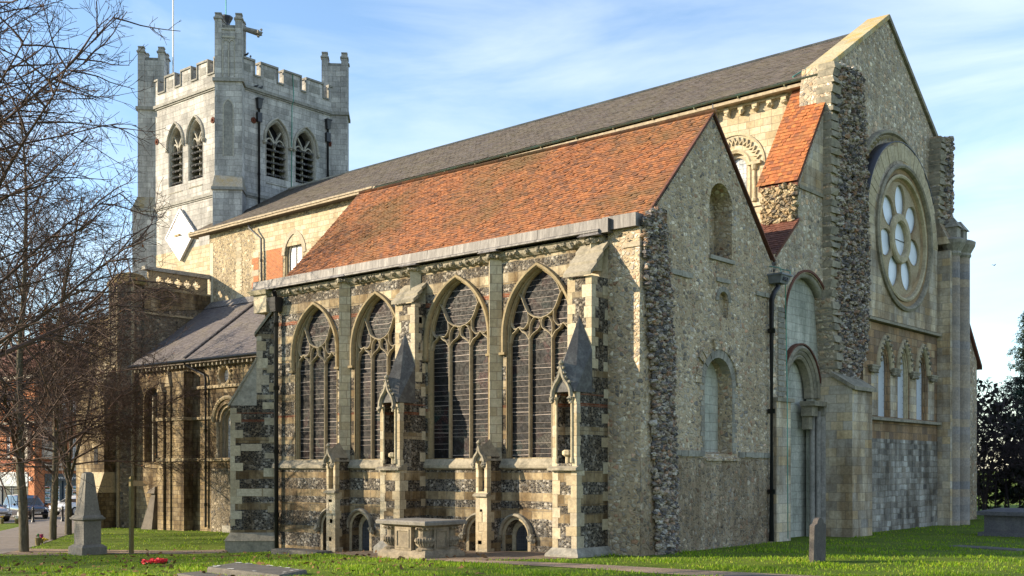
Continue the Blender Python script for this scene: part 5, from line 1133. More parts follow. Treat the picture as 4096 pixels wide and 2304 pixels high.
# corner buttresses set diagonally, with turrets above
SQ = .70711
def corner(cx, cy, sx, sy, front):
    fr = Fr((cx + sx * SQ * .30, cy + sy * SQ * .30, 0), (-sy * SQ, sx * SQ), (sx * SQ, sy * SQ))
    b = MB(); hw = .84
    b.fbox(fr, -hw, hw, 20.9, 26.84, -1.6, 0, 'tower_ashlar'); b.fbox(fr, -hw - .06, hw + .06, 9, 20.1, -1.6, .34, 'tower_ashlar')
    b.hexa([fr(-hw - .1, 20.1, -1.6), fr(hw + .1, 20.1, -1.6), fr(hw + .1, 20.1, .42), fr(-hw - .1, 20.1, .42), fr(-hw - .02, 20.95, -1.6), fr(hw + .02, 20.95, -1.6), fr(hw + .02, 20.95, .02), fr(-hw - .02, 20.95, .02)], 'lichen_grey'); b.fbox(fr, -hw - .14, hw + .14, 19.98, 20.16, -1.6, .46, 'tower_dark_stone')
    ob = b.build('corner_buttress', church)
    b = MB(); b.fbox(fr, -hw - .12, hw + .12, 26.84, 27.06, -1.7, .12, 'tower_dark_stone'); b.build('string_course', ob)
    if front:
        b = MB(); b.plate(fr, opening(0, .27, 22.2, 25.2, .5, 7), [], -.0, .012, 'tower_dark_stone'); b.sweep(fr, opening(0, .27, 22.2, 25.2, .5, 7), [(0, .0), (0, .03), (.07, .03), (.07, 0)], 'tower_stone'); b.build('blind_niche', ob)
    b = MB(); bd = 1.75
    b.fbox(fr, -hw + .06, hw - .06, 27.06, 30.25, -bd + .06, -.08, 'tower_ashlar'); b.fbox(fr, -hw + .3, hw - .3, 30.25, 30.5, -bd + .3, -.3, 'tower_dark_stone')
    for u in (-hw, hw - .42):
        for w_ in (-.42, -bd): b.fbox(fr, u, u + .42, 27.06, 30.75, w_, w_ + .42, 'tower_ashlar')
    fu = Fr(fr(0, 0, 0), fr.u, fr.n)
    for fc, c0 in ((fu, 0.0),):
        for x in (-.40, -.03, .34): b.fbox(fc, x, x + .08, 27.2, 29.5, -.1, -.03, 'tower_stone')
        for c in (-.16, .21): b.sweep(fc, arch_pts(c, .13, 29.3, .17, 5), [(0, -.1), (0, -.03), (.06, -.03), (.06, -.1)], 'tower_stone')
        for z in (29.6, 30.1): b.fbox(fc, -.42, .42, z, z + .12, -.1, -.02, 'tower_stone')
    tu = b.build('corner_turret', church)
    b = MB()
    for u in (-hw, hw - .42):
        for w_ in (-.42, -bd):
            b.fbox(fr, u - .07, u + .49, 30.75, 30.85, w_ - .07, w_ + .49, 'tower_dark_stone'); q = [fr(u - .02, 30.85, w_ - .02), fr(u + .44, 30.85, w_ - .02), fr(u + .44, 30.85, w_ + .44), fr(u - .02, 30.85, w_ + .44)]; c_ = fr(u + .21, 31.16, w_ + .21)
            b.hexa(q + [tuple(c_[i] + (p[i] - c_[i]) * .72 + (0, 0, .0)[i] for i in range(2)) + (31.08,) for p in q], 'tower_dark_stone'); b.fbox(fr, u + .0, u + .42, 31.08, 31.16, w_ + .0, w_ + .42, 'tower_dark_stone')
    b.build('turret_cap', tu)
    return tu
corner(TX1, TY0, 1, -1, True); corner(TX0, TY0, -1, -1, False); corner(TX1, TY1, 1, 1, False); corner(TX0, TY1, -1, 1, False)
# clock face
b = MB(); c = (-64.32, 17.95)
dm = [(c[0] - 1.68, c[1] - .03), (c[0], c[1] - 1.72), (c[0] + 1.68, c[1]), (c[0], c[1] + 1.72)]
b.plate(st, dm, [], .05, .20, 'white_paint'); clk = b.build('clock_face', church)
b = MB(); b.sweep(st, dm, [(0, .05), (0, .25), (.09, .25), (.09, .05)][::-1], 'white_paint', closed=True); b.build('clock_frame', clk)
b = MB()
b.sweep(st, circ(*c, 1.08, 48), [(0, .2), (0, .206), (.028, .206), (.028, .2)], 'clock_red', closed=True); b.sweep(st, circ(*c, .5, 36), [(0, .2), (0, .206), (.018, .206), (.018, .2)], 'clock_red', closed=True)
for k in range(12):
    q = R(30 * k); u, v = math.sin(q), math.cos(q); b.sweep(st, [(c[0] + u * .80, c[1] + v * .80), (c[0] + u * 1.0, c[1] + v * 1.0)], [(-.025, .2), (-.025, .206), (.025, .206), (.025, .2)], 'gilt')
b.build('dial_marks', clk)
b = MB(); b.sweep(st, [(c[0] + .1, c[1]), (c[0] - .62, c[1] - .02)], [(-.05, .25), (-.05, .28), (.05, .28), (.05, .25)], 'gilt'); b.sweep(st, [(c[0] + .1, c[1] + .02), (c[0] - .45, c[1] + .02)], [(-.03, .3), (-.03, .33), (.03, .33), (.03, .3)], 'gilt'); b.cyl(st, c[0], c[1], .2, .36, .06, 10, 'gilt'); b.build('clock_hands', clk)
# iron tie plates, downpipes, conductor, flagpole
for fr, u, v in ((st, -67.3, 24.65), (st, -60.95, 24.85), (et, 44.62, 24.95), (et, 51.0, 24.85)):
    b = MB(); b.cyl(fr, u, v, 0, .05, .20, 16, 'rust'); b.cyl(fr, u, v, .05, .12, .09, 12, 'rust', .05); b.build('tie_plate', church)
for y, z1 in ((44.97, 19.4), (50.72, 20.8)):
    b = MB(); pipe_run(b, [(TX1 + .12, y, 26.3), (TX1 + .12, y, z1)], .075, 'black_iron', 2.6); dp = b.build('drainpipe', church)
    b = MB(); b.hexa([(TX1 + .02, y - .12, 25.75), (TX1 + .24, y - .12, 25.75), (TX1 + .24, y + .12, 25.75), (TX1 + .02, y + .12, 25.75), (TX1 + .02, y - .19, 26.35), (TX1 + .30, y - .19, 26.35), (TX1 + .30, y + .19, 26.35), (TX1 + .02, y + .19, 26.35)], 'black_iron'); b.box(TX1 + .02, TX1 + .34, y - .22, y + .22, 26.35, 26.42, 'black_iron'); b.box(TX1 + .02, TX1 + .24, y - .17, y + .17, 24.9, 25.5, 'black_iron'); b.build('rainwater_hopper', dp)
b = MB(); b.tube([(TX1 + .03, 47.75, 28.75), (TX1 + .05, 47.85, 27.3), (TX1 + .2, 47.7, 26.95), (TX1 + .03, 47.72, 26.6), (TX1 + .03, 47.66, 21.2)], .028, 5, 'verdigris'); b.build('lightning_conductor', church)
b = MB(); b.lathe(-61.6, 44.2, [(.30, 29.0), (.26, 31.6), (.45, 31.95), (.45, 32.05), (.1, 32.1)], 8, 'dark_lead'); b.tube([(-61.6, 44.2, 32), (-61.6, 44.2, 34.2)], .035, 6, 'verdigris'); b.build('lead_cupola', church)
b = MB(); b.tube([(-59.6, 43.9, 30.75), (-58.75, 44.62, 30.42)], [.14, .20], 8, 'tower_dark_stone'); b.lump((-58.7, 44.66, 30.40), .2, 'tower_dark_stone', .8); b.lump((-58.6, 44.74, 30.62), .07, 'tower_dark_stone', 1.6); b.lump((-58.72, 44.6, 30.2), .07, 'tower_dark_stone', 1.4); b.build('gargoyle', church)
b = MB(); b.lathe(-68.15, 44.55, [(.065, 27.2), (.06, 32), (.045, 42)], 8, 'white_paint', True); b.lathe(-68.15, 44.55, [(.13, 27.2), (.13, 29.8)], 8, 'grey_iron'); b.build('flagpole', church)
# the hidden north side keeps the shape of the building
b = MB(); b.box(-59.3, -19.3, 52.8, 53.5, -.6, 17.2, 'nave_rubble'); b.hexa([(-59.3, 53.5, -.6), (-19.8, 53.5, -.6), (-19.8, 60.2, -.6), (-59.3, 60.2, -.6), (-59.3, 53.5, 12.5), (-19.8, 53.5, 12.5), (-19.8, 60.2, 8.0), (-59.3, 60.2, 8.0)], 'gable_rubble')
b.build('north_wall', church)
b = MB(); b.box(-36.5, -19.0, 36.0, 36.55, -.6, 9.9, 'gable_rubble'); b.box(-36.5, -36.0, 28.3, 36.2, -1.4, 9.7, 'gable_rubble'); b.add([(-35.9, 28.2, 9.7), (-35.9, 36.4, 9.7), (-35.9, 32.3, 14.1)], [(0, 1, 2)], 'gable_rubble'); b.build('chapel_back_wall', church)

# ================================================================ GROUND
t = NT('lawn_grass', 0.9, 0.1); o = t.obj()
c = t.ramp(t.noise(o, .35, 6, .6), [(0.3, (0.075, 0.115, 0.015)), (0.55, (0.115, 0.16, 0.020)), (0.75, (0.16, 0.19, 0.035))])
c = t.mix(t.ramp(t.noise(o, 1.3, 6, .7), [(0.60, 0.0), (0.72, 0.8)]), c, (0.10, 0.075, 0.035))
t.bump(t.noise(o, 14, 5, .7), .9, .05); t.out(c)
t = NT('grass_blade', 0.65, 0.25); o = t.obj()
c = t.ramp(t.isl(), [(0.1, (0.13, 0.26, 0.006)), (0.4, (0.22, 0.36, 0.008)), (0.75, (0.31, 0.43, 0.012)), (0.97, (0.44, 0.42, 0.07))])
c = t.mix(t.ramp(t.noise(o, .5, 5, .6), [(0.35, 0.7), (0.65, 0.0)]), c, (0.11, 0.20, 0.018))
t.out(c)
tr = t.n('BsdfTranslucent', {'Color': c}); mx = t.n('MixShader', {0: 0.35}); t.put(mx, 1, t.b.outputs[0]); t.put(mx, 2, tr.outputs[0])
t.t.links.new(mx.outputs[0], t.t.nodes['Material Output'].inputs[0])
t = NT('path_gravel', 0.95, 0.1); o = t.obj()
c = t.ramp(t.noise(o, 26, 4, .7), [(0.35, (0.21, 0.15, 0.105)), (0.55, (0.33, 0.245, 0.175)), (0.7, (0.42, 0.33, 0.25))])
c = t.mix(t.ramp(t.noise(o, .9, 5, .7), [(0.45, 0.0), (0.7, 0.7)]), c, (0.14, 0.105, 0.07)); t.bump(t.noise(o, 40, 3), .6, .02); t.out(c)
t = NT('road_asphalt', 0.9, 0.15); o = t.obj()
c = t.ramp(t.noise(o, 3, 6, .7), [(0.3, (0.17, 0.145, 0.125)), (0.7, (0.27, 0.235, 0.205))]); t.bump(t.noise(o, 60, 3), .3, .01); t.out(c)
flat('pale_paving', (0.46, 0.43, 0.40), 0.9, var=.2, sc=4)
flat('bare_soil', (0.17, 0.125, 0.085), 0.95, var=.4, sc=5, bump=.6)
def axis(lo, hi, step, far):
    a = list(np.arange(lo, hi + .01, step)); k = step; p = hi; q = lo
    while p < far: k *= 1.7; p += k; q -= k; a.append(p); a.insert(0, q)
    return a
xs, ys = axis(-110, 30, 2.0, 1500), axis(-10, 110, 2.0, 1500)
b = MB(); W = len(xs)
b.add([(x, y, gz(x, y)) for y in ys for x in xs], [(j * W + i, j * W + i + 1, (j + 1) * W + i + 1, (j + 1) * W + i) for j in range(len(ys) - 1) for i in range(W - 1)], 'lawn_grass', True)
b.build('lawn', kind='structure')
def ribbon(name, left, right, m, e, n=8, sub=6):
    """a sheet lying on the ground between two edge lines"""
    b = MB(); L_, R_ = smooth_path(left, n), smooth_path(right, n); c = len(L_); vs = []
    for i in range(c):
        for k in range(sub + 1):
            s = k / sub; x = L_[i][0] + (R_[i][0] - L_[i][0]) * s; y = L_[i][1] + (R_[i][1] - L_[i][1]) * s; vs.append((x, y, gz(x, y) + e))
    b.add(vs, [(i * (sub + 1) + k, i * (sub + 1) + k + 1, (i + 1) * (sub + 1) + k + 1, (i + 1) * (sub + 1) + k) for i in range(c - 1) for k in range(sub)], m)
    return b.build(name, kind='structure')
PATH = ([(-22.2, 23.35), (-20.0, 23.35), (-17.5, 23.6), (-14.2, 23.7), (-9, 24.2)], [(-22.6, 24.0), (-20.2, 24.3), (-17.9, 24.8), (-14.2, 25.2), (-9, 26.2)])
ribbon('gravel_path', *PATH, 'path_gravel', .012)
APR = ([(-34.0, 26.6), (-31, 26.5), (-28.6, 25.4), (-24.5, 23.6), (-22.2, 23.7), (-19.6, 26.0)], [(-34.0, 28.0), (-31, 28.0), (-28.6, 28.0), (-24.5, 28.0), (-22.2, 28.0), (-19.7, 28.0)])
ribbon('stone_apron', *APR, 'bare_soil', .008)
WP = ([(-50, 21.5), (-45.5, 24.0), (-42.6, 25.6), (-40.0, 27.3), (-38.5, 30.2), (-38.0, 36)], [(-47, 20.5), (-43.0, 23.2), (-40.0, 24.7), (-37.2, 26.4), (-36.9, 30.0), (-36.7, 36)])
ribbon('side_path', *WP, 'path_gravel', .010)
RD = ([(-40, 8), (-50, 19), (-58.3, 26.6), (-62.8, 30.1), (-68.2, 34.0), (-73, 36)], [(-36, 13), (-46.2, 22.9), (-50, 26.0), (-56.2, 30.6), (-63, 37.0), (-70, 46)])
ribbon('footway', *RD, 'road_asphalt', .014)
ribbon('road', [(-73, 5), (-71.5, 30), (-70, 60), (-66, 100)], [(-140, -10), (-130, 25), (-125, 60), (-120, 100)], 'road_asphalt', .010, sub=14)
for p in (((-51.5, 21.9), (-48.4, 24.6), .9), ((-57.0, 26.6), (-53.4, 28.9), .8), ((-64.5, 32.0), (-60.4, 35.2), .8)):
    (x0, y0), (x1, y1), w_ = p; ribbon('paving_band', [(x0, y0), (x1, y1)], [(x0 - w_ * .7, y0 + w_ * -.55 + .0), (x1 - w_ * .7, y1 - w_ * .55)], 'pale_paving', .022, 2, 2)
ribbon('soil_patch', [(-46.9, 21.4), (-45.4, 22.0), (-44.2, 22.6), (-42.3, 22.9)], [(-46.2, 20.2), (-44.8, 20.8), (-43.4, 21.6), (-42.0, 22.3)], 'bare_soil', .006)

def inpoly(x, y, p):
    r_ = np.zeros(x.shape, bool); n = len(p)
    for i in range(n):
        x0, y0 = p[i]; x1, y1 = p[(i + 1) % n]
        r_ ^= ((y0 > y) != (y1 > y)) & (x < (x1 - x0) * (y - y0) / (y1 - y0 + 1e-9) + x0)
    return r_
def gzv(x, y):
    def sm(a, b_, q): t_ = np.clip((q - a) / (b_ - a), 0, 1); return t_ * t_ * (3 - 2 * t_)
    return -0.8 * sm(-19, -42, x) - 0.1 * sm(-45, -70, x)
BARE = [PATH[0] + PATH[1][::-1], APR[0] + APR[1][::-1], WP[0] + WP[1][::-1], RD[0] + RD[1][::-1], [(-36.9, 26), (-35.8, 26), (-35.8, 28), (-18.6, 28), (-18.6, 37), (-17.5, 40.8), (-18.4, 43), (-18.4, 52), (-17.4, 54), (-19, 60), (-66, 60), (-66, 36.4), (-36.9, 36.4)],
        [(-24.8, 17.26), (-25.29, 18.45), (-21.95, 18.18), (-21.51, 16.92)], [(-72, 5), (-72, 60), (-140, 60), (-140, 5)], [(-46.9, 21.4), (-44.2, 22.6), (-43.4, 21.6), (-46.2, 20.2)]]
rg = np.random.default_rng(11); N = 120000
a0, a1 = R(90 + 40.1 + 27), R(90 + 40.1 - 27)                 # the sector of lawn in front of the church
th = rg.uniform(a1, a0, N); inv = rg.uniform(1 / 72., 1 / 24., N); rr = 1 / inv
gx, gy = rr * np.cos(th), rr * np.sin(th); ok = np.ones(N, bool)
for p in BARE: ok &= ~inpoly(gx, gy, p)
ok &= np.hypot(gx + 30.9, gy - 19.55) > .42
tu = np.sin(gx * 1.7 + np.sin(gy * 1.3) * 2) + np.sin(gy * 2.3 + gx * .6); ok &= rg.random(N) < (.56 + .24 * tu)
gx, gy = gx[ok], gy[ok]; n = len(gx); gzz = gzv(gx, gy); rr = rr[ok]
h = rg.uniform(.03, .078, n) * (1 + .32 * tu[ok]) * np.where(rr < 40, 1.0, .8); an = rg.uniform(0, 6.28, n); wd = .006 + rr * .00028
ln = h * rg.uniform(.2, .8, n); ld = rg.uniform(0, 6.28, n)
P0 = np.stack([gx - wd * np.cos(an), gy - wd * np.sin(an), gzz - .01], 1); P1 = np.stack([gx + wd * np.cos(an), gy + wd * np.sin(an), gzz - .01], 1)
P2 = np.stack([gx + .5 * ln * np.cos(ld) + wd * .7 * np.cos(an), gy + .5 * ln * np.sin(ld) + wd * .7 * np.sin(an), gzz + h * .65], 1); P3 = np.stack([gx + ln * np.cos(ld), gy + ln * np.sin(ld), gzz + h], 1)
me = bpy.data.meshes.new('grass'); V = np.stack([P0, P1, P2, P3], 1).reshape(-1, 3)
me.vertices.add(4 * n); me.vertices.foreach_set('co', V.ravel()); me.loops.add(6 * n); me.polygons.add(2 * n)
bi = np.arange(n)[:, None] * 4; me.loops.foreach_set('vertex_index', (bi + np.array([0, 1, 2, 0, 2, 3])).ravel())
me.polygons.foreach_set('loop_start', np.arange(2 * n) * 3); me.update(); me.validate(); me.materials.append(MATS['grass_blade'])
b = MB(); r2 = np.random.default_rng(2)
for k in range(900):
    q = r2.uniform(R(90 + 41), R(90 + 40.1 + 27)); d_ = r2.uniform(25, 50); x, y = d_ * math.cos(q), d_ * math.sin(q); z = gz(x, y) + r2.uniform(.03, .09); a = r2.normal(0, .045, 3); c_ = r2.normal(0, .035, 3); a[2] *= .4; p_ = np.array([x, y, z]); b.add([p_ - a, p_ + c_, p_ + a, p_ - c_], [(0, 1, 2, 3)], 'fallen_leaf')
lf = b.build('fallen_leaves', kind='stuff'); lf['label'] = 'scattered brown fallen leaves on the grass under the bare trees'
go = bpy.data.objects.new('grass', me); COL.objects.link(go); go['kind'] = 'stuff'; go['label'] = 'short bright green grass blades growing over the churchyard lawn'

# ================================================================ TREES
t = NT('tree_bark', 0.9, 0.15); o = t.obj()
c = t.ramp(t.noise(t.map(o, (5, 5, 1.2)), 2.5, 6, .7), [(0.3, (0.05, 0.043, 0.028)), (0.55, (0.105, 0.092, 0.062)), (0.75, (0.19, 0.17, 0.125))]); t.bump(t.noise(t.map(o, (9, 9, 2)), 3, 4), .6, .03); t.out(c)
flat('twig_bark', (0.075, 0.044, 0.032), .8, var=.4, sc=1.5)
flat('dead_leaf', (0.30, 0.12, 0.04), .8, var=.4, sc=2)
flat('dark_twig', (0.045, 0.032, 0.034), .9, var=.4)
flat('ivy_leaf', (0.030, 0.030, 0.024), .8, var=.5, sc=2)
flat('spruce_needle', (0.030, 0.055, 0.038), .7, var=.5, sc=3)
class Tubes:
    """many tapered limbs gathered and turned into one mesh"""
    def __init__(s): s.by = {}
    def add(s, pts, r0, r1, sides): s.by.setdefault((len(pts), sides), []).append((pts, r0, r1))
    def into(s, mb, m):
        for (c, k), l in s.by.items():
            P = np.array([q[0] for q in l]); n = len(l); T = np.empty_like(P); T[:, 1:-1] = P[:, 2:] - P[:, :-2]; T[:, 0] = P[:, 1] - P[:, 0]; T[:, -1] = P[:, -1] - P[:, -2]
            T /= np.linalg.norm(T, axis=2, keepdims=True) + 1e-9; A = np.cross(T, np.array([.31, .17, .93])); A /= np.linalg.norm(A, axis=2, keepdims=True) + 1e-9; B = np.cross(T, A)
            rad = np.array([q[1] for q in l])[:, None] + (np.array([q[2] for q in l]) - np.array([q[1] for q in l]))[:, None] * np.linspace(0, 1, c)[None]
            a = 2 * np.pi * np.arange(k) / k
            Vx = P[:, :, None] + (A[:, :, None] * np.cos(a)[None, None, :, None] + B[:, :, None] * np.sin(a)[None, None, :, None]) * rad[:, :, None, None]
            f = np.array([(i * k + j, i * k + (j + 1) % k, (i + 1) * k + (j + 1) % k, (i + 1) * k + j) for i in range(c - 1) for j in range(k)])
            F = (np.arange(n)[:, None, None] * c * k + f[None]).reshape(-1, 4)
            mb.add(Vx.reshape(-1, 3).tolist(), F.tolist(), m, k > 3)
def unit(v): return v / (np.linalg.norm(v) + 1e-9)
def limb(rg, p, d, ln, c, wob, up):
    """a wandering line of c points"""
    pts = [p]; st = ln / (c - 1)
    for i in range(c - 1):
        d = unit(d + rg.normal(0, wob, 3) + np.array([0, 0, up])); pts.append(pts[-1] + d * st)
    return np.array(pts)
def side(rg, d, ang):
    a = unit(np.cross(d, rg.normal(0, 1, 3))); return unit(d * math.cos(ang) + a * math.sin(ang))
def bare_tree(seed, height, first, spread, r0, n1=36, fork=None, tw=.0070, n2=16, n3=11, leaves=160, m=('tree_bark', 'twig_bark'), upw=.0):
    rg = np.random.default_rng(seed); tk = MB(); T1 = Tubes(); cr = MB(); T = Tubes(); ends = []
    stems = []
    if fork:
        base = limb(rg, np.array([0, 0, -.3]), np.array([0, 0, 1.]), fork + .3, 5, .03, 0); T1.add(base, r0 * 1.25, r0, 10)
        for k in range(5):
            q = 2 * math.pi * k / 5 + rg.uniform(-.4, .4); d = unit(np.array([math.cos(q) * .3, math.sin(q) * .3, 1])); s = limb(rg, base[-1], d, (height - fork) * rg.uniform(.75, 1), 14, .05, .05); T1.add(s, r0 * .6, .02, 8); stems.append((s, 0.08, r0 * .6))
    else:
        s = limb(rg, np.array([0, 0, -.3]), np.array([0, 0, 1.]), height + .3, 16, .035, .06); T1.add(s, r0 * 1.25, .025, 10); stems.append((s, first / height, r0))
    for s, t0, rs in stems:
        k1 = n1 // len(stems)
        for i in range(k1):
            f = t0 + (0.97 - t0) * ((i + rg.random()) / k1) ** .9; x = f * (len(s) - 1); j = int(x); p = s[j] + (s[min(j + 1, len(s) - 1)] - s[j]) * (x - j)
            low = 1 - f; ln = spread * (0.25 + 0.95 * low ** .8) * rg.uniform(.75, 1.15); ang = rg.uniform(.75, 1.35) * (0.72 + .4 * low); q = rg.uniform(0, 6.28)
            d = unit(np.array([math.cos(q) * math.sin(ang), math.sin(q) * math.sin(ang), math.cos(ang)])); b1 = limb(rg, p, d, ln, 9, .09, .03 - .07 * low + upw); rb = max(.018, rs * (.50 - .22 * f) * ln / spread); T.add(b1, rb, .010, 5)
            k2 = max(4, int(n2 * ln / spread * 1.2))
            for u in range(k2):
                x2 = (0.15 + .83 * (u + rg.random()) / k2) * 8; j2 = int(x2); p2 = b1[j2] + (b1[min(j2 + 1, 8)] - b1[j2]) * (x2 - j2); d2 = side(rg, unit(b1[min(j2 + 1, 8)] - b1[j2 - 1 if j2 else 0]), rg.uniform(.5, 1.1)); d2[2] *= .7
                l2 = ln * rg.uniform(.22, .45) * (1.1 - .5 * x2 / 8); b2 = limb(rg, p2, d2, l2, 6, .13, .0); T.add(b2, max(.010, rb * .35), tw, 4)
                for v in range(max(3, int(n3 * l2 / (spread * .32)))):
                    j3 = rg.integers(1, 5); p3 = b2[j3] + (b2[j3 + 1] - b2[j3]) * rg.random(); d3 = side(rg, unit(b2[j3 + 1] - b2[j3]), rg.uniform(.5, 1.15)); l3 = l2 * rg.uniform(.25, .5)
                    b3 = limb(rg, p3, d3, l3, 4, .16, .02); T.add(b3, tw, tw * .75, 3); ends.append(b3[-1])
                    for _ in range(2):
                        j4 = rg.integers(0, 3); p4 = b3[j4] + (b3[j4 + 1] - b3[j4]) * rg.random(); b4 = limb(rg, p4, side(rg, unit(b3[j4 + 1] - b3[j4]), rg.uniform(.5, 1.0)), l3 * rg.uniform(.3, .55), 3, .15, .02); T.add(b4, tw * .8, tw * .6, 3)
    T1.into(tk, m[0]); T.into(cr, m[1])
    if leaves:
        E_ = np.array(ends)[rg.choice(len(ends), leaves)]
        for p in E_:
            a, c_ = unit(rg.normal(0, 1, 3)) * .05, unit(rg.normal(0, 1, 3)) * .035; cr.add([p, p + a + c_, p + 2 * a, p + a - c_], [(0, 1, 2, 3)], 'dead_leaf')
    return tk, cr
def plant_tree(parts, name, label, cat, loc, rz=0, sc=1.0, group=None):
    r_ = lthing(name, label, cat, loc, rz, group); r_.scale = (sc, sc, sc)
    for nm, me in parts:
        ob = bpy.data.objects.new(nm, me); COL.objects.link(ob); ob.parent = r_
    return r_
def tree_meshes(*a, **k):
    tk, cr = bare_tree(*a, **k); o1 = tk.build('trunk'); o2 = cr.build('crown'); r_ = [('trunk', o1.data), ('crown', o2.data)]
    bpy.data.objects.remove(o1); bpy.data.objects.remove(o2); return r_
TA = tree_meshes(3, 17.5, 3.6, 7.6, .165, n1=66)
TB = tree_meshes(8, 16.5, 3.2, 7.0, .14, n1=64)
TF = tree_meshes(12, 15.0, 1.6, 5.8, .15, n1=72, fork=2.6)
gt = 'bare winter trees along the footway'
plant_tree(TA, 'bare_tree', 'bare winter tree with the thick straight trunk nearest the lawn edge left of the obelisk', 'tree', (-45.03, 22.44, gz(-45, 22)), 0.4, 1, gt)
plant_tree(TB, 'bare_tree', 'slim bare winter tree standing between the thick-trunked tree and the obelisk', 'tree', (-51.8, 27.24, gz(-51.8, 27)), 2.1, 1, gt)
plant_tree(TF, 'bare_tree', 'bare winter tree forking into several stems just behind the obelisk', 'tree', (-55.57, 30.07, gz(-55, 30)), 1.2, 1, gt)
plant_tree(TA, 'bare_tree', 'nearest bare winter tree, its long dark branches crossing the upper left sky', 'tree', (-25.9, 10.4, gz(-26, 10)), 3.7, 0.98, gt)
for x_, y_, q_, lb in ((-63.5, 1.0, 1.0, 'bare winter tree far out on the left whose shadow dapples the west windows'), (-55.0, 1.8, 2.6, 'bare winter tree far out on the left whose shadow dapples the chest tomb')): plant_tree(TB, 'bare_tree', lb, 'tree', (x_, y_, gz(x_, y_)), q_, 1.0, gt)
# thicket, spruce and hedge beyond the north-east corner
TS = tree_meshes(31, 8.5, .5, 3.4, .09, n1=60, fork=.6, leaves=0, m=('dark_twig', 'dark_twig'), n2=12, n3=8, tw=.012, upw=.05)
for x, y, q, sc, lb in ((-20.8, 66.5, .3, .98, 'bare dark thicket pressed against the north aisle wall'), (-16.2, 64.0, 1.9, .86, 'bare dark thicket behind the flat-topped chest tomb'), (-11.0, 64.5, 3.0, .95, 'bare dark thicket at the right edge under the spruce')):
    plant_tree(TS, 'bare_thicket', lb, 'shrub', (x, y, 0), q, sc, 'thickets behind the church')
b = MB(); rg = np.random.default_rng(4)
for cx, cy, hh, rad, nn in ((-22.0, 70, 7.5, 2.6, 2200), (-17.5, 69, 6.0, 3.2, 2400), (-13, 68.5, 6.8, 3.2, 2400), (-8, 68, 6.2, 3.2, 2000)):
    q = rg.normal(0, 1, (nn, 3)); q /= np.linalg.norm(q, axis=1)[:, None]; q *= rg.uniform(.55, 1.05, nn)[:, None]; q = q * np.array([rad, 1.6, hh * .55]) + np.array([cx, cy, hh * .5]); q = q[q[:, 2] > .05]
    for p in q:
        a = rg.normal(0, .11, 3); c_ = rg.normal(0, .09, 3); b.add([p - a, p + c_, p + a, p - c_], [(0, 1, 2, 3)], 'ivy_leaf')
for x in np.arange(-24, -5, .45): b.tube([(x, 68.8 + rg.uniform(-.5, .5), -.1), (x + rg.uniform(-.4, .4), 68.8, 2.4)], .05, 5, 'dark_twig')
tag(b.build('ivy_hedge', at=(-15, 69, 0)), 'dense dark ivy hedge behind the bare thickets at the right edge', 'hedge')
def spruce(seed, h, rad):
    rg = np.random.default_rng(seed); tk = MB(); tk.tube([(0, 0, -.2), (0, 0, h)], [.22, .03], 8, 'tree_bark'); cr = MB(); T = Tubes(); V = []; F = []; c = 0
    z = 1.2
    while z < h - .2:
        f = 1 - z / h; n = int(5 + 3 * f)
        for i in range(n):
            q = rg.uniform(0, 6.28); ln = rad * (f ** .8 + .06) * rg.uniform(.6, 1.15); b1 = limb(rg, np.array([0, 0, z + rg.uniform(-.15, .15)]), np.array([math.cos(q), math.sin(q), .1]), ln, 8, .06, -.05 + .1 * (1 - f)); T.add(b1, .03, .01, 4)
            for u in range(int(10 + 34 * ln / rad)):
                x = rg.uniform(.15, 1) * 7; j = min(6, int(x)); p = b1[j] + (b1[j + 1] - b1[j]) * (x - j); d = unit(np.array([rg.normal(0, .7), rg.normal(0, .7), -.75])); l2 = rg.uniform(.18, .5)
                for w in range(7):
                    pp = p + d * l2 * w / 6; a = unit(rg.normal(0, 1, 3)) * .10; e = d * .10; V += [pp - a * .2, pp + a + e, pp + a * .7 + e * 1.6]; F.append((c, c + 1, c + 2)); c += 3
        z += rg.uniform(.22, .36)
    T.into(cr, 'dark_twig'); cr.add([tuple(p) for p in V], F, 'spruce_needle'); r_ = []
    for nm, mb_ in (('trunk', tk), ('crown', cr)): ob = mb_.build(nm); r_.append((nm, ob.data)); bpy.data.objects.remove(ob)
    return r_
plant_tree(spruce(6, 12.6, 3.3), 'spruce_tree', 'dark green spruce with drooping boughs at the right edge', 'tree', (-19.8, 71.9, -.2), 0)

# ================================================================ MONUMENTS
island('tomb_stone', [(0.23, 0.19, 0.135), (0.27, 0.225, 0.16)], (0.10, 0.085, 0.065), 0.75, fsc=10, mosc=2.2)
island('monument_grey', [(0.18, 0.165, 0.145), (0.21, 0.195, 0.17)], (0.10, 0.095, 0.085), 0.6, fsc=14, mosc=2.0)
island('slate_dark', [(0.105, 0.10, 0.105), (0.105, 0.10, 0.105)], (0.20, 0.19, 0.18), 0.4, fsc=18, mosc=3)
island('ledger', [(0.115, 0.105, 0.09), (0.13, 0.12, 0.105)], (0.055, 0.055, 0.045), 0.6, fsc=14, mosc=2)
flat('white_lichen', (0.62, 0.62, 0.58), .9, var=.15)
def prism_taper(b, x, y, z0, a0, z1, a1, m, a0y=None, a1y=None):
    a0y = a0 if a0y is None else a0y; a1y = a1 if a1y is None else a1y
    b.hexa([(x - a0, y - a0y, z0), (x + a0, y - a0y, z0), (x + a0, y + a0y, z0), (x - a0, y + a0y, z0), (x - a1, y - a1y, z1), (x + a1, y - a1y, z1), (x + a1, y + a1y, z1), (x - a1, y + a1y, z1)], m)
o = lthing('obelisk_monument', 'grey weathered stone obelisk on a panelled pedestal standing on the left lawn', 'monument', (-41.75, 23.4, gz(-41.7, 23.4)))
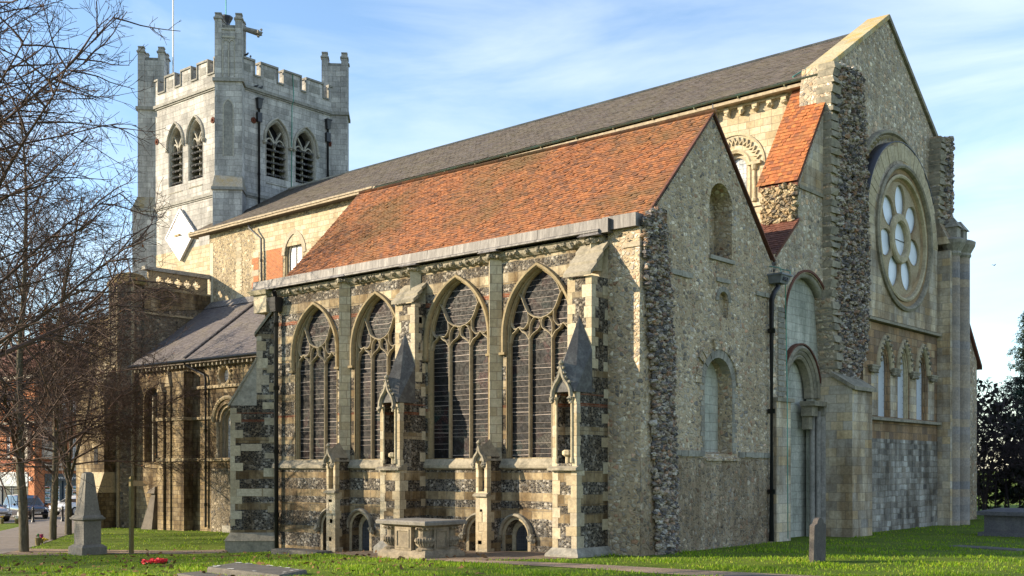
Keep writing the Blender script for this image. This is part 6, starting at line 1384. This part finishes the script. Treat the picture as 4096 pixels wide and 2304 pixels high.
b = MB(); prism_taper(b, 0, 0, -.1, .53, .30, .53, 'monument_grey'); prism_taper(b, 0, 0, .30, .53, .40, .41, 'monument_grey'); b.build('base', o)
b = MB(); prism_taper(b, 0, 0, .38, .37, 1.33, .37, 'monument_grey'); die = b.build('pedestal', o)
b = MB(); rg = random.Random(3)
for r_ in range(9):
    x = -.26 + rg.uniform(0, .06)
    while x < .24: l = rg.uniform(.02, .06); b.box(x, x + l, -.374, -.368, 1.2 - r_ * .07, 1.212 - r_ * .07, 'ledger'); x += l + .018
b.build('worn_inscription', die)
b = MB()
for z0, a0, z1, a1 in ((1.33, .37, 1.40, .48), (1.40, .49, 1.47, .49), (1.47, .46, 1.56, .40), (1.56, .36, 1.74, .345)): prism_taper(b, 0, 0, z0, a0, z1, a1, 'monument_grey')
b.build('cornice', o)
b = MB(); prism_taper(b, 0, 0, 1.74, .325, 3.20, .165, 'monument_grey'); prism_taper(b, 0, 0, 3.20, .165, 3.27, .09, 'monument_grey'); b.build('shaft', o)

o = lthing('chest_tomb', 'pale carved chest tomb with gadrooned bulbous corners in front of the chapel wall', 'tomb', (-24.5, 24.75, gz(-24.4, 24.7) - .02), R(-4))
LX, LY = 1.0, .72
b = MB(); prism_taper(b, 0, 0, -.1, LX + .1, .16, LX + .1, 'tomb_stone', LY + .1, LY + .1); prism_taper(b, 0, 0, .16, LX + .1, .28, LX - .02, 'tomb_stone', LY + .1, LY - .02); b.build('base', o)
b = MB(); b.box(-LX + .14, LX - .14, -LY + .14, LY - .14, .26, .98, 'tomb_stone')
for x, y in ((0, 1), (0, -1)): b.box(-.38, .38, y * LY * .93 - .07, y * LY * .93 + .07, .27, .97, 'tomb_stone'); b.sweep(Fr((0, y * (LY * .93 + .07), 0), (1, 0), (0, y)), [(-.3, .34), (.3, .34), (.3, .90), (-.3, .90)], [(0, 0), (0, .02), (.05, .03), (.06, 0)], 'tomb_stone', closed=True)
for x in (1, -1): b.box(x * (LX - .16) - .07, x * (LX - .16) + .1, -.3, .3, .27, .97, 'tomb_stone'); b.sweep(Fr((x * (LX - .09) + (.035 if x > 0 else -.035), 0, 0), (0, 1), (x, 0)), [(-.22, .34), (.22, .34), (.22, .90), (-.22, .90)], [(0, 0), (0, .02), (.05, .03), (.06, 0)], 'tomb_stone', closed=True)
ch = b.build('chest', o)
for sx in (-1, 1):
    for sy in (-1, 1):
        b = MB(); x, y = sx * (LX - .26), sy * (LY - .22)
        b.lathe(x, y, [(.26, .26), (.28, .32), (.17, .37), (.20, .42), (.27, .50), (.29, .57), (.26, .64), (.18, .70), (.19, .86), (.24, .92), (.27, .98)], 12, 'tomb_stone')
        for k in range(20):
            q = R(18 * k); b.tube([(x + r_ * math.cos(q), y + r_ * math.sin(q), z) for r_, z in ((.21, .42), (.275, .50), (.30, .57), (.27, .645))], .026, 5, 'tomb_stone')
        for k in range(14): q = R(360 / 14 * k); b.lump((x + .265 * math.cos(q), y + .265 * math.sin(q), .93), .03, 'tomb_stone', 1)
        b.build('corner_baluster', o)
b = MB(); prism_taper(b, 0, 0, .98, LX - .04, 1.04, LX + .08, 'tomb_stone', LY - .04, LY + .08); b.build('moulding', o)
b = MB(); prism_taper(b, 0, 0, 1.045, LX + .14, 1.13, LX + .15, 'monument_grey', LY + .14, LY + .15); prism_taper(b, 0, 0, 1.13, LX + .15, 1.17, LX + .10, 'monument_grey', LY + .15, LY + .10); b.build('top_slab', o)

o = lthing('chest_tomb', 'plain dark chest tomb with a low hipped lid at the right edge of the lawn', 'tomb', (-13.0, 45.75, 0))
b = MB(); b.box(-1.35, 1.35, -.68, .68, -.1, .14, 'slate_dark'); b.build('base', o)
b = MB(); b.box(-1.16, 1.16, -.5, .5, .14, .80, 'slate_dark')
for x0, x1 in ((-1.05, -.05), (.08, 1.05)): b.sweep(Fr((0, -.5, 0), (1, 0), (0, -1)), [(x0 + .06, .24), (x1 - .06, .24), (x1 - .06, .70), (x0 + .06, .70)], [(0, 0), (0, .02), (.05, .02), (.05, 0)], 'slate_dark', closed=True)
b.build('chest', o)
b = MB(); b.box(-1.38, 1.38, -.70, .70, .80, .95, 'slate_dark'); b.hexa([(-1.38, -.7, .95), (1.38, -.7, .95), (1.38, .7, .95), (-1.38, .7, .95), (-.75, -.03, 1.09), (.75, -.03, 1.09), (.75, .03, 1.09), (-.75, .03, 1.09)], 'slate_dark'); b.build('top_slab', o)

b = MB()   # headstone with a shouldered round head, broad face to the east
pr = [(-.41, -.3), (.41, -.3), (.41, 1.02), (.36, 1.06), (.30, 1.05), (.27, 1.08)] + [(.22 * math.cos(math.pi * i / 10), 1.08 + .16 * math.sin(math.pi * i / 10)) for i in range(11)] + [(-.27, 1.08), (-.30, 1.05), (-.36, 1.06), (-.41, 1.02)]
b.plate(Fr((.07, 0, 0), (0, 1), (1, 0)), pr, [], -.14, 0, 'headstone_grey')
o = b.build('headstone', at=(0, 0, 0)); o.location = (-13.75, 29.55, 0); o.rotation_euler = (0, R(1.5), R(2)); tag(o, 'dark weathered headstone with a shouldered round top alone on the right lawn', 'gravestone')
def ledger(pts, z, th, label, seed, liche=True, nm='ledger_stone'):
    rg = random.Random(seed); b = MB(); c = Vector((sum(p[0] for p in pts) / len(pts), sum(p[1] for p in pts) / len(pts))); q = [Vector(p) - c for p in pts]
    path = []
    for i in range(len(q)):
        a, d = q[i], q[(i + 1) % len(q)]
        for k in range(6): path.append(a.lerp(d, k / 6) * rg.uniform(.985, 1.01))
    b.add([(p.x, p.y, -th) for p in path] + [(p.x * 1.0, p.y, -.05) for p in path] + [(p.x * .975, p.y * .975, 0.0) for p in path] + [(0, 0, .012)], [(i, (i + 1) % len(path), len(path) + (i + 1) % len(path), len(path) + i) for i in range(len(path))] + [(len(path) + i, len(path) + (i + 1) % len(path), 2 * len(path) + (i + 1) % len(path), 2 * len(path) + i) for i in range(len(path))] + [(2 * len(path) + i, 2 * len(path) + (i + 1) % len(path), 3 * len(path)) for i in range(len(path))], 'ledger')
    if liche:
        for k in range(16):
            p = rg.choice(path) * rg.uniform(.82, .96); r_ = rg.uniform(.04, .12); n = 9; ph = rg.uniform(0, 6)
            b.add([(p.x + r_ * (1 + .4 * math.sin(3 * a + ph)) * math.cos(a), p.y + r_ * .8 * (1 + .3 * math.cos(2 * a)) * math.sin(a), .016) for a in [6.283 * i / n for i in range(n)]], [tuple(range(n))], 'white_lichen')
    o = b.build(nm); o.location = (c.x, c.y, z); return tag(o, label, 'grave slab')
ledger([(-24.8, 17.2), (-25.4, 18.55), (-22.1, 18.3), (-21.5, 16.95)], .07, .3, 'large dark ledger slab spotted with white lichen in the foreground grass', 4)
ledger([(-25.1, 16.5), (-25.2, 17.25), (-23.0, 17.0), (-22.6, 16.2)], -.07, .25, 'lower dark ledger slab at the bottom edge in front of the lichen-spotted slab', 7, False)
ledger([(-13.0, 22.6), (-13.4, 24.15), (-11.3, 24.1), (-10.9, 22.4)], .12, .3, 'pale worn ledger slab at the bottom edge near the gravel path', 9, False)
ledger([(-13.1, 38.1), (-13.0, 38.9), (-10.7, 38.3), (-10.7, 37.5)], .03, .1, 'dark flat slab sunk in the shaded grass near the right edge', 12, False)
ledger([(-33.5, 26.0), (-33.5, 26.75), (-30.9, 26.75), (-30.9, 26.0)], gz(-32, 26) + .14, .3, 'low pale kerbed slab at the foot of the chapel wall', 14, False)
# fingerpost
o = lthing('footpath_signpost', 'mossy wooden post with one pointed finger board on the left lawn', 'signpost', (-40.6, 24.63, gz(-40.6, 24.6)))
b = MB(); b.box(-.07, .07, -.07, .07, -.3, 3.0, 'oak'); b.hexa([(-.07, -.07, 3.0), (.07, -.07, 3.0), (.07, .07, 3.0), (-.07, .07, 3.0), (-.07, -.07, 3.03), (.07, -.07, 3.1), (.07, .07, 3.1), (-.07, .07, 3.03)], 'oak'); b.build('post', o)
b = MB(); f = Fr((.0, .0, 0), (.84, .54), (.54, -.84)); b.plate(f, [(.05, 2.70), (.60, 2.70), (.70, 2.81), (.60, 2.92), (.05, 2.92)], [], -.02, .02, 'sign_board'); b.build('finger_board', o)
# poppy wreath
o = lthing('poppy_wreath', 'round wreath of red paper poppies and green leaves lying on the lawn', 'wreath', (-30.9, 19.55, gz(-30.9, 19.5) + .05))
flat('poppy_red', (0.62, 0.02, 0.025), .6); flat('wreath_leaf', (0.05, 0.16, 0.05), .6); flat('cream_petal', (0.6, 0.55, 0.3), .7)
rg = random.Random(5); b = MB(); b2 = MB()
for k in range(46):
    q = rg.uniform(0, 6.28); r_ = .29 + rg.uniform(-.05, .05); p = (r_ * math.cos(q), r_ * math.sin(q), .07 + rg.uniform(0, .09))
    b.lump(p, .062, 'poppy_red', .7); b.lump((p[0], p[1], p[2] + .03), .015, 'black_iron', 1)
for k in range(90):
    q = rg.uniform(0, 6.28); r_ = rg.uniform(.2, .48); x, y = r_ * math.cos(q), r_ * math.sin(q); a = rg.uniform(0, 6.28); b2.add([(x, y, .03), (x + .06 * math.cos(a + .5), y + .06 * math.sin(a + .5), .09), (x + .13 * math.cos(a), y + .13 * math.sin(a), .13), (x + .06 * math.cos(a - .5), y + .06 * math.sin(a - .5), .08)], [(0, 1, 2, 3)], 'wreath_leaf' if k % 7 else 'cream_petal')
b.build('poppies', o); b2.build('leaves', o)
# flowers along the footway
def flowers(x, y, cols, label, h=.28, n=10, pot=True):
    o = lthing('flower_pot' if pot else 'flower_clump', label, 'flowers', (x, y, gz(x, y))); b = MB(); rg = random.Random(int(x * 100))
    if pot: b.lathe(0, 0, [(.08, -.05), (.10, .0), (.13, h), (.11, h), (.0, h - .04)], 10, 'oak'); b.build('pot', o)
    b = MB()
    for k in range(n):
        q = rg.uniform(0, 6.28); r_ = rg.uniform(0, .16); p = (r_ * math.cos(q), r_ * math.sin(q), (h if pot else 0) + rg.uniform(.08, .2)); b.lump(p, rg.uniform(.04, .065), cols[k % len(cols)], .7); b.tube([(p[0] * .5, p[1] * .5, h * .8 if pot else 0), p], .008, 4, 'wreath_leaf')
    b.build('blooms', o)
flat('bloom_yellow', (.65, .45, .03), .6); flat('bloom_purple', (.16, .08, .35), .6); flat('bloom_white', (.72, .72, .70), .6); flat('bloom_wine', (.28, .02, .08), .6)
flowers(-56.2, 29.6, ['bloom_purple', 'bloom_white', 'bloom_yellow'], 'pot of purple white and yellow flowers beside the forked tree')
flowers(-54.0, 28.4, ['bloom_yellow', 'wreath_leaf'], 'short dark pot with few yellow flowers left of the forked tree', .3, 5)
flowers(-49.3, 25.35, ['bloom_wine', 'bloom_wine', 'wreath_leaf'], 'wine red flowers in a pot between the two nearest trunks', .22)
flowers(-50.0, 25.9, ['bloom_yellow', 'bloom_yellow'], 'low clump of yellow flowers by the slim tree trunk', 0, 9, False)
flowers(-48.3, 24.7, ['wreath_leaf'], 'bare dark pot with only a few leaves behind the thick trunk', .34, 3)
flowers(-70.4, 34.6, ['bloom_white', 'bloom_yellow'], 'white flowers on the grass mound at the left edge', .3)
flowers(-70.9, 33.9, ['bloom_yellow', 'bloom_purple'], 'purple and yellow flowers on the grass mound at the left edge', .3)
# ================================================================ STREET
gb = 'bollards along the footway'
for i, (x, y, lb) in enumerate(((-71.1, 36.05, 'black iron bollard in front of the dark blue car'), (-70.7, 37.85, 'black iron bollard in front of the white hatchback'))):
    b = MB(); b.lathe(0, 0, [(.12, -.1), (.12, .1), (.085, .16), (.075, .75), (.10, .79), (.10, .83), (.07, .86), (.09, .93), (.06, 1.0), (.0, 1.03)], 12, 'black_iron', True); o = b.build('bollard'); o.location = (x, y, -.9); tag(o, lb, 'bollard', gb)
o = lthing('litter_bin', 'black litter bin with a yellow rim beside the grass mound', 'bin', (-72.3, 33.9, -.9))
b = MB(); prism_taper(b, 0, 0, 0, .27, .8, .33, 'black_iron'); b.build('body', o); b = MB(); prism_taper(b, 0, 0, .8, .36, .86, .36, 'bloom_yellow'); b.build('rim', o)
# red brick shop on the corner
SH = lthing('corner_shop', 'red brick corner building with sash windows above a grey estate agent shopfront', 'shop', (-89.1, 45.3, -.9))
sf, se = Fr((0, 0, 0), (1, 0), (0, -1)), Fr((0, 0, 0), (0, 1), (1, 0))
UPW = [(-4.9, -4.2), (-3.6, -2.9), (-8.2, -7.5), (-7.0, -6.3), (-11, -10.3)]; UPE = [(2.35, 2.8), (3.25, 3.65), (4.1, 4.75), (6.2, 6.7), (7.1, 7.6)]
def rect(a, b_, c, d): return [(a, c), (b_, c), (b_, d), (a, d)]
b = MB()
b.plate(sf, [(-16, 0), (0, 0), (0, 11.2), (-16, 11.2)], [rect(-12, -1.05, .3, 3.1)] + [rect(a, c, z, z + 1.9) for a, c in UPW for z in (4.5, 8.0)], -.4, 0, 'red_brick')
b.plate(se, [(.002, 0), (18, 0), (18, 11.2), (.002, 11.2)], [rect(.85, 6.4, .75, 3.1)] + [rect(a, c, z, z + 1.75) for a, c in UPE for z in (4.4, 8.0)], -.4, -.002, 'red_brick')
b.box(-15.6, -.45, .45, 17.6, .02, 11.0, 'shadow_void'); b.build('wall', SH)
b = MB(); b.fbox(sf, -16, .05, 3.98, 4.15, -.1, .10, 'brick_trim'); b.fbox(se, -.05, 18, 3.98, 4.15, -.1, .10, 'brick_trim'); b.fbox(sf, -.75, .04, 0, 3.4, -.1, .05, 'red_brick'); b.fbox(se, -.04, .8, 0, 3.4, -.1, .05, 'red_brick')
for fr, s0, s1 in ((sf, -16, .06), (se, -.06, 18)): b.fbox(fr, s0, s1, 7.2, 7.4, -.1, .08, 'stone_trim'); b.fbox(fr, s0, s1, 10.9, 11.3, -.1, .25, 'stone_trim')
b.build('string_course', SH)
b = MB()
b.fbox(se, .9, 5.6, 3.35, 3.9, -.1, .12, 'stone_trim'); b.fbox(se, .75, 5.8, 3.72, 3.97, .0, .38, 'stone_trim'); b.fbox(se, .6, 1.9, 4.3, 7.2, -.1, .35, 'stone_trim'); b.fbox(sf, -1.9, -.6, 4.3, 7.2, -.1, .3, 'stone_trim'); b.build('stone_dressing', SH)
for fr, l, h in ((sf, UPW, 1.9), (se, UPE, 1.75)):
    for a, c in l:
        for z in ((4.5, 8.0) if fr is sf else (4.4, 8.0)):
            b = MB(); b.fbox(fr, a, c, z, z + h, -.2, -.17, 'pane_glass'); w_ = b.build('window', SH); b = MB()
            for q in (a, (a + c) / 2 - .025, c - .06): b.fbox(fr, q, q + .06, z, z + h, -.168, -.1, 'white_paint')
            for q in (z, z + h / 2 - .03, z + h - .06): b.fbox(fr, a + .061, c - .061, q, q + .06, -.166, -.11, 'white_paint')
            b.fbox(fr, a - .1, c + .1, z - .14, z - .002, -.1, .1, 'stone_trim'); b.build('sash_frame', w_)
b = MB(); b.fbox(sf, -12, -1.05, 2.05, 3.1, -.2, .08, 'sign_grey'); sg = b.build('shop_sign', SH)
text('HENRY WARD', sf, -5.0, 2.66, .085, .42, 'white_paint', 'sign_lettering', sg); text('Property Solutions', sf, -5.0, 2.28, .085, .33, 'white_paint', 'sign_lettering', sg)
b = MB(); b.fbox(sf, -12.1, -1.0, 3.1, 3.24, -.2, .16, 'white_paint'); b.build('sign_cornice', sg)
b = MB(); b.fbox(sf, -12, -1.05, .32, 2.05, -.35, -.3, 'pane_glass'); ws = b.build('shop_window', SH)
b = MB()
for x in (-12, -9, -6.3, -4.6, -4.3, -3.1, -2.9, -1.2): b.fbox(sf, x, x + .14, .3, 2.05, -.29, -.2, 'shop_frame')
b.fbox(sf, -12, -1.05, 0.02, .32, -.3, .02, 'shop_frame'); b.build('shop_frame', ws)
b = MB(); b.fbox(sf, -4.2, -3.2, .1, 2.0, -.28, -.24, 'shop_frame'); b.fbox(sf, -4.05, -3.35, .35, 1.9, -.235, -.22, 'pane_glass'); b.build('door', SH)
b = MB(); b.fbox(se, .85, 6.4, 2.5, 3.1, -.2, .06, 'fascia_dark'); sg = b.build('shop_sign', SH); text('www.henryward.co.uk', se, 1.65, 2.66, .065, .36, 'white_paint', 'sign_lettering', sg)
b = MB(); b.fbox(se, .85, 6.4, .75, 2.5, -.3, -.25, 'blue_glass'); ws = b.build('shop_window', SH)
b = MB()
for y in (.85, 2.55, 4.15, 6.25): b.fbox(se, y, y + .1, .75, 2.5, -.24, -.12, 'shop_frame')
b.fbox(se, .86, 6.39, .66, .80, -.24, .06, 'sign_grey'); b.build('shop_frame', ws)
for y0 in (.95, 1.75, 2.7, 3.4, 4.3, 5.0):
    b = MB(); rg = random.Random(int(y0 * 10))
    for k in range(3):
        z = .85 + k * .42; b.fbox(se, y0, y0 + .5, z, z + .36, -.245, -.23, 'white_paint'); b.fbox(se, y0 + .05, y0 + .45, z + .12, z + .31, -.229, -.224, rg.choice(['bloom_yellow', 'wreath_leaf', 'brick_trim', 'sky_print', 'sky_print'])); b.fbox(se, y0 + .05, y0 + .45, z + .12, z + .2, -.223, -.220, 'wreath_leaf')
    b.build('property_card', ws)
b = MB(); b.hexa([(-16.3, -.4, 11.3), (.4, -.4, 11.3), (.4, 18, 11.3), (-16.3, 18, 11.3), (-12, 4, 14.6), (-4, 4, 14.6), (-4, 14, 14.6), (-12, 14, 14.6)], 'roof_red'); rf = b.build('roof', SH)
b = MB(); b.box(-9, -7.8, 5, 6.6, 13, 16.6, 'red_brick'); b.box(-3.6, -2.6, 9, 10.4, 12, 16, 'red_brick'); b.build('chimney', rf)
b = MB(); b.fbox(sf, -.5, -.25, 2.5, 2.85, .05, .25, 'white_paint'); b.build('wall_lamp', SH)
# ---- cars
def car(name, label, loc, rz, paint, ln=4.5, wd=1.86, hh=1.52, mpv=False, plate='YP67 AEA'):
    o = lthing(name, label, 'car', loc, rz); hl = ln / 2; h = hh
    hood = .30 if not mpv else .26
    xs_ = [(-hl, .42, .70, .80), (-hl + .12, .30, .95, .92), (-hl + .9, .26, .98, 1.0), (-.2, .26, .98, 1.0), (hl - 1.25, .26, .97, 1.0), (hl - .45, .27, .86, .96), (hl - .10, .32, .72, .86), (hl, .40, .60, .74)]
    b = MB(); rings = []
    for x, zb, zt, k in xs_:
        w_ = wd / 2 * k; rings.append([(x, -w_ * .88, zb), (x, -w_, zb + .12), (x, -w_ * 1.0, zt * .72), (x, -w_ * .93, zt), (x, -w_ * .5, zt + .03), (x, w_ * .5, zt + .03), (x, w_ * .93, zt), (x, w_, zt * .72), (x, w_, zb + .12), (x, w_ * .88, zb)])
    n = 10; b.add([p for r_ in rings for p in r_], [(i * n + j, i * n + (j + 1) % n, (i + 1) * n + (j + 1) % n, (i + 1) * n + j) for i in range(len(rings) - 1) for j in range(n)] + [tuple(range(n)), tuple(range((len(rings) - 1) * n, len(rings) * n))], paint, True); body = b.build('body', o)
    b = MB(); rb, rt = (-hl + .18, -hl + .45) if mpv else (-hl + .35, -hl + 1.0); fb, ft = hl - 1.15, hl - (2.0 if mpv else 2.15); w0, w1 = wd / 2 * .92, wd / 2 * .70
    R4 = [(rb, w0, .95), (fb, w0, .95), (ft, w1, h - .05), (rt, w1, h - .05)]
    b.add([(x, s * w_, z) for s in (-1, 1) for x, w_, z in R4] + [(ft - .1, 0, h), (rt + .1, 0, h)], [(0, 1, 2, 3), (5, 4, 7, 6), (1, 5, 6, 2), (4, 0, 3, 7), (2, 6, 8), (3, 9, 7), (2, 8, 9, 3), (6, 7, 9, 8)], paint, True); b.build('roof', body)
    b = MB(); e = .012
    def pane(p): b.add(p, [tuple(range(len(p)))], 'car_glass')
    pane([(fb - .03 + e, -w0 * .93, .98), (fb - .03 + e, w0 * .93, .98), (ft + .02 + e, w1 * .93, h - .08), (ft + .02 + e, -w1 * .93, h - .08)]); b.build('windscreen', o)
    for s in (-1, 1):
        b = MB(); m = [(rb + .1, fb - .25), (rt + .06, ft - .03)]; xq = [.0, .34, .68, 1.0] if mpv else [.0, .5, 1.0]
        for i in range(len(xq) - 1):
            g0, g1 = xq[i] + .015, xq[i + 1] - .015; B0 = m[0][0] + (m[0][1] - m[0][0]) * g0; B1 = m[0][0] + (m[0][1] - m[0][0]) * g1; T0 = m[1][0] + (m[1][1] - m[1][0]) * g0; T1 = m[1][0] + (m[1][1] - m[1][0]) * g1
            pane([(B0, s * (w0 + e), .99), (B1, s * (w0 + e), .99), (T1, s * (w1 + e + .012), h - .10), (T0, s * (w1 + e + .012), h - .10)])
        b.build('side_window', o)
        b = MB(); b.lump((fb - .25, s * (wd / 2 + .1), 1.02), .12, paint if not mpv else 'black_iron', .7); b.build('wing_mirror', o)
        b = MB(); b.add([(hl - .06, s * wd / 2 * .42, .62), (hl - .03, s * wd / 2 * .42, .72), (hl - .42, s * (wd / 2 * .955), .80), (hl - .30, s * (wd / 2 * .93), .66)], [(0, 1, 2, 3)], 'headlamp'); b.lump((hl - .17, s * wd / 2 * .72, .70), .12, 'headlamp', .6); b.build('headlight', o)
        for x in (-hl + .88, hl - .92):
            w_ = lthing('tmp', '', '', (0, 0, 0)); bpy.data.objects.remove(w_)
            b = MB(); f = Fr((x, s * (wd / 2 - .20), .33), (1, 0), (0, s)); b.cyl(f, 0, 0, 0, .21, .33, 20, 'tyre'); wh = b.build('wheel', o)
            b = MB(); b.cyl(f, 0, 0, .205, .222, .22, 16, 'alloy'); b.build('rim', wh)
    b = MB(); b.box(hl - .06, hl + .015, -.45, .45, .50, .64, 'grille'); b.box(hl - .1, hl + .005, -.6, .6, .30, .40, 'black_iron'); b.build('grille', o)
    b = MB(); b.box(hl + .002, hl + .03, -.26, .26, .40, .51, 'white_paint'); pl = b.build('number_plate', o)
    if plate: text(plate, Fr((hl + .032, 0, 0), (0, 1), (1, 0)), -.235, .42, 0, .105, 'black_iron', 'plate_lettering', pl)
    return o
t = NT('car_navy', .25, .6); t.out((0.012, 0.016, 0.035)); t.b.inputs['Coat Weight'].default_value = 1
t = NT('car_white', .3, .5); t.out((0.72, 0.73, 0.75)); t.b.inputs['Coat Weight'].default_value = 1
t = NT('car_silver', .3, .5); t.out((0.42, 0.44, 0.47)); t.b.inputs['Coat Weight'].default_value = 1
car('parked_car', 'dark blue people carrier parked nose-on behind the thick tree trunk', (-77.6, 38.8, -.9), R(-9), 'car_navy', 4.75, 1.9, 1.66, True)
car('parked_car', 'white hatchback parked beyond the slim tree, half hidden by the obelisk', (-80.6, 44.2, -.9), R(-68), 'car_white', 4.2, 1.78, 1.48, plate='')
car('parked_car', 'white-fronted car cut off by the left edge beside the litter bin', (-75.4, 34.9, -.9), R(2), 'car_silver', 4.3, 1.8, 1.5, plate='')
# birds
def bird(x, y, z, q, lb, fly=False):
    b = MB(); b.tube([(-.16, 0, .02), (-.06, 0, .05), (.08, 0, .09), (.15, 0, .14), (.19, 0, .16)], [.012, .055, .07, .045, .015], 8, 'black_iron'); b.lump((.15, 0, .17), .045, 'black_iron', 1); b.tube([(.18, 0, .17), (.25, 0, .155)], [.014, .003], 5, 'grey_iron')
    if fly:
        for s in (-1, 1): b.add([(.08, s * .03, .1), (.0, s * .3, .22), (-.12, s * .5, .16), (-.06, s * .25, .14), (-.08, s * .03, .08)], [(0, 1, 2, 3, 4)], 'black_iron')
    else: b.tube([(.0, .02, .02), (.0, .02, -.05)], .008, 4, 'grey_iron')
    o = b.build('bird'); o.scale = (.4,) * 3 if fly else (1, 1, 1); o.location = (x, y, z); o.rotation_euler = (0, 0, q); tag(o, lb, 'bird')
bird(-59.3, 44.05, 28.93, .6, 'black bird perched nearest the turret on the tower battlements')
bird(-59.3, 44.42, 28.93, 2.4, 'black bird perched on the outer end of the first battlement')
bird(-59.15, 44.72, 27.07, 1.5, 'left of two black birds on the ledge above the rainwater head')
bird(-59.15, 45.1, 27.07, 1.7, 'right of two black birds on the ledge above the rainwater head')
bird(-19.0, 62.4, 13.4, 1.0, 'small dark bird flying in the sky at far right', True)
